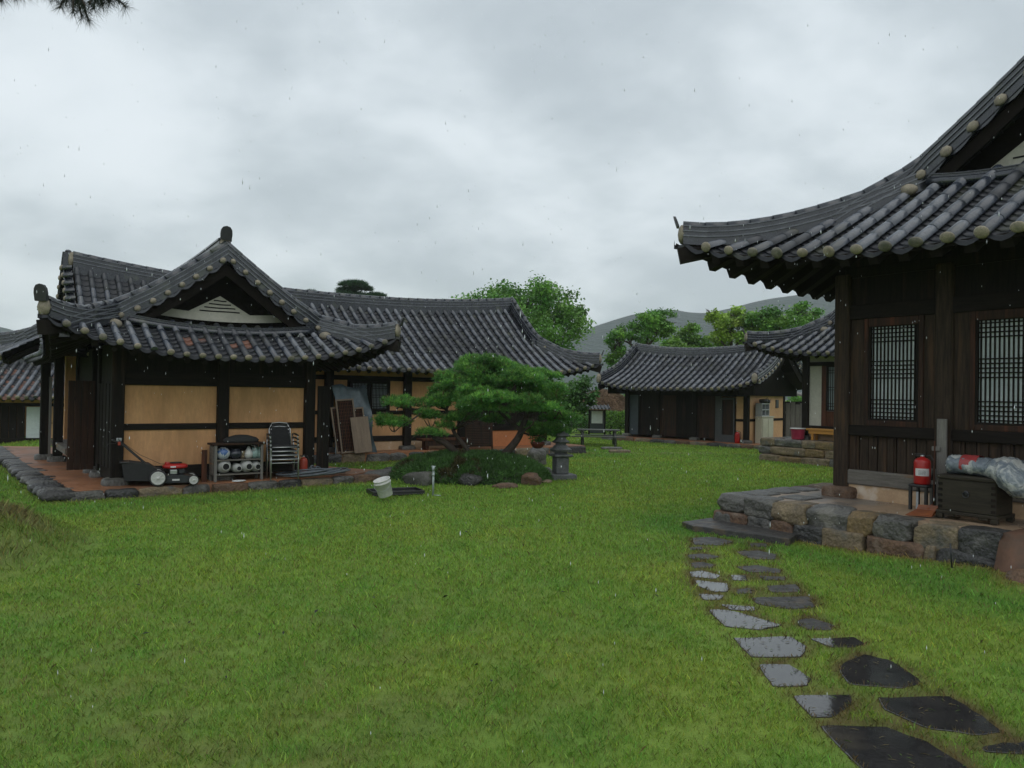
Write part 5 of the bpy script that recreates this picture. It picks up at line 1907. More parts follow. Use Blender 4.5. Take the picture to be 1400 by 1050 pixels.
def copy_tree(o, parent=None):
    c = o.copy(); COL.objects.link(c)
    if parent is not None: c.parent = parent
    for k in list(o.children):
        copy_tree(k, c)
    return c
cb = lh(2.98, -.62, ZF)
CHR = thing('stacking_chair', 'topmost aluminium chair of the stack beside the pot shelf', 'chair', cb + Vector((0, 0, .24)), ANG + R_(82), 'stacked chairs')
chair_parts(CHR)
for k, (z, lab) in enumerate(((.16, 'second from top aluminium chair of the stack beside the pot shelf'), (.08, 'second from bottom aluminium chair of the stack beside the pot shelf'), (0, 'bottom aluminium chair standing under the stack beside the pot shelf'))):
    c = copy_tree(CHR)
    c['label'] = lab
    c.location = cb + Vector((0, 0, z)) + V * (.02 * (k + 1)) * -1
CHR.location = cb + Vector((0, 0, .24))

# ---- fire extinguishers
def extinguisher(label, p, rz, h=.50, r=.085, lab=True, mat='red_paint'):
    t = thing('fire_extinguisher', label, 'fire extinguisher', p, rz)
    def body(m):
        m.lathe([(r * .92, 0), (r, .015), (r, h * .70), (r * .93, h * .77), (r * .7, h * .83), (r * .28, h * .87), (r * .26, h * .90)], (0, 0, 0), 22)
        if lab:
            m.mat('label_white')
            n = 8
            for k in range(n):
                a0 = R_(-140 + 100 * k / n); a1 = R_(-140 + 100 * (k + 1) / n)
                q = r + .0015
                m.poly([(q * math.cos(a0), q * math.sin(a0), h * .28), (q * math.cos(a1), q * math.sin(a1), h * .28), (q * math.cos(a1), q * math.sin(a1), h * .52), (q * math.cos(a0), q * math.sin(a0), h * .52)])
            m.mat('glaze_dark')
            for z in (.44, .40, .36, .32):
                for k in range(2, 6):
                    a0 = R_(-140 + 100 * k / n); a1 = R_(-140 + 100 * (k + .8) / n)
                    q = r + .003
                    m.poly([(q * math.cos(a0), q * math.sin(a0), h * z), (q * math.cos(a1), q * math.sin(a1), h * z), (q * math.cos(a1), q * math.sin(a1), h * (z + .012)), (q * math.cos(a0), q * math.sin(a0), h * (z + .012))])
    part(t, 'cylinder', mat, body)
    part(t, 'valve', 'aluminium', lambda m: [m.lathe([(r * .25, h * .88), (r * .28, h * .93), (r * .15, h * .95)], (0, 0, 0), 12), m.mat('black_plastic'), m.box(-r * .9, r * .3, -.01, .01, h * .95, h * .985, .004), m.box(-r * .8, r * .2, -.01, .01, h * .90, h * .925, .003)])
    part(t, 'hose', 'black_plastic', lambda m: m.tube([(r * .2, 0, h * .91), (r * .9, -.01, h * .95), (r * 1.35, -.01, h * .75), (r * 1.2, -.01, h * .4), (r * 1.1, -.01, h * .15)], [.009, .009, .009, .010, .016], 8))
    return t
extinguisher('dull red fire extinguisher at the end of the ochre wall above the coiled hose', lh(3.52, -.28, ZF), ANG, .46, .085, lab=False, mat='red_dull')
# ---- coiled hose
def hose(m):
    pts = []
    r = random.Random(5)
    for k in range(260):
        a = k * .26
        rr = .34 + .16 * math.sin(k * .071) + .10 * math.sin(k * .19 + 1)
        pts.append((rr * 1.45 * math.cos(a) + .12 * math.sin(k * .05), rr * .78 * math.sin(a), .025 + .16 * (.5 + .5 * math.sin(k * .33 + .4 * math.sin(k * .1))) * (1 - rr / .75) + .06 * (k / 260)))
    m.tube(pts, .017, 6)
tag(part(None, 'garden_hose', 'hose_grey', hose, loc=lh(3.85, -.30, ZF), rz=ANG + R_(4)), 'untidy coil of grey garden hose on the terrace beside the chairs', 'hose')
def pipe(m): m.tube([(-.2, .1, .02), (.1, .05, .03), (.3, .2, .3), (.1, .25, .36), (-.1, .1, .3)], .012, 6)
# ---- stack of lattice doors under a tarpaulin, by the hall wall
TB = lh(5.95, 3.90, ZB)
def tarp(m):
    nu, nv = 14, 16
    grid = []
    for i in range(nu + 1):
        row = []
        u = i / nu
        for j in range(nv + 1):
            v = j / nv
            z = 1.86 * v
            x = 1.22 * u * (1 - .20 * v) + .14 * v
            y = .10 + .42 * v + .10 * math.sin(u * 9 + v * 3) * (1 - v) - .22 * (abs(u - .5) * 2) ** 3 * (1 - v * .3)
            p = Vector((x + .04 * math.sin(v * 11 + i), y + .03 * math.sin(i * 1.7 + j * .9), z + .05 * math.sin(u * 7) * v))
            row.append(m.vert(p))
        grid.append(row)
    for i in range(nu):
        for j in range(nv):
            m.face((grid[i][j], grid[i + 1][j], grid[i + 1][j + 1], grid[i][j + 1]), True)
    # top folds back to the wall
    top = [grid[i][nv] for i in range(nu + 1)]
    bk = [m.vert((m.v[t][0], .66, m.v[t][2] - .06)) for t in top]
    for i in range(nu): m.face((top[i], top[i + 1], bk[i + 1], bk[i]), True)
tag(part(None, 'tarpaulin', 'tarp', tarp, loc=TB, rz=ANG), 'crumpled grey blue tarpaulin draped against the hall wall', 'tarpaulin')
def leaning_door(label, p, w, h, lean, tilt, mat, kind='lattice'):
    t = thing('door_panel', label, 'door panel', p, 0)
    t.matrix_world = Matrix.Translation(p) @ Matrix.Rotation(ANG, 4, 'Z') @ Matrix.Rotation(-lean, 4, 'X') @ Matrix.Rotation(tilt, 4, 'Y')
    f = .045
    for a in ((0, f, 0, h), (w - f, w, 0, h)):
        boxp(t, 'stile', mat, a[0], a[1], 0, .03, a[2], a[3], .004)
    for z in (0, h - f):
        boxp(t, 'rail', mat, f, w - f, .002, .028, z, z + f, .004)
    def lat(m):
        n = 9
        for k in range(1, n): m.box(f + (w - 2 * f) * k / n - .006, f + (w - 2 * f) * k / n + .006, .006, .022, f, h - f)
        nz = int(h / .09)
        for k in range(1, nz): m.box(f, w - f, .008, .020, h * k / nz - .006, h * k / nz + .006)
        m.mat('wood_dark'); m.box(f, w - f, .024, .027, f, h - f)
    part(t, 'lattice', 'wood_red', lat)
    return t
leaning_door('long lattice door leaning second in front of the tarpaulin', TB + U * .22 + V * (-.06), .54, 1.50, R_(10), R_(-4), 'wood_pale')
leaning_door('narrow lattice door leaning at the hall corner side of the tarpaulin', TB + U * .10 + V * .0, .50, 1.28, R_(10), R_(-5), 'wood_pale')
leaning_door('lattice door mostly hidden behind the plain board', TB + U * .62 + V * .0, .46, 1.26, R_(10), R_(-5), 'wood_pale')
o = part(None, 'board', 'wood_pale', lambda m: m.box(0, .54, 0, .018, 0, 1.0, .004))
o.matrix_world = Matrix.Translation(TB + U * .56 + V * -.16) @ Matrix.Rotation(ANG, 4, 'Z') @ Matrix.Rotation(R_(-11), 4, 'X') @ Matrix.Rotation(R_(-4), 4, 'Y')
tag(o, 'plain plywood board leaning in front of the lattice doors', 'board')
# ---- bench on the hall terrace
bt = thing('bench', 'long low brown bench on the hall terrace behind the pine', 'bench', lh(8.75, 3.98, ZB), ANG)
boxp(bt, 'seat', 'wood_red', 0, 1.7, 0, .36, .27, .34, .01)
boxp(bt, 'apron', 'wood_brown', .12, 1.58, .03, .07, .12, .27, .004)
for x in (.16, 1.44):
    boxp(bt, 'leg', 'wood_red', x, x + .12, .06, .30, 0, .27, .01)
# ---- slatted screen behind the pine
st = thing('slatted_screen', 'square slatted bamboo screen standing behind the pine trunks', 'screen', lh(10.15, 3.95, ZB + .02), ANG)
st.matrix_world = Matrix.Translation(lh(10.12, 3.72, .24)) @ Matrix.Rotation(ANG - R_(10), 4, 'Z') @ Matrix.Rotation(R_(-6), 4, 'X')
for x in (0, .86):
    boxp(st, 'post', 'wood_brown', x, x + .05, 0, .03, 0, .98, .004)
part(st, 'slat', 'wood_brown', lambda m: [m.box(.03, .88, -.015, -.002, .10 + .052 * k, .128 + .052 * k, .003) for k in range(17)])

# ================================================================== THE PINE ISLAND
def mound_h(X, Y):
    r = mound_r(X, Y)
    return .54 * np.clip(1 - r ** 2.8, 0, None) ** .6
def build_mound():
    nr, na = 14, 48
    mb = MB().mat('mound_green')
    c = mb.vert((0, 0, .54))
    prev = None
    for i in range(1, nr + 1):
        rr = i / nr
        ring = []
        for k in range(na):
            a = 2 * math.pi * k / na
            x = rr * 1.82 * math.cos(a); y = rr * 1.25 * math.sin(a)
            z = .54 * max(0, 1 - rr ** 2.8) ** .6 + .075 * noise.noise(Vector((x * 2.8, y * 2.8, 1))) - (.08 if i == nr else 0)
            ring.append(mb.vert((x, y, z)))
        for k in range(na):
            j = (k + 1) % na
            if prev is None: mb.face((c, ring[k], ring[j]), True)
            else: mb.face((prev[k], ring[k], ring[j], prev[j]), True)
        prev = ring
    return mb.build('ground_cover', None, MOUND_C)
pmat('mound_green', (0.020, 0.040, 0.016), (0.045, 0.060, 0.022), rough=.9, scale=5, c3=(.05, .035, .02), s3=2, t3=(.56, .66), bump=.8, bscale=30, dist=.03)
MD = build_mound()
tag(MD, 'dark green clipped shrub cushion under the bent pine', 'shrub')


def leaf_mesh(name, P, size, cols, mat, parent=None, up=0.35, asp=.55, rs=1, loc=None, droop=0.0):
    """many small folded leaf faces at points P (N,3)"""
    r = np.random.default_rng(rs)
    N = len(P)
    n = r.normal(size=(N, 3)); n[:, 2] = np.abs(n[:, 2]) + up
    n /= np.linalg.norm(n, axis=1)[:, None]
    t = r.normal(size=(N, 3)); t[:, 2] -= droop
    t -= n * (t * n).sum(1)[:, None]; t /= np.linalg.norm(t, axis=1)[:, None]
    b = np.cross(n, t)
    s = size * r.uniform(.6, 1.35, N)[:, None]
    v = np.stack([P - t * s * .5, P + b * s * asp * .5, P + t * s * .5, P - b * s * asp * .5], 1)
    v[:, 1] += n * s * .12; v[:, 3] += n * s * .12
    f = np.arange(N * 4).reshape(N, 4)
    return np_mesh(name, v.reshape(-1, 3), f, mat, np.repeat(cols, 4, 0), parent, loc)


def tuft_mesh(name, P, D, L, cols, mat, parent=None, rs=1, k=9, wid=.012, spread=.55, loc=None):
    """needle tufts: k thin blades fanning from each point P around direction D"""
    r = np.random.default_rng(rs)
    N = len(P)
    P = np.repeat(P, k, 0); D = np.repeat(D, k, 0)
    d = D + r.normal(size=P.shape) * spread
    d /= np.linalg.norm(d, axis=1)[:, None]
    s = np.cross(d, r.normal(size=P.shape)); s /= np.linalg.norm(s, axis=1)[:, None]
    l = (L * r.uniform(.6, 1.25, len(P)))[:, None]
    w = wid * r.uniform(.7, 1.3, len(P))[:, None]
    v = np.stack([P - s * w * .5, P + s * w * .5, P + d * l], 1)
    f = np.arange(len(P) * 3).reshape(-1, 3)
    c = np.repeat(cols, k, 0) * r.uniform(.75, 1.25, (len(P), 1))
    return np_mesh(name, v.reshape(-1, 3), f, mat, np.repeat(c, 3, 0), parent, loc)


def mound_leaves():
    r = np.random.default_rng(21)
    N = 9000
    a = r.random(N) * 2 * math.pi; q = np.sqrt(r.random(N)) * 1.02
    X = MOUND_C.x + q * 1.82 * np.cos(a); Y = MOUND_C.y + q * 1.25 * np.sin(a)
    Z = mound_h(X, Y) + .09 * (fbm(X, Y, 2.6, 71) - .5) + r.uniform(-.01, .07, N)
    n = fbm(X, Y, 2.2, 44)
    base = np.array([.085, .190, .045]) * (.40 + 1.1 * n)[:, None]
    br = (fbm(X, Y, 1.6, 51) > .68)
    base[br] = np.array([.10, .085, .03]) * r.uniform(.5, 1, (br.sum(), 1))
    lt = r.random(N) < .08
    base[lt] = base[lt] * 1.9
    P = np.stack([X, Y, Z], -1)
    d = np.stack([np.cos(a) * .4, np.sin(a) * .4, 1 + 0 * X], -1)
    tuft_mesh('foliage', P - np.array(MOUND_C), d, .10, base, 'leaf', MD, 5, 6, .017, .75)
mound_leaves()

def curve3(pts, n=6):
    """Catmull-Rom through points"""
    P = [Vector(p) for p in pts]
    P = [P[0] * 2 - P[1]] + P + [P[-1] * 2 - P[-2]]
    out = []
    for i in range(1, len(P) - 2):
        for k in range(n):
            t = k / n
            a, b, c, d = P[i - 1], P[i], P[i + 1], P[i + 2]
            out.append(.5 * ((2 * b) + (-a + c) * t + (2 * a - 5 * b + 4 * c - d) * t * t + (-a + 3 * b - 3 * c + d) * t ** 3))
    out.append(P[-2])
    return out
def taper(n, a, b): return [a + (b - a) * (i / (n - 1)) ** .8 for i in range(n)]

YP = 17.75
def pp(px, py, dy=0.0): return at(px, py, YP + dy)
PT = thing('pine_tree', 'low spreading pine with two bent trunks on the shrub cushion', 'tree', (MOUND_C.x, MOUND_C.y, .40))
PO = Vector(PT.location)
LIMBS = [
    ([pp(668, 640), pp(700, 610, -.05), pp(712, 590, 0), pp(722, 560, .1), pp(735, 535, .1), pp(730, 512, .1)], .11, .035),
    ([pp(662, 640), pp(632, 625, -.1), pp(610, 606, -.15), pp(596, 600, -.1), pp(590, 585, -.1)], .10, .05),
    ([pp(648, 632, .1), pp(640, 615, 0), pp(620, 588, .1), pp(610, 560, .1), pp(592, 552, 0), pp(570, 560, 0), pp(545, 556, -.1)], .06, .022),
    ([pp(712, 590, 0), pp(690, 570, .2), pp(672, 545, .3), pp(660, 520, .3), pp(670, 505, .3)], .05, .02),
    ([pp(720, 565, .1), pp(745, 560, -.3), pp(765, 562, -.4)], .04, .015),
    ([pp(705, 600, 0), pp(722, 585, -.5), pp(730, 575, -.7)], .03, .012),
    ([pp(735, 535, .1), pp(755, 530, .3), pp(775, 535, .2)], .035, .014),
    ([pp(592, 552, 0), pp(575, 565, -.3), pp(560, 575, -.4), pp(540, 590, -.4)], .03, .012),
    ([pp(610, 560, .1), pp(620, 535, .2), pp(625, 515, .2)], .04, .015),
    ([pp(590, 585, -.1), pp(575, 590, -.3), pp(562, 600, -.3)], .03, .012),
    ([pp(660, 520, .3), pp(690, 520, -.4), pp(705, 525, -.6)], .03, .012),
]
mb = MB().mat('bark')
for pts, r0, r1 in LIMBS:
    C = curve3(pts, 5)
    C = [c + Vector((noise.noise(c * 3), noise.noise(c * 3 + Vector((5, 0, 0))), noise.noise(c * 3 + Vector((0, 7, 0))))) * .03 for c in C]
    mb.tube([c - PO for c in C], taper(len(C), r0, r1), 8)
pine_mb = mb
PADS = [  # px, py, half width px, half height px, depth offset, half depth m
    (665, 512, 48, 20, .3, .8), (700, 525, 50, 18, -.3, .7), (640, 530, 44, 18, .0, .7), (612, 545, 40, 17, .2, .6), (735, 535, 42, 20, .2, .8),
    (748, 552, 32, 18, -.1, .7), (690, 548, 46, 16, -.6, .6), (650, 558, 40, 15, -.5, .6), (720, 560, 36, 16, -.6, .6), (555, 553, 28, 14, -.1, .45),
    (590, 570, 26, 12, .1, .45), (535, 580, 18, 13, -.4, .35), (596, 592, 24, 16, -.2, .4), (764, 572, 20, 14, .1, .5), (740, 588, 30, 16, .3, .6),
    (610, 520, 30, 12, .4, .5), (650, 500, 26, 11, .5, .5), (690, 507, 30, 12, .4, .6), (625, 572, 26, 12, .3, .5), (745, 515, 26, 12, .5, .5), (680, 575, 24, 10, .5, .4), (745, 592, 24, 12, .2, .5), (668, 498, 20, 9, .2, .5), (722, 518, 22, 10, .0, .5), (590, 552, 22, 10, .0, .4)]
def pine_pads():
    r = np.random.default_rng(8)
    PP = []; DD = []; CC = []
    for i, (px, py, wx, hy, dy, hd) in enumerate(PADS):
        c = np.array(pp(px, py, dy)); sc = (YP + dy) / 1050
        rx, rz = wx * sc * 1.03, hy * sc * .84
        ns = max(6, int(rx * hd * 34))
        for q in range(ns):
            v = r.normal(size=3); v /= np.linalg.norm(v); v *= r.uniform(.25, 1.02)
            v[2] = abs(v[2]) * 1.05 - .25
            cc = c + v * np.array([rx, hd, rz])
            sr = np.array([1.2, 1.1, .72]) * r.uniform(.15, .29)
            n = int(2300 * sr[0] * sr[1])
            u = r.normal(size=(n, 3)); u /= np.linalg.norm(u, axis=1)[:, None]
            u[:, 2] = np.where(u[:, 2] < -.2, -u[:, 2], u[:, 2])
            P = cc + u * r.uniform(.35, 1.0, n)[:, None] * sr
            D = u * .9 + np.array([0, 0, .75])
            g = (r.uniform(.62, 1.25)) * (.8 + .4 * r.random(n))
            col = np.array([.105, .295, .058]) * g[:, None]
            lt = (u[:, 2] > .35) & (r.random(n) < .5)  # upper needles coloured lighter, painting the tops of the clumps as lit
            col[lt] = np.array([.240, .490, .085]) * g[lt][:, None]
            od = r.random(n) < .05
            col[od] = np.array([.16, .12, .045])
            PP.append(P); DD.append(D); CC.append(col)
    P = np.concatenate(PP); D = np.concatenate(DD); C = np.concatenate(CC)
    D /= np.linalg.norm(D, axis=1)[:, None]
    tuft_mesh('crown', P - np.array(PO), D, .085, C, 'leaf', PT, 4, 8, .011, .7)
    # twigs into each pad
    mb = pine_mb
    for i, (px, py, wx, hy, dy, hd) in enumerate(PADS):
        c = pp(px, py + hy * .4, dy)
        best = min((q for L in LIMBS for q in L[0][2:]), key=lambda q: (q - c).length)
        for k in range(3):
            e = c + Vector((rng.uniform(-.6, .6) * wx * .017, rng.uniform(-.5, .5) * hd, .02))
            m = best.lerp(e, .5) + Vector((0, 0, -.04))
            mb.tube([best - PO, m - PO, e - PO], [.02, .014, .006], 5)
    mb.build('trunk', PT)
pine_pads()

# ---- rocks round the island
pmat('stone_moss', (0.10, 0.098, 0.085), (0.055, 0.056, 0.048), rough=.8, scale=6, c3=(0.05, 0.058, 0.03), s3=3, t3=(.5, .64), bump=.9, bscale=16, dist=.02)
ROCKS = [
    (573, 664, .74, .5, .36, 'stone_moss', 'large flat topped grey boulder behind the upturned bucket'),
    (642, 664, .56, .40, .34, 'stone_dark', 'smooth bluish boulder in front of the shrub cushion'),
    (727, 664, .44, .34, .34, 'stone_brown', 'rounded pinkish boulder at the corner of the shrub cushion'),
    (733, 636, .55, .50, .62, 'stone_grey', 'tall grey rock below the flower bowl'),
    (737, 652, .28, .26, .26, 'stone_tan', 'small pale rock between the pink boulder and the tower'),
    (749, 650, .24, .2, .24, 'stone_grey', 'small squarish rock nearest the stone tower'),
    (748, 661, .26, .2, .10, 'stone_tan', 'flat pale stone lying in front of the small rocks'),
    (612, 661, .40, .3, .2, 'stone_dark', 'low dark rock half under the shrub cushion'),
    (690, 668, .55, .3, .14, 'stone_brown', 'long low brown rock at the lawn edge of the shrub cushion'),
    (535, 650, .42, .36, .24, 'stone_dark', 'dark mossy lump at the hall side end of the shrub cushion'),
    (757, 655, .14, .12, .2, 'stone_grey', 'upright pebble beside the tower base'),
]
for i, (px, py, w, d, h, m, lab) in enumerate(ROCKS):
    p = gp(px, py, 0)
    o = rock_mb((w, d, h), 400 + i, m, boxy=3.0, amp=.15, sub=7).build('rock', None, (p.x, p.y + d * .3, h * .30), rng.uniform(-.5, .5))
    tag(o, lab, 'rock', 'rocks around the pine island')
def postm(m): m.box(-.05, .05, -.05, .05, 0, .42, .01)
tag(part(None, 'stone_post', 'stone_grey', lambda m: m.lathe([(.075, 0), (.07, .36), (.085, .38), (.08, .42), (.03, .43)], (0, 0, 0), 12), loc=gp(738, 634, 0) + Vector((0, .5, 0))), 'short round grey post behind the tall rock', 'post')

# ---- flower bowl on the tall rock
fp = gp(733, 633, 0); fp = at(735, 613, 18.0)
FB = thing('flower_bowl', 'red clay bowl of leafy plants on the tall rock', 'planter', fp)
part(FB, 'bowl', 'terracotta', lambda m: m.lathe([(.07, 0), (.12, .03), (.165, .11), (.175, .15), (.155, .15), (.14, .10)], (0, 0, 0), 20))
r = np.random.default_rng(2)
P = r.normal(size=(260, 3)) * np.array([.09, .09, .05]) + np.array([0, 0, .22])
leaf_mesh('foliage', P, .055, np.array([.10, .26, .05]) * r.uniform(.6, 1.3, (260, 1)), 'leaf', FB, up=.2, asp=.6)

# ---- stone tower lantern
pg = gp(766, 655, 0)
PG = thing('stone_tower', 'small grey carved stone tower on the lawn by the pine', 'stone tower', pg, R_(18))
def sq(m, w0, w1, z0, z1):
    b = len(m.v)
    for w, z in ((w0, z0), (w1, z1)):
        for x, y in ((-1, -1), (1, -1), (1, 1), (-1, 1)): m.vert((x * w / 2, y * w / 2, z))
    m.face((b + 3, b + 2, b + 1, b)); m.face((b + 4, b + 5, b + 6, b + 7))
    for k in range(4):
        j = (k + 1) % 4; m.face((b + k, b + j, b + 4 + j, b + 4 + k))
part(PG, 'base_slab', 'stone_pagoda', lambda m: m.box(-.30, .30, -.30, .30, -.05, .13, .02))
part(PG, 'shaft', 'stone_pagoda', lambda m: m.box(-.155, .155, -.155, .155, .13, .52, .02))
part(PG, 'lower_slab', 'stone_pagoda', lambda m: [sq(m, .36, .46, .52, .55), sq(m, .46, .44, .55, .585)])
def tier(m):
    m.lathe([(.15, .585), (.15, .64), (.25, .66), (.27, .70), (.20, .74), (.17, .78), (.13, .80), (.13, .84), (.19, .855), (.215, .885), (.16, .91), (.13, .95), (.12, .97), (.12, 1.0)], (0, 0, 0), 10, smooth=False)
part(PG, 'carved_tier', 'stone_pagoda', tier)
part(PG, 'roof_stone', 'stone_pagoda', lambda m: [sq(m, .22, .34, .99, 1.02), sq(m, .34, .24, 1.02, 1.075), m.lathe([(.10, 1.07), (.11, 1.10), (.04, 1.14)], (0, 0, 0), 10, smooth=False)])

# ---- bucket on a black tray, and a standpipe
tp = gp(543, 677, 0)
def trayf(m):
    m.box(-.50, .50, -.30, .30, .0, .03, .01)
    for a in ((-.5, .5, -.30, -.27), (-.5, .5, .27, .30), (-.5, -.47, -.27, .27), (.47, .5, -.27, .27)):
        m.box(a[0], a[1], a[2], a[3], .031, .075, .006)
tag(part(None, 'plastic_tray', 'black_plastic', trayf, loc=tp + Vector((-.05, .1, .02)), rz=R_(24)), 'shallow black plastic tray on the lawn under the bucket', 'tray')
bk = thing('bucket', 'tilted white plastic bucket lying in the black tray', 'bucket', tp)
bk.matrix_world = Matrix.Translation(gp(527, 678, .10) + Vector((0, .05, 0))) @ Matrix.Rotation(R_(-14), 4, 'Y') @ Matrix.Rotation(R_(12), 4, 'X')
part(bk, 'body', 'white_plastic', lambda m: m.lathe([(.125, 0), (.13, .01), (.145, .24), (.158, .245), (.158, .265), (.148, .275), (.148, .30), (.156, .305), (.156, .315), (.14, .315), (.125, .05), (.02, .03)], (0, 0, 0), 26))
part(bk, 'handle', 'grey_paint', lambda m: m.tube([(.155 * math.cos(a), -.03 - .155 * math.sin(a) * 1.05, .25 - .11 * math.sin(a)) for a in [math.pi * k / 12 for k in range(13)]], .004, 6))
sp = gp(592, 678, 0)
SPP = thing('standpipe', 'thin galvanised water pipe standing by the boulder', 'water pipe', sp)
part(SPP, 'pipe', 'galvanised', lambda m: [m.tube([(0, 0, -.05), (0, 0, .50)], .022, 10), m.tube([(.0, 0, .02), (.06, -.08, .02), (.16, -.10, .02)], .014, 8)])
part(SPP, 'tap', 'galvanised', lambda m: [m.tube([(0, 0, .49), (0, 0, .57)], .032, 10), m.tube([(0, 0, .53), (0, -.07, .53), (0, -.08, .49)], .016, 8), m.tube([(-.045, 0, .565), (.045, 0, .565)], .012, 6), m.tube([(0, 0, .38), (0, 0, .42)], .028, 10)])

# ================================================================== FAR LAWN
# ---- picnic table
pt = gp(818, 609.5, 0)
PTB = thing('picnic_table', 'dark wooden picnic table with attached benches on the far lawn', 'picnic table', pt, R_(-4))
K = .88
def plk(m, x0, x1, y0, y1, n, z0, z1):
    w = (y1 - y0) / n
    for k in range(n): m.box(x0, x1, y0 + k * w + .006, y0 + (k + 1) * w - .006, z0, z1, .006)
part(PTB, 'table_top', 'table_wood', lambda m: plk(m, -.82, .82, -.34, .34, 5, .60, .64))
for y in (-.72, .50):
    part(PTB, 'bench_seat', 'table_wood', lambda m, y=y: plk(m, -1.05 if y < 0 else -.9, 1.0, y, y + .24, 2, .36, .40))
for x in (-.62, .62):
    for sg in (-1, 1):
        def leg(m, x=x, sg=sg):
            M = Matrix.Translation((x, 0, 0))
            a = Vector((0, sg * .62, 0)); b = Vector((0, sg * .20, .60))
            for q in ((-.05, 0),):
                pass
            m.tube([(x, sg * .62, 0), (x, sg * .20, .60)], .055, 4)
        part(PTB, 'leg', 'table_wood', leg)
    boxp(PTB, 'cross_beam', 'table_wood', x - .03, x + .03, -.70, .70, .30, .355, .006)
    boxp(PTB, 'cross_beam', 'table_wood', x - .03, x + .03, -.33, .33, .54, .598, .006)
# ---- stone slabs lying on the far lawn
for i, (px, py, w, d, lab) in enumerate(((838, 615, .8, .5, 'pale flat slab lying on the worn ground before the picnic table'), (848, 619, .75, .35, 'second pale slab half sunk beside the worn path'), (773, 619, 1.3, .55, 'long grey kerb stone by the end of the hall terrace'))):
    p = gp(px, py, 0)
    tag(rock_mb((w, d, .12 if i < 2 else .42), 430 + i, ['stone_grey', 'stone_tan', 'stone_grey'][i], boxy=6, amp=.07).build('flat_stone', None, (p.x, p.y + .2, .03), .1), lab, 'stone')
# ---- information board with its own little roof
ib = at(816, 590, 37.5); ib.z = 0
IB = thing('notice_board', 'roofed wooden board with a blank pale panel before the thatch', 'notice board', ib, R_(6))
for x in (-.42, .36):
    boxp(IB, 'post', 'wood_dark', x, x + .07, 0, .07, 0, 1.25, 0)
boxp(IB, 'backing', 'blue_grey', -.36, .37, .02, .06, .1, 1.22, 0)
boxp(IB, 'panel', 'paper', -.27, .27, -.012, .015, .58, 1.18, 0)
def ibr(m):
    m.poly([(-.6, -.3, 1.28), (.6, -.3, 1.28), (.6, .04, 1.46), (-.6, .04, 1.46)]); m.poly([(-.6, .38, 1.28), (.6, .38, 1.28), (.6, .04, 1.46), (-.6, .04, 1.46)][::-1])
    m.poly([(-.6, -.3, 1.28), (.6, -.3, 1.28), (.6, .38, 1.28), (-.6, .38, 1.28)][::-1])
    for sy, y0 in ((0, -.3), (1, .38)):
        for k in range(7):
            x = -.54 + k * .18
            m.tube([(x, y0, 1.30), (x, .04, 1.48)], .035, 6)
part(IB, 'roof', 'tile_ridge', ibr)
# ---- thatched hut
hb = at(825, 560, 46); hb.z = -.3
HT = thing('thatched_hut', 'small hut with a shaggy brown thatched roof beyond the hedge', 'hut', hb, R_(20))
part(HT, 'wall', 'wood_dark', lambda m: m.box(-1.5, 1.5, -1.2, 1.2, 0, 1.6))
def thatch(m):
    n = 28
    rings = []
    for q, z in ((1.0, 1.30), (1.02, 1.42), (.80, 1.80), (.50, 2.20), (.2, 2.52), (.03, 2.62)):
        ring = []
        for k in range(n):
            a = 2 * math.pi * k / n
            e = .9 + .1 * abs(math.cos(2 * a)) if q > .3 else 1
            rr = q * e
            ring.append(m.vert((rr * 2.35 * math.cos(a) + .1 * noise.noise(Vector((k, q * 9, 0))), rr * 2.0 * math.sin(a), z + .06 * noise.noise(Vector((k * 1.3, q * 5, 3))))))
        rings.append(ring)
    for A, B in zip(rings, rings[1:]):
        for k in range(n):
            j = (k + 1) % n; m.face((A[k], A[j], B[j], B[k]), True)
    m.face(rings[0][::-1])
TH = part(HT, 'thatched_roof', 'thatch', thatch)
def straw(parent, s=1.0):
    r = np.random.default_rng(14)
    n = 5200
    q = np.sqrt(r.random(n)); a = r.random(n) * 2 * math.pi
    z = np.interp(q, [0, .2, .5, .8, 1.02], [2.62, 2.52, 2.20, 1.80, 1.40])
    P = np.stack([q * 2.35 * np.cos(a) * .97, q * 2.0 * np.sin(a) * .97, z + .02], -1)
    D = np.stack([np.cos(a) * .8, np.sin(a) * .8, -.5 + 0 * a], -1); D /= np.linalg.norm(D, axis=1)[:, None]
    C = np.array([.20, .125, .07]) * (r.uniform(.45, 1.3, n) * (.6 + .8 * fbm(P[:, 0] + 20, P[:, 1] + 20, 2.0, 3)))[:, None]
    tuft_mesh('straw_thatch', P, D, .30, C, 'needle', parent, 15, 3, .025, .25)
straw(TH)
hb2 = at(795, 565, 47); hb2.z = -.3
HT2 = thing('thatched_hut', 'lower thatched roof half hidden by the leafy tree at the hall corner', 'hut', hb2, R_(10))
part(HT2, 'wall', 'wood_dark', lambda m: m.box(-1.2, 1.2, -1, 1, 0, 1.0))
o = part(HT2, 'thatched_roof', 'thatch', thatch); o.scale = (.75, .75, .8); o.location.z = -.15

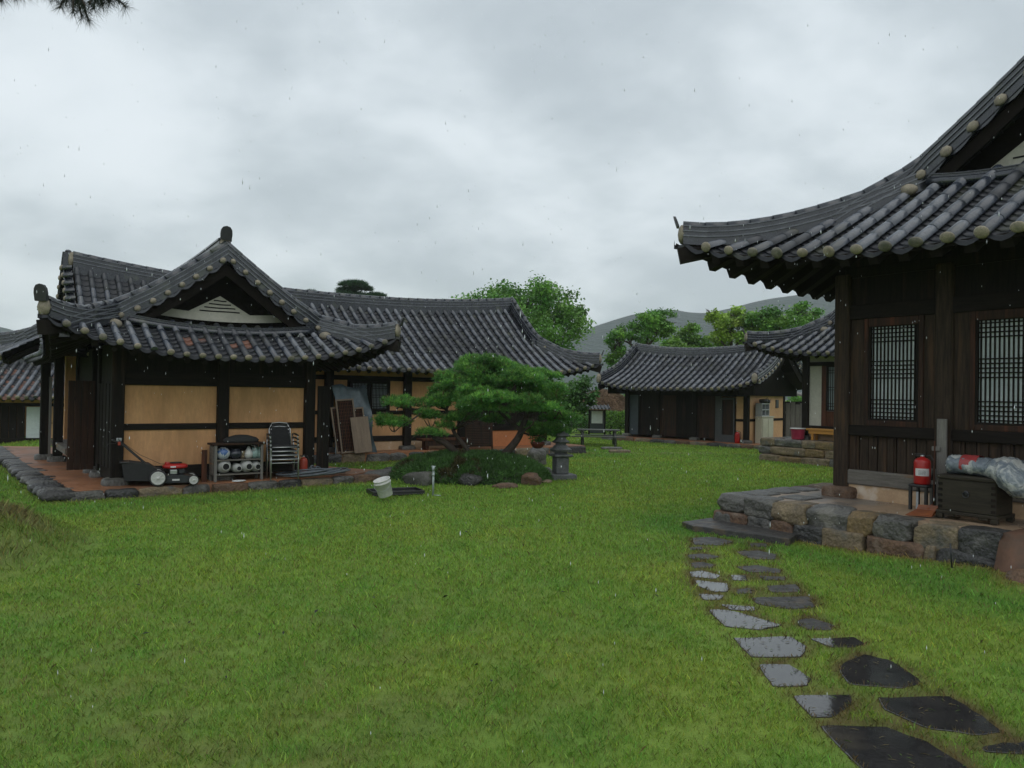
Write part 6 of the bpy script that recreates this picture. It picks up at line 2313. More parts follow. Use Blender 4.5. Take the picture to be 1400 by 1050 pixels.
# ---- things on house C and F
cbn = ch(5.66, .95, .10)
CBN = thing('cabinet', 'cream painted cupboard against the peach gable wall', 'cabinet', cbn, CA + R_(90))
boxp(CBN, 'body', 'cream_paint', -.55, .55, -.02, .26, 0, 1.08, .01)
boxp(CBN, 'top', 'cream_paint', -.58, .58, -.05, .28, 1.08, 1.13, .01)
for x in (-.5, .02):
    boxp(CBN, 'door', 'cream_paint', x, x + .48, -.045, -.022, .12, 1.02, .01)
crk = thing('rack', 'small grey rack of pigeonholes on top of the cream cupboard', 'rack', ch(5.66, .75, 1.23), CA + R_(90))
part(crk, 'frame', 'grey_paint', lambda m: [m.box(-.36, .36, .22, .24, 0, .52)] + [m.box(-.36 + .34 * k, -.32 + .34 * k, -.02, .22, 0, .52) for k in range(3)] + [m.box(-.36, .36, -.018, .22, .0 + .24 * k, .04 + .24 * k) for k in range(3)])
tag(part(None, 'pan', 'black_plastic', lambda m: [m.lathe([(.12, 0), (.17, .03), (.18, .12), (.15, .16), (.03, .17)], (0, 0, 0), 14), m.tube([(.15, 0, .1), (.34, 0, .14)], .016, 6)], loc=ch(5.58, .75, 1.75), rz=.3), 'black lidded pan on top of the grey rack', 'pan')
tag(part(None, 'kettle', 'dark_metal', lambda m: [m.lathe([(.10, 0), (.14, .05), (.12, .12), (.04, .16), (.02, .18)], (0, 0, 0), 14), m.tube([(-.1, 0, .12), (0, 0, .24), (.1, 0, .12)], .01, 6)], loc=ch(5.6, 1.05, 1.75), rz=.3), 'small dark kettle beside the pan on the grey rack', 'kettle')
mt = part(None, 'meter_box', 'dark_metal', lambda m: [m.box(-.13, .13, 0, .12, 0, .34, .01), m.tube([(0, .06, -.8), (0, .06, 0)], .018, 6), m.tube([(.05, .06, .34), (.05, .06, .9)], .014, 6)], loc=ch(5.36, 2.65, 1.55), rz=CA + R_(90))
tag(mt, 'grey meter box with pipes on the peach gable wall', 'meter box')
extinguisher('bright red fire extinguisher by the far house screen door', ch(4.95, -.22, ZC), 0, .50, .10, lab=False)
def gatef(m):
    for k in range(8): m.box(.0 + .2 * k, .19 + .2 * k, 0, .04, 0, 1.75 + .06 * math.sin(k * 2.1), .01)
    m.box(0, 1.6, .04, .08, .4, .5); m.box(0, 1.6, .04, .08, 1.3, 1.4)
tag(part(None, 'plank_fence', 'wood_post_grey', gatef, loc=at(1074, 600, 33.6).xy.to_3d(), rz=R_(-8)), 'weathered grey plank fence between the two far houses', 'fence')
sr = thing('shed', 'low shed roof showing above the grey plank fence', 'shed', at(1085, 590, 37).xy.to_3d(), R_(-10))
part(sr, 'wall', 'wood_dark', lambda m: m.box(-.8, 1.6, .2, 1.8, 0, 1.8))
part(sr, 'roof', 'wood_post_grey', lambda m: [m.poly([(-1.3, -.2, 2.55), (1.9, -.2, 1.75), (1.9, 2, 1.95), (-1.3, 2, 2.75)]), m.poly([(-1.3, -.2, 2.45), (-1.3, 2, 2.65), (1.9, 2, 1.85), (1.9, -.2, 1.65)]), m.poly([(-1.3, -.2, 2.45), (1.9, -.2, 1.65), (1.9, -.2, 1.75), (-1.3, -.2, 2.55)])])
pb = thing('bucket', 'pink plastic tub with a white lid on the stone base beside the yellow bench', 'bucket', fh(.62, -1.0, ZFH))
part(pb, 'body', 'pink_plastic', lambda m: m.lathe([(.17, 0), (.19, .02), (.22, .31), (.24, .33)], (0, 0, 0), 20))
part(pb, 'lid', 'white_plastic', lambda m: m.lathe([(.245, .325), (.24, .345), (.22, .352), (.02, .355)], (0, 0, 0), 20))
yb = thing('bench', 'yellow wooden bench on the far stone porch below the pale panel', 'bench', fh(.60, -1.28, ZFH), ANG - R_(90))
boxp(yb, 'seat', 'yellow_wood', 0, 1.9, 0, .34, .30, .36, .01)
boxp(yb, 'apron', 'yellow_wood', .08, 1.82, .02, .05, .20, .298, .004)
for x in (.16, .9, 1.6):
    boxp(yb, 'leg', 'yellow_wood', x, x + .07, .03, .10, 0, .299, .006); boxp(yb, 'leg', 'yellow_wood', x, x + .07, .24, .31, 0, .299, .006)

# ================================================================== THINGS ON THE DARK HOUSE PORCH
es = thing('stool', 'small black stool carrying the bright red extinguisher', 'stool', rh(1.12, -2.58, ZR), ANG + R_(-90))
boxp(es, 'seat', 'black_plastic', -.13, .13, -.13, .13, .31, .345, .01)
for x in (-.125, .085):
    for y in (-.125, .085): boxp(es, 'leg', 'black_plastic', x, x + .04, y, y + .04, 0, .31, .006)
boxp(es, 'crossbar', 'grey_paint', -.015, .015, -.135, -.127, .02, .25, 0)
extinguisher('bright red fire extinguisher with white label on the black stool', rh(1.12, -2.58, ZR + .347), ANG + R_(-65), .42, .105)
tag(part(None, 'leaning_board', 'wood_post_grey', lambda m: [m.box(0, .13, 0, .035, 0, 1.24, .006), m.box(-.05, .06, -.03, -.002, .80, .86, .006), m.box(-.09, -.01, .01, .03, 0, .55, .005)], loc=rh(XW - .22, -2.66, ZR), rz=ANG - R_(90)), 'weathered grey board standing against the dark post behind the chest', 'board')
tag(part(None, 'thin_rod', 'wood_red', lambda m: m.tube([(0, 0, 0), (.02, .02, .95)], .010, 6), loc=rh(1.02, -2.78, ZR)), 'thin reddish rod standing between extinguisher and chest', 'rod')
cs = thing('wooden_chest', 'old dark wooden chest with iron ring on low feet', 'chest', rh(.62, -3.02, ZR), ANG - R_(90))
# local x along the front (towards us), local y into the porch
CW, CD = .68, .48
boxp(cs, 'body', 'chest_wood', 0, CW, 0, CD, .10, .50, .012)
boxp(cs, 'lid', 'chest_wood', -.015, CW + .015, -.015, CD + .015, .502, .55, .012)
def dov(m):
    for x in (.0, CW - .06):
        for k in range(5): m.box(x + .004, x + .056, -.006, .004, .13 + k * .072, .165 + k * .072, .002)
part(cs, 'dovetail_joint', 'wood_dark', dov)
def stand(m):
    m.box(-.02, CW + .02, -.02, .03, .06, .10, .006); m.box(-.02, CW + .02, CD - .03, CD + .02, .06, .10, .006)
    m.box(-.02, .03, .03, CD - .03, .06, .10, .006); m.box(CW - .03, CW + .02, .03, CD - .03, .06, .10, .006)
    m.box(.08, .2, -.015, .02, .035, .062, .006); m.box(CW - .2, CW - .08, -.015, .02, .035, .062, .006)
part(cs, 'stand', 'chest_wood', stand)
for x in (-.02, CW - .06):
    for y in (-.02, CD - .06):
        boxp(cs, 'leg', 'chest_wood', x, x + .08, y, y + .08, 0, .06, .008)
part(cs, 'ring_pull', 'dark_metal', lambda m: [m.lathe([(.035, 0), (.03, .008), (.003, .01)], (0, 0, 0), 12, M=Matrix.Translation((CW / 2, -.001, .34)) @ Matrix.Rotation(R_(90), 4, 'X')), m.tube([(CW / 2 + .035 * math.cos(a), -.016, .325 + .035 * math.sin(a)) for a in [2 * math.pi * k / 14 for k in range(15)]], .006, 6)])
# bag of rolled sheeting on the chest
pm = nmat('plastic_wrap')
nt = pm.node_tree
N_ = nt.nodes.new
out = N_('ShaderNodeOutputMaterial'); bb = N_('ShaderNodeBsdfPrincipled')
nz = N_('ShaderNodeTexNoise'); nz.inputs['Scale'].default_value = 5; nz.inputs['Detail'].default_value = 4; nz.inputs['Distortion'].default_value = 1.2
crp = N_('ShaderNodeValToRGB')
crp.color_ramp.elements[0].position = .40; crp.color_ramp.elements[0].color = (.16, .19, .22, 1)
crp.color_ramp.elements[1].position = .60; crp.color_ramp.elements[1].color = (.46, .47, .45, 1)
k = crp.color_ramp.elements.new(.5); k.color = (.22, .25, .27, 1)
tcn = N_('ShaderNodeTexCoord')
nt.links.new(tcn.outputs['Object'], nz.inputs['Vector']); nt.links.new(nz.outputs['Fac'], crp.inputs['Fac'])
nt.links.new(crp.outputs[0], bb.inputs['Base Color']); bb.inputs['Roughness'].default_value = .18
bb.inputs['Specular IOR Level'].default_value = .6
bpn = N_('ShaderNodeBump'); bpn.inputs['Strength'].default_value = .8; bpn.inputs['Distance'].default_value = .03
nz2 = N_('ShaderNodeTexNoise'); nz2.inputs['Scale'].default_value = 14; nz2.inputs['Distortion'].default_value = 2.0
nt.links.new(tcn.outputs['Object'], nz2.inputs['Vector']); nt.links.new(nz2.outputs['Fac'], bpn.inputs['Height']); nt.links.new(bpn.outputs[0], bb.inputs['Normal'])
nt.links.new(bb.outputs[0], out.inputs['Surface'])
bg = thing('plastic_bundle', 'bundle of sheeting in a clear plastic bag slumped over the chest', 'bundle', rh(.70, -3.0, ZR + .55), ANG - R_(90))
def bundle(m):
    C = curve3([(-.02, .22, .10), (.10, .2, .12), (.35, .18, .12), (.60, .16, .10), (.78, .13, .05), (.94, .12, -.03), (1.08, .14, -.07)], 8)
    n = 16
    rad = [(.03 + .11 * min(1, i / 5)) * (1.0 if i < len(C) * .45 else 1.0 + .85 * math.sin((i / len(C) - .45) / .55 * math.pi)) for i in range(len(C))]
    b = len(m.v)
    for i, p in enumerate(C):
        for k in range(n):
            a = 2 * math.pi * k / n
            q = Vector((0, math.cos(a) * (1 + .35 * min(1, i / 24)), math.sin(a) * .86))
            d = 1 + .16 * noise.noise(Vector((i * .35, k * .8, 2))) + .07 * noise.noise(Vector((i * 1.1, k * 1.9, 7)))
            m.vert(p + q * rad[i] * d)
    for i in range(len(C) - 1):
        for k in range(n):
            j = (k + 1) % n; m.face((b + i * n + k, b + i * n + j, b + i * n + n + j, b + i * n + n + k), True)
    m.face([b + k for k in range(n)][::-1]); e = b + (len(C) - 1) * n; m.face([e + k for k in range(n)])
part(bg, 'bag', 'plastic_wrap', bundle)
def redlab(m):
    n = 10
    for i in range(4):
        for k in range(n):
            a0 = R_(-200 + 190 * k / n); a1 = R_(-200 + 190 * (k + 1) / n)
            def q(i, a):
                return Vector((.22 + .05 * i, .187 - .002 * i + .162 * math.cos(a + R_(0)) * 1.0, .122 + .137 * math.sin(a) * -1.0))
            m.poly([q(i, a0), q(i + 1, a0), q(i + 1, a1), q(i, a1)], True)
pmat('red_plastic', (0.34, 0.05, 0.05), (0.27, 0.04, 0.04), rough=.25, scale=6, bump=.4, bscale=14, dist=.01)
part(bg, 'red_sheet', 'red_plastic', redlab)
# dustpan
dp = thing('dustpan', 'rusty orange dustpan lying at the porch edge beside the chest', 'dustpan', rh(.40, -2.72, ZR), ANG - R_(78))
def pan(m):
    A = [(0, 0, .01), (.30, .02, .015), (.32, .26, .06), (.06, .28, .06)]
    B = [(p[0], p[1], p[2] - .008) for p in A]
    m.poly(A); m.poly(B[::-1])
    for i in range(4):
        j = (i + 1) % 4; m.poly([A[i], B[i], B[j], A[j]])
    m.poly([(.30, .02, .015), (.32, .26, .06), (.33, .26, .13), (.31, .06, .05)]); m.poly([(.31, .06, .05), (.33, .26, .13), (.32, .26, .06), (.30, .02, .015)][::-1])
    m.poly([(.06, .28, .06), (.32, .26, .06), (.33, .27, .13), (.08, .29, .12)]); m.poly([(.06, .28, .055), (.08, .295, .12), (.33, .275, .13), (.32, .265, .055)])
part(dp, 'pan', 'dustpan', pan)
part(dp, 'handle', 'dustpan', lambda m: m.tube([(.2, .27, .08), (.22, .40, .12)], .014, 8))
tag(part(None, 'iron_stake', 'dark_metal', lambda m: m.tube([(0, 0, 0), (-.02, .0, .28)], .009, 6), loc=rh(-.32, -3.62, .08)), 'thin iron stake pushed in the ground before the stone base', 'stake')

# ================================================================== TREES, HEDGE, HILLS
def leafy_tree(name, label, base, clumps, n, size, pal, limbs, seed, group=None, Y=None, asp=.6, up=.35, gap=.0, tr=.14):
    """clumps: (px, py, half width px, half height px, depth offset m, half depth m)"""
    t = thing(name, label, 'tree', base, 0, group)
    B = Vector(base)
    r = np.random.default_rng(seed)
    areas = np.array([c[2] * c[3] for c in clumps], float); areas /= areas.sum()
    PP, CC = [], []
    cents = []
    for i, (px, py, wx, hy, dy, hd) in enumerate(clumps):
        c = at(px, py, Y + dy); cents.append(c)
        sc = (Y + dy) / 1050
        m = int(n * areas[i])
        # sub-clumps on the surface of the big lump, so that light and gaps break up the outline
        ns = max(5, int(6 + wx * hy / 90))
        su = r.normal(size=(ns, 3)); su /= np.linalg.norm(su, axis=1)[:, None]
        srad = r.uniform(.45, 1.0, ns)[:, None]
        sc_c = su * srad
        pick = r.integers(0, ns, m)
        q = sc_c[pick] + r.normal(size=(m, 3)) * np.array([.22, .22, .24])
        P = np.array(c) + q * np.array([wx * sc, hd, hy * sc])
        tone = (.62 + .65 * r.random(ns))[pick] * r.uniform(.75, 1.25, m)
        mixv = r.random(ns)[pick][:, None]
        col = (np.array(pal[0]) * (1 - mixv) + np.array(pal[1]) * mixv) * tone[:, None]
        PP.append(P); CC.append(col)
    P = np.concatenate(PP); C = np.concatenate(CC)
    leaf_mesh('crown', P - np.array(B), size, C, 'leaf', t, up=up, asp=asp, rs=seed)
    mb = MB().mat('bark')
    for pts, r0, r1 in limbs:
        Cc = curve3([Vector(p) for p in pts], 5)
        Cc = [c + Vector((noise.noise(c * 1.1), noise.noise(c * 1.1 + Vector((5, 0, 0))), 0)) * r0 * .8 for c in Cc]
        mb.tube([c - B for c in Cc], taper(len(Cc), r0, r1), 8)
    for c in cents:
        src = min((Vector(p) for L in limbs for p in L[0][1:]), key=lambda q: (q - c).length)
        for k in range(5):
            e = c + Vector((r.uniform(-1, 1), r.uniform(-.6, .6), r.uniform(-.3, .8))) * (clumps[0][2] * Y / 1050 * .5)
            m_ = src.lerp(e, .55) + Vector((r.uniform(-.1, .1), 0, r.uniform(-.1, .2)))
            mb.tube([src - B, m_ - B, e - B], [tr * .35, tr * .2, tr * .08], 5)
    mb.build('trunk', t)
    return t
def pq(px, py, Y): return at(px, py, Y)
def gb(px, Y, z=0.0):
    p = at(px, 540, Y); return Vector((p.x, p.y, z))

GREEN = [(.100, .280, .046), (.230, .440, .070)]
DARKG = [(.050, .150, .032), (.110, .260, .048)]
LIME = [(.250, .440, .065), (.400, .540, .085)]
# big tree behind the hall
YB_ = 46
leafy_tree('broadleaf_tree', 'big round green tree rising behind the hall roof ridge', gb(715, YB_), [
    (655, 420, 36, 24, 0, 2.2), (690, 408, 34, 22, 1, 2.2), (728, 408, 36, 22, 0, 2.2), (760, 420, 34, 24, .5, 2.2), (778, 440, 26, 22, 0, 2.0), (700, 440, 42, 26, -1, 2.4),
    (740, 450, 40, 26, -1, 2.4), (765, 470, 30, 22, 0, 2), (640, 445, 36, 24, .5, 2), (790, 425, 12, 12, .3, .8), (720, 480, 40, 22, 0, 2), (680, 470, 36, 22, 0, 2)], 26000, .20, GREEN,
    [([gb(715, YB_), pq(714, 500, YB_), pq(712, 460, YB_), pq(718, 425, YB_)], .34, .1), ([pq(714, 495, YB_), pq(740, 460, YB_), pq(762, 430, YB_)], .16, .06), ([pq(713, 490, YB_), pq(685, 455, YB_), pq(660, 425, YB_)], .16, .06)], 31, 'trees beyond the houses', YB_)
# pine beyond the hall ridge
YP2 = 62
def far_pine():
    base = gb(490, YP2)
    t = thing('pine_tree', 'flat topped dark pine showing above the hall ridge', 'tree', base, 0, 'trees beyond the houses')
    r = np.random.default_rng(17)
    PP, DD, CC = [], [], []
    for i, (px, py, wx, hy) in enumerate(((484, 390, 20, 5), (474, 398, 14, 5), (494, 396, 16, 5), (470, 405, 15, 5), (485, 405, 16, 5), (512, 406, 16, 4), (500, 410, 18, 5), (425, 402, 8, 3), (478, 414, 22, 5), (505, 418, 22, 5))):
        c = np.array(at(px, py, YP2 + (i % 3 - 1) * .7)); s = YP2 / 1050
        n = int(22 * wx)
        u = r.normal(size=(n, 3)); u /= np.linalg.norm(u, axis=1)[:, None]; u[:, 2] = np.abs(u[:, 2]) * .9 - .15
        PP.append(c + u * r.uniform(.5, 1, n)[:, None] * np.array([wx * s, wx * s * .7, hy * s])); DD.append(u + np.array([0, 0, .8]))
        CC.append(np.array([.030, .085, .034]) * r.uniform(.6, 1.4, n)[:, None])
    P = np.concatenate(PP); D = np.concatenate(DD); D /= np.linalg.norm(D, axis=1)[:, None]
    tuft_mesh('crown', P - np.array(base), D, .34, np.concatenate(CC), 'needle', t, 6, 8, .045, .6)
    mb = MB().mat('bark')
    C = curve3([base, pq(488, 470, YP2), pq(482, 430, YP2), pq(486, 395, YP2)], 6)
    mb.tube([c - base for c in C], taper(len(C), .3, .08), 8)
    for e in ((470, 405), (512, 406), (494, 398), (425, 402)):
        mb.tube([pq(482, 425, YP2) - base, pq((482 + e[0]) / 2, (420 + e[1]) / 2, YP2) - base, pq(e[0], e[1], YP2) - base], [.09, .06, .03], 6)
    mb.build('trunk', t)
far_pine()
# leafy tree at the hall's corner
Y3 = 30.5
leafy_tree('broadleaf_tree', 'small leafy tree standing at the corner of the hall', gb(742, Y3), [
    (770, 540, 26, 18, 0, 1.0), (798, 530, 20, 16, .2, .8), (755, 560, 24, 20, -.2, 1.0), (785, 555, 22, 18, .1, .9), (742, 580, 18, 16, 0, .8), (808, 540, 10, 12, 0, .5), (765, 580, 18, 14, .4, .8)], 5200, .15, DARKG,
    [([gb(741, Y3), pq(742, 590, Y3), pq(750, 565, Y3), pq(770, 540, Y3)], .12, .03), ([pq(744, 580, Y3), pq(770, 560, Y3), pq(798, 535, Y3)], .06, .02)], 32, None, Y3, tr=.06)
# trees beyond the low house
Y4 = 47
leafy_tree('broadleaf_tree', 'open crowned green tree above the hip end of the low house', gb(878, Y4), [
    (880, 440, 20, 13, 0, 1.3), (905, 436, 18, 11, .5, 1.2), (862, 452, 16, 10, .3, 1.1), (845, 468, 16, 13, -.3, 1.1), (895, 455, 22, 12, 0, 1.3), (842, 490, 20, 12, 0, 1.1), (872, 468, 14, 8, .4, 1), (915, 448, 12, 8, 0, .8)], 9500, .17, GREEN,
    [([gb(878, Y4), pq(880, 500, Y4), pq(884, 470, Y4), pq(888, 445, Y4)], .2, .06), ([pq(881, 490, Y4), pq(862, 470, Y4), pq(848, 465, Y4)], .1, .04), ([pq(884, 475, Y4), pq(900, 455, Y4), pq(910, 440, Y4)], .09, .03)], 33, 'trees beyond the houses', Y4)
Y5 = 50
leafy_tree('broadleaf_tree', 'bushy green tree between two open crowns above the low house ridge', gb(940, Y5), [
    (942, 455, 15, 12, 0, 1.2), (930, 468, 18, 10, .4, 1.2), (958, 468, 16, 10, 0, 1.2), (944, 478, 26, 10, 0, 1.4), (915, 475, 12, 9, 0, 1)], 7000, .18, [GREEN[0], LIME[0]],
    [([gb(940, Y5), pq(941, 500, Y5), pq(942, 465, Y5)], .16, .05), ([pq(941, 490, Y5), pq(930, 470, Y5), pq(926, 465, Y5)], .07, .03)], 34, 'trees beyond the houses', Y5)
Y6 = 45
leafy_tree('broadleaf_tree', 'yellowish green tree above the far end of the low house ridge', gb(1000, Y6), [
    (985, 440, 16, 12, 0, 1.2), (1005, 432, 18, 10, .4, 1.2), (972, 428, 8, 7, 0, .7), (1000, 455, 24, 13, -.3, 1.3), (1030, 440, 18, 11, .2, 1.2), (985, 468, 16, 9, 0, 1), (1025, 460, 22, 12, 0, 1.3)], 8500, .18, LIME,
    [([gb(1000, Y6), pq(1000, 500, Y6), pq(1000, 460, Y6), pq(1004, 435, Y6)], .18, .05), ([pq(1000, 485, Y6), pq(982, 460, Y6), pq(974, 435, Y6)], .08, .03), ([pq(1000, 480, Y6), pq(1020, 455, Y6), pq(1034, 440, Y6)], .08, .03)], 35, 'trees beyond the houses', Y6)
Y7 = 44
leafy_tree('broadleaf_tree', 'deep green tree between the low house and the raised house roof', gb(1062, Y7), [
    (1060, 432, 26, 14, 0, 1.3), (1035, 438, 16, 12, 0, 1.1), (1085, 425, 18, 10, .3, 1.2), (1075, 445, 28, 14, 0, 1.4), (1045, 445, 14, 10, -.3, 1), (1110, 435, 18, 12, 0, 1.2), (1095, 560, 30, 16, 0, 1.3)], 8500, .18, GREEN,
    [([gb(1062, Y7), pq(1063, 500, Y7), pq(1066, 440, Y7)], .2, .06), ([pq(1063, 485, Y7), pq(1085, 450, Y7), pq(1095, 430, Y7)], .09, .03)], 36, 'trees beyond the houses', Y7)
# clipped hedge behind the picnic table, and a second bush by the notice board
def hedge(label, px0, px1, py0, Y, seed, pal, dep=.9):
    a = gb(px0, Y); b = gb(px1, Y)
    z1 = at((px0 + px1) / 2, py0, Y).z
    c = (a + b) / 2
    t = thing('hedge', label, 'hedge', c)
    r = np.random.default_rng(seed)
    w = (b - a).length
    n = int(w * z1 * 700)
    P = np.stack([r.uniform(-w / 2, w / 2, n), r.uniform(-dep, dep, n), r.random(n) ** .7 * z1], -1)
    P[:, 2] *= .82 + .25 * fbm(P[:, 0] + c.x, P[:, 1], 1.3, seed)
    tone = .45 + 1.0 * fbm(P[:, 0] + 3, P[:, 2] * 1.5 + P[:, 1], 2.0, seed + 1)
    mixv = r.random((n, 1))
    col = (np.array(pal[0]) * (1 - mixv) + np.array(pal[1]) * mixv) * tone[:, None]
    leaf_mesh('foliage', P, .13, col, 'leaf', t, up=.3, rs=seed)
    mb = MB().mat('bark')
    for k in range(int(w * 2)):
        x = -w / 2 + (k + .5) * .5
        mb.tube([(x, 0, 0), (x + .05, .05, z1 * .35), (x - .1, .1, z1 * .7)], [.03, .02, .01], 5)
    mb.build('stem', t)
hedge('dark leafy hedge behind the picnic table and notice board', 748, 830, 566, 39.5, 61, DARKG)
hedge('lighter bushy shrub between the notice board and the low house', 828, 866, 560, 38.5, 62, [DARKG[1], LIME[0]], .6)
hedge('tall green bushes behind the thatched huts', 790, 880, 535, 52, 63, GREEN, 1.2)
hedge('loose green shrubs beyond the tall roof at the photo edge', -60, 60, 500, 60, 64, GREEN, 1.5)

# far wooded hills
pmat('hazed_hill_forest', (0.022, 0.036, 0.046), (0.036, 0.054, 0.060), rough=.95, scale=.035, detail=8, coord='World', bump=1.0, bscale=.12, dist=4.0)  # blue-grey of distance haze is painted into the forest colour
def hills(name, D, prof, depth, seed):
    pxs = np.array([p[0] for p in prof], float); pys = np.array([p[1] for p in prof], float)
    na, nd = 220, 26
    xs = np.linspace(pxs[0], pxs[-1], na)
    ys = np.interp(xs, pxs, pys)
    k = np.ones(9) / 9
    ys = np.convolve(np.pad(ys, 4, mode='edge'), k, 'valid')
    V_ = []
    for i in range(na):
        p = at(xs[i], ys[i], D)
        d = Vector((p.x, p.y)).normalized()
        for j in range(nd):
            f = j / (nd - 1)                # 0 near foot, 1 far foot
            sh = math.sin(math.pi * min(1, f * 1.0)) ** 1.1
            rr = D + (f - .5) * depth
            x = d.x * rr / d.y; y = rr
            z = (p.z + 6) * sh - 6
            z += (noise.noise(Vector((x * .012, y * .012, seed))) * 6 + noise.noise(Vector((x * .05, y * .05, seed))) * 2.0 - 4) * sh * (1 if abs(f - .5) > .06 else .5)
            V_.append((x, y, z))
    V_ = np.array(V_)
    I, J = np.meshgrid(np.arange(na - 1), np.arange(nd - 1), indexing='ij')
    q = (I * nd + J).ravel()
    F_ = np.stack([q, q + nd, q + nd + 1, q + 1], -1)
    o = np_mesh(name, V_, F_, 'hazed_hill_forest')
    o.data.polygons.foreach_set('use_smooth', [True] * len(o.data.polygons))
    o['kind'] = 'structure'
    return o
hills('hills', 720, [(560, 520), (640, 505), (700, 488), (740, 474), (790, 455), (815, 443), (850, 431), (885, 424), (912, 421), (935, 423), (955, 429), (972, 426), (1000, 419), (1040, 411), (1090, 404), (1150, 398), (1230, 392), (1320, 400), (1450, 430), (1600, 470)], 420, 3)
hills('hills', 640, [(-420, 470), (-250, 440), (-120, 432), (-20, 440), (5, 443), (22, 448), (45, 460), (90, 475), (160, 492), (260, 508), (380, 520)], 300, 9)

# overhanging pine at the top corner, its trunk outside the frame
pbp = Vector((-5.2, 2.6, float(ground_h(np.array([-5.2]), np.array([2.6]))[0]) - .05))
OP = thing('pine_tree', 'black needled pine twigs hanging in from the top corner of the photo', 'tree', pbp)
mb = MB().mat('bark')
C = curve3([pbp, pbp + Vector((.15, .1, 1.6)), pbp + Vector((.05, .3, 3.2)), pbp + Vector((.3, .6, 4.9)), pbp + Vector((.4, .7, 6.2))], 6)
mb.tube([c - pbp for c in C], taper(len(C), .17, .06), 10)
YK = 4.3
tipA = at(120, -26, YK)
L1 = curve3([pbp + Vector((.1, .35, 3.5)), pbp + Vector((1.0, .9, 4.25)), at(-60, -60, YK - .3), tipA, at(178, -10, YK + .1)], 8)
mb.tube([c - pbp for c in L1], taper(len(L1), .06, .010), 7)
r = np.random.default_rng(77)
TP, TD = [], []
def spray(a, tips):
    for e in tips:
        e = Vector(e)
        mb.tube([a - pbp, (a.lerp(e, .5) + Vector((0, 0, .015))) - pbp, e - pbp], [.008, .006, .004], 5)
        d = (e - a).normalized()
        for k in range(14):
            f = .45 + .55 * k / 13
            TP.append(np.array(a.lerp(e, f))); TD.append(np.array(d * .8 + Vector((r.normal() * .5, r.normal() * .5, -.25 + r.normal() * .4))))
spray(at(100, -22, YK), [at(82, 10, YK), at(100, 16, YK - .1), at(112, 24, YK), at(121, 28, YK + .05), at(92, 0, YK + .1), at(75, -4, YK), at(104, 2, YK + .15), at(116, 8, YK - .12)])
spray(at(135, -22, YK), [at(128, 12, YK), at(140, 8, YK + .1), at(150, 2, YK), at(172, 10, YK + .05), at(146, -6, YK), at(122, 6, YK - .1), at(132, 0, YK + .2)])
spray(at(10, -36, YK), [at(-5, -4, YK), at(2, 0, YK + .1), at(22, -4, YK), at(34, -6, YK), at(-20, 2, YK)])
spray(at(60, -40, YK), [at(66, -6, YK), at(80, -10, YK), at(52, -14, YK)])
mb.build('trunk', OP)
P = np.array(TP); D = np.array(TD); D /= np.linalg.norm(D, axis=1)[:, None]
tuft_mesh('needle_tuft', P - np.array(pbp), D, .085, np.full((len(P), 3), 1.0) * np.array([.010, .022, .010]), 'needle', OP, 9, 10, .0022, .55)
# upper crown of the same pine, out of frame
P = r.normal(size=(1500, 3)) * np.array([.9, .8, .35]) + np.array([.4, .3, 6.3])
D = r.normal(size=P.shape) + np.array([0, 0, .6]); D /= np.linalg.norm(D, axis=1)[:, None]
tuft_mesh('crown', P, D, .12, np.full((len(P), 3), 1.0) * np.array([.018, .05, .02]), 'needle', OP, 10, 9, .006, .6)

# fallen leaves on the lawn
r = np.random.default_rng(91)
n = 60
LX = r.uniform(-5, 3, n); LY = r.uniform(5, 14, n)
P = np.stack([LX, LY, ground_h(LX, LY) + .035], -1)
o = leaf_mesh('fallen_leaves', P, .05, np.full((n, 3), 1.0) * np.array([.02, .018, .012]), 'leaf', None, up=2.0, rs=4)
o['kind'] = 'stuff'

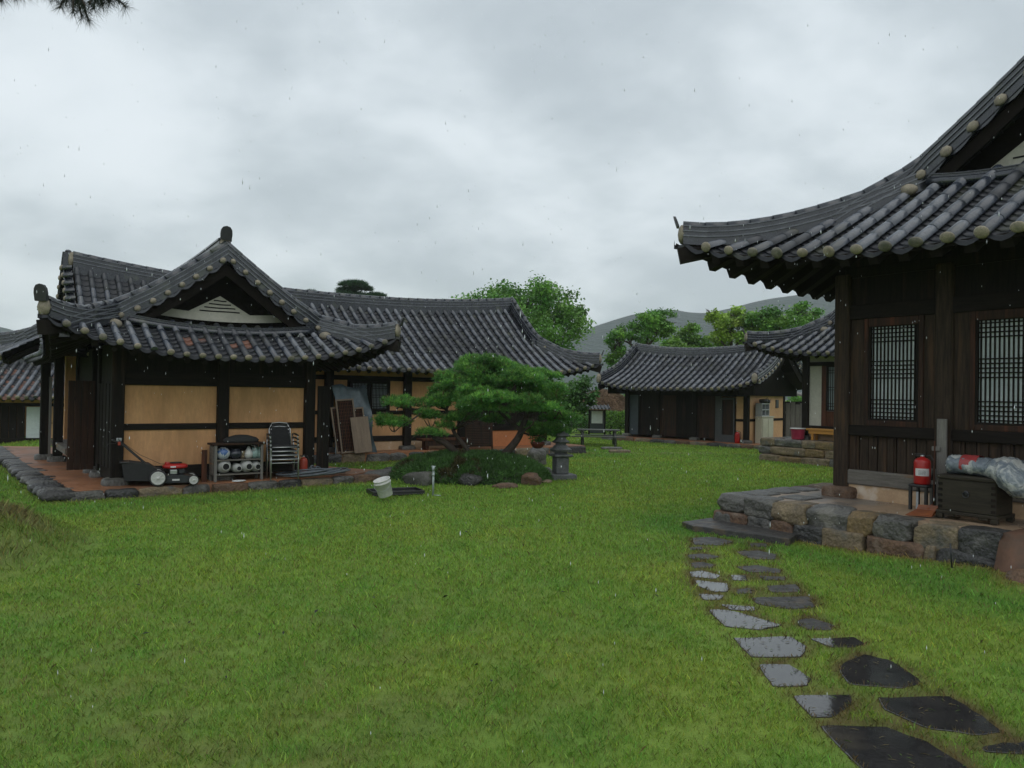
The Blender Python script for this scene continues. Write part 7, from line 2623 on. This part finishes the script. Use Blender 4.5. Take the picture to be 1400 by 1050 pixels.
# rain: small falling drops
mw_ = nmat('water')
nt = mw_.node_tree
out = nt.nodes.new('ShaderNodeOutputMaterial'); gl = nt.nodes.new('ShaderNodeBsdfPrincipled')
gl.inputs['Base Color'].default_value = (.85, .88, .9, 1); gl.inputs['Roughness'].default_value = .15
tr_ = nt.nodes.new('ShaderNodeBsdfTranslucent'); tr_.inputs['Color'].default_value = (.85, .88, .9, 1)
ms = nt.nodes.new('ShaderNodeMixShader'); ms.inputs[0].default_value = .5
nt.links.new(gl.outputs[0], ms.inputs[1]); nt.links.new(tr_.outputs[0], ms.inputs[2]); nt.links.new(ms.outputs[0], out.inputs[0])
def rain():
    r = np.random.default_rng(123)
    n = 1500
    q = (r.random(n) ** .6) * 11.5 + 2.2
    th = r.uniform(-.68, .68, n)
    X = q * np.sin(th); Y = q * np.cos(th)
    Z = r.uniform(.1, 1.0, n) * (1.5 + q * .62)
    u = Vector((1, 0, 0))
    rad = (.0012 + .0010 * r.random(n)) * (1 + .06 * q); L = .006 + .010 * r.random(n)
    base = np.stack([X, Y, Z], -1)
    ring = []
    vs = [base + np.stack([0 * X, 0 * X, L], -1)]
    for k in range(4):
        a = k * math.pi / 2
        vs.append(base + np.stack([np.cos(a) * rad, np.sin(a) * rad, -L * .2], -1))
    vs.append(base + np.stack([0 * X, 0 * X, -L], -1))
    v = np.stack(vs, 1).reshape(-1, 3)
    T = np.array([[0, 1, 2], [0, 2, 3], [0, 3, 4], [0, 4, 1], [5, 2, 1], [5, 3, 2], [5, 4, 3], [5, 1, 4]])
    f = (np.arange(n)[:, None, None] * 6 + T[None]).reshape(-1, 3)
    o = np_mesh('rain', v, f, 'water')
    o['kind'] = 'stuff'
rain()

# damp air: even haze round the whole place
hz = MB().mat('black_plastic')
hz.box(-1500, 1500, -60, 1150, -14, 150)
ho = hz.build('haze')
ho['kind'] = 'stuff'
hm = nmat('haze_air')
nt = hm.node_tree
out = nt.nodes.new('ShaderNodeOutputMaterial'); pv = nt.nodes.new('ShaderNodeVolumePrincipled')
pv.inputs['Color'].default_value = (.95, .97, 1.0, 1)
pv.inputs['Density'].default_value = 0.00040
pv.inputs['Anisotropy'].default_value = 0.2
nt.links.new(pv.outputs[0], out.inputs['Volume'])
ho.data.materials.clear(); ho.data.materials.append(hm)
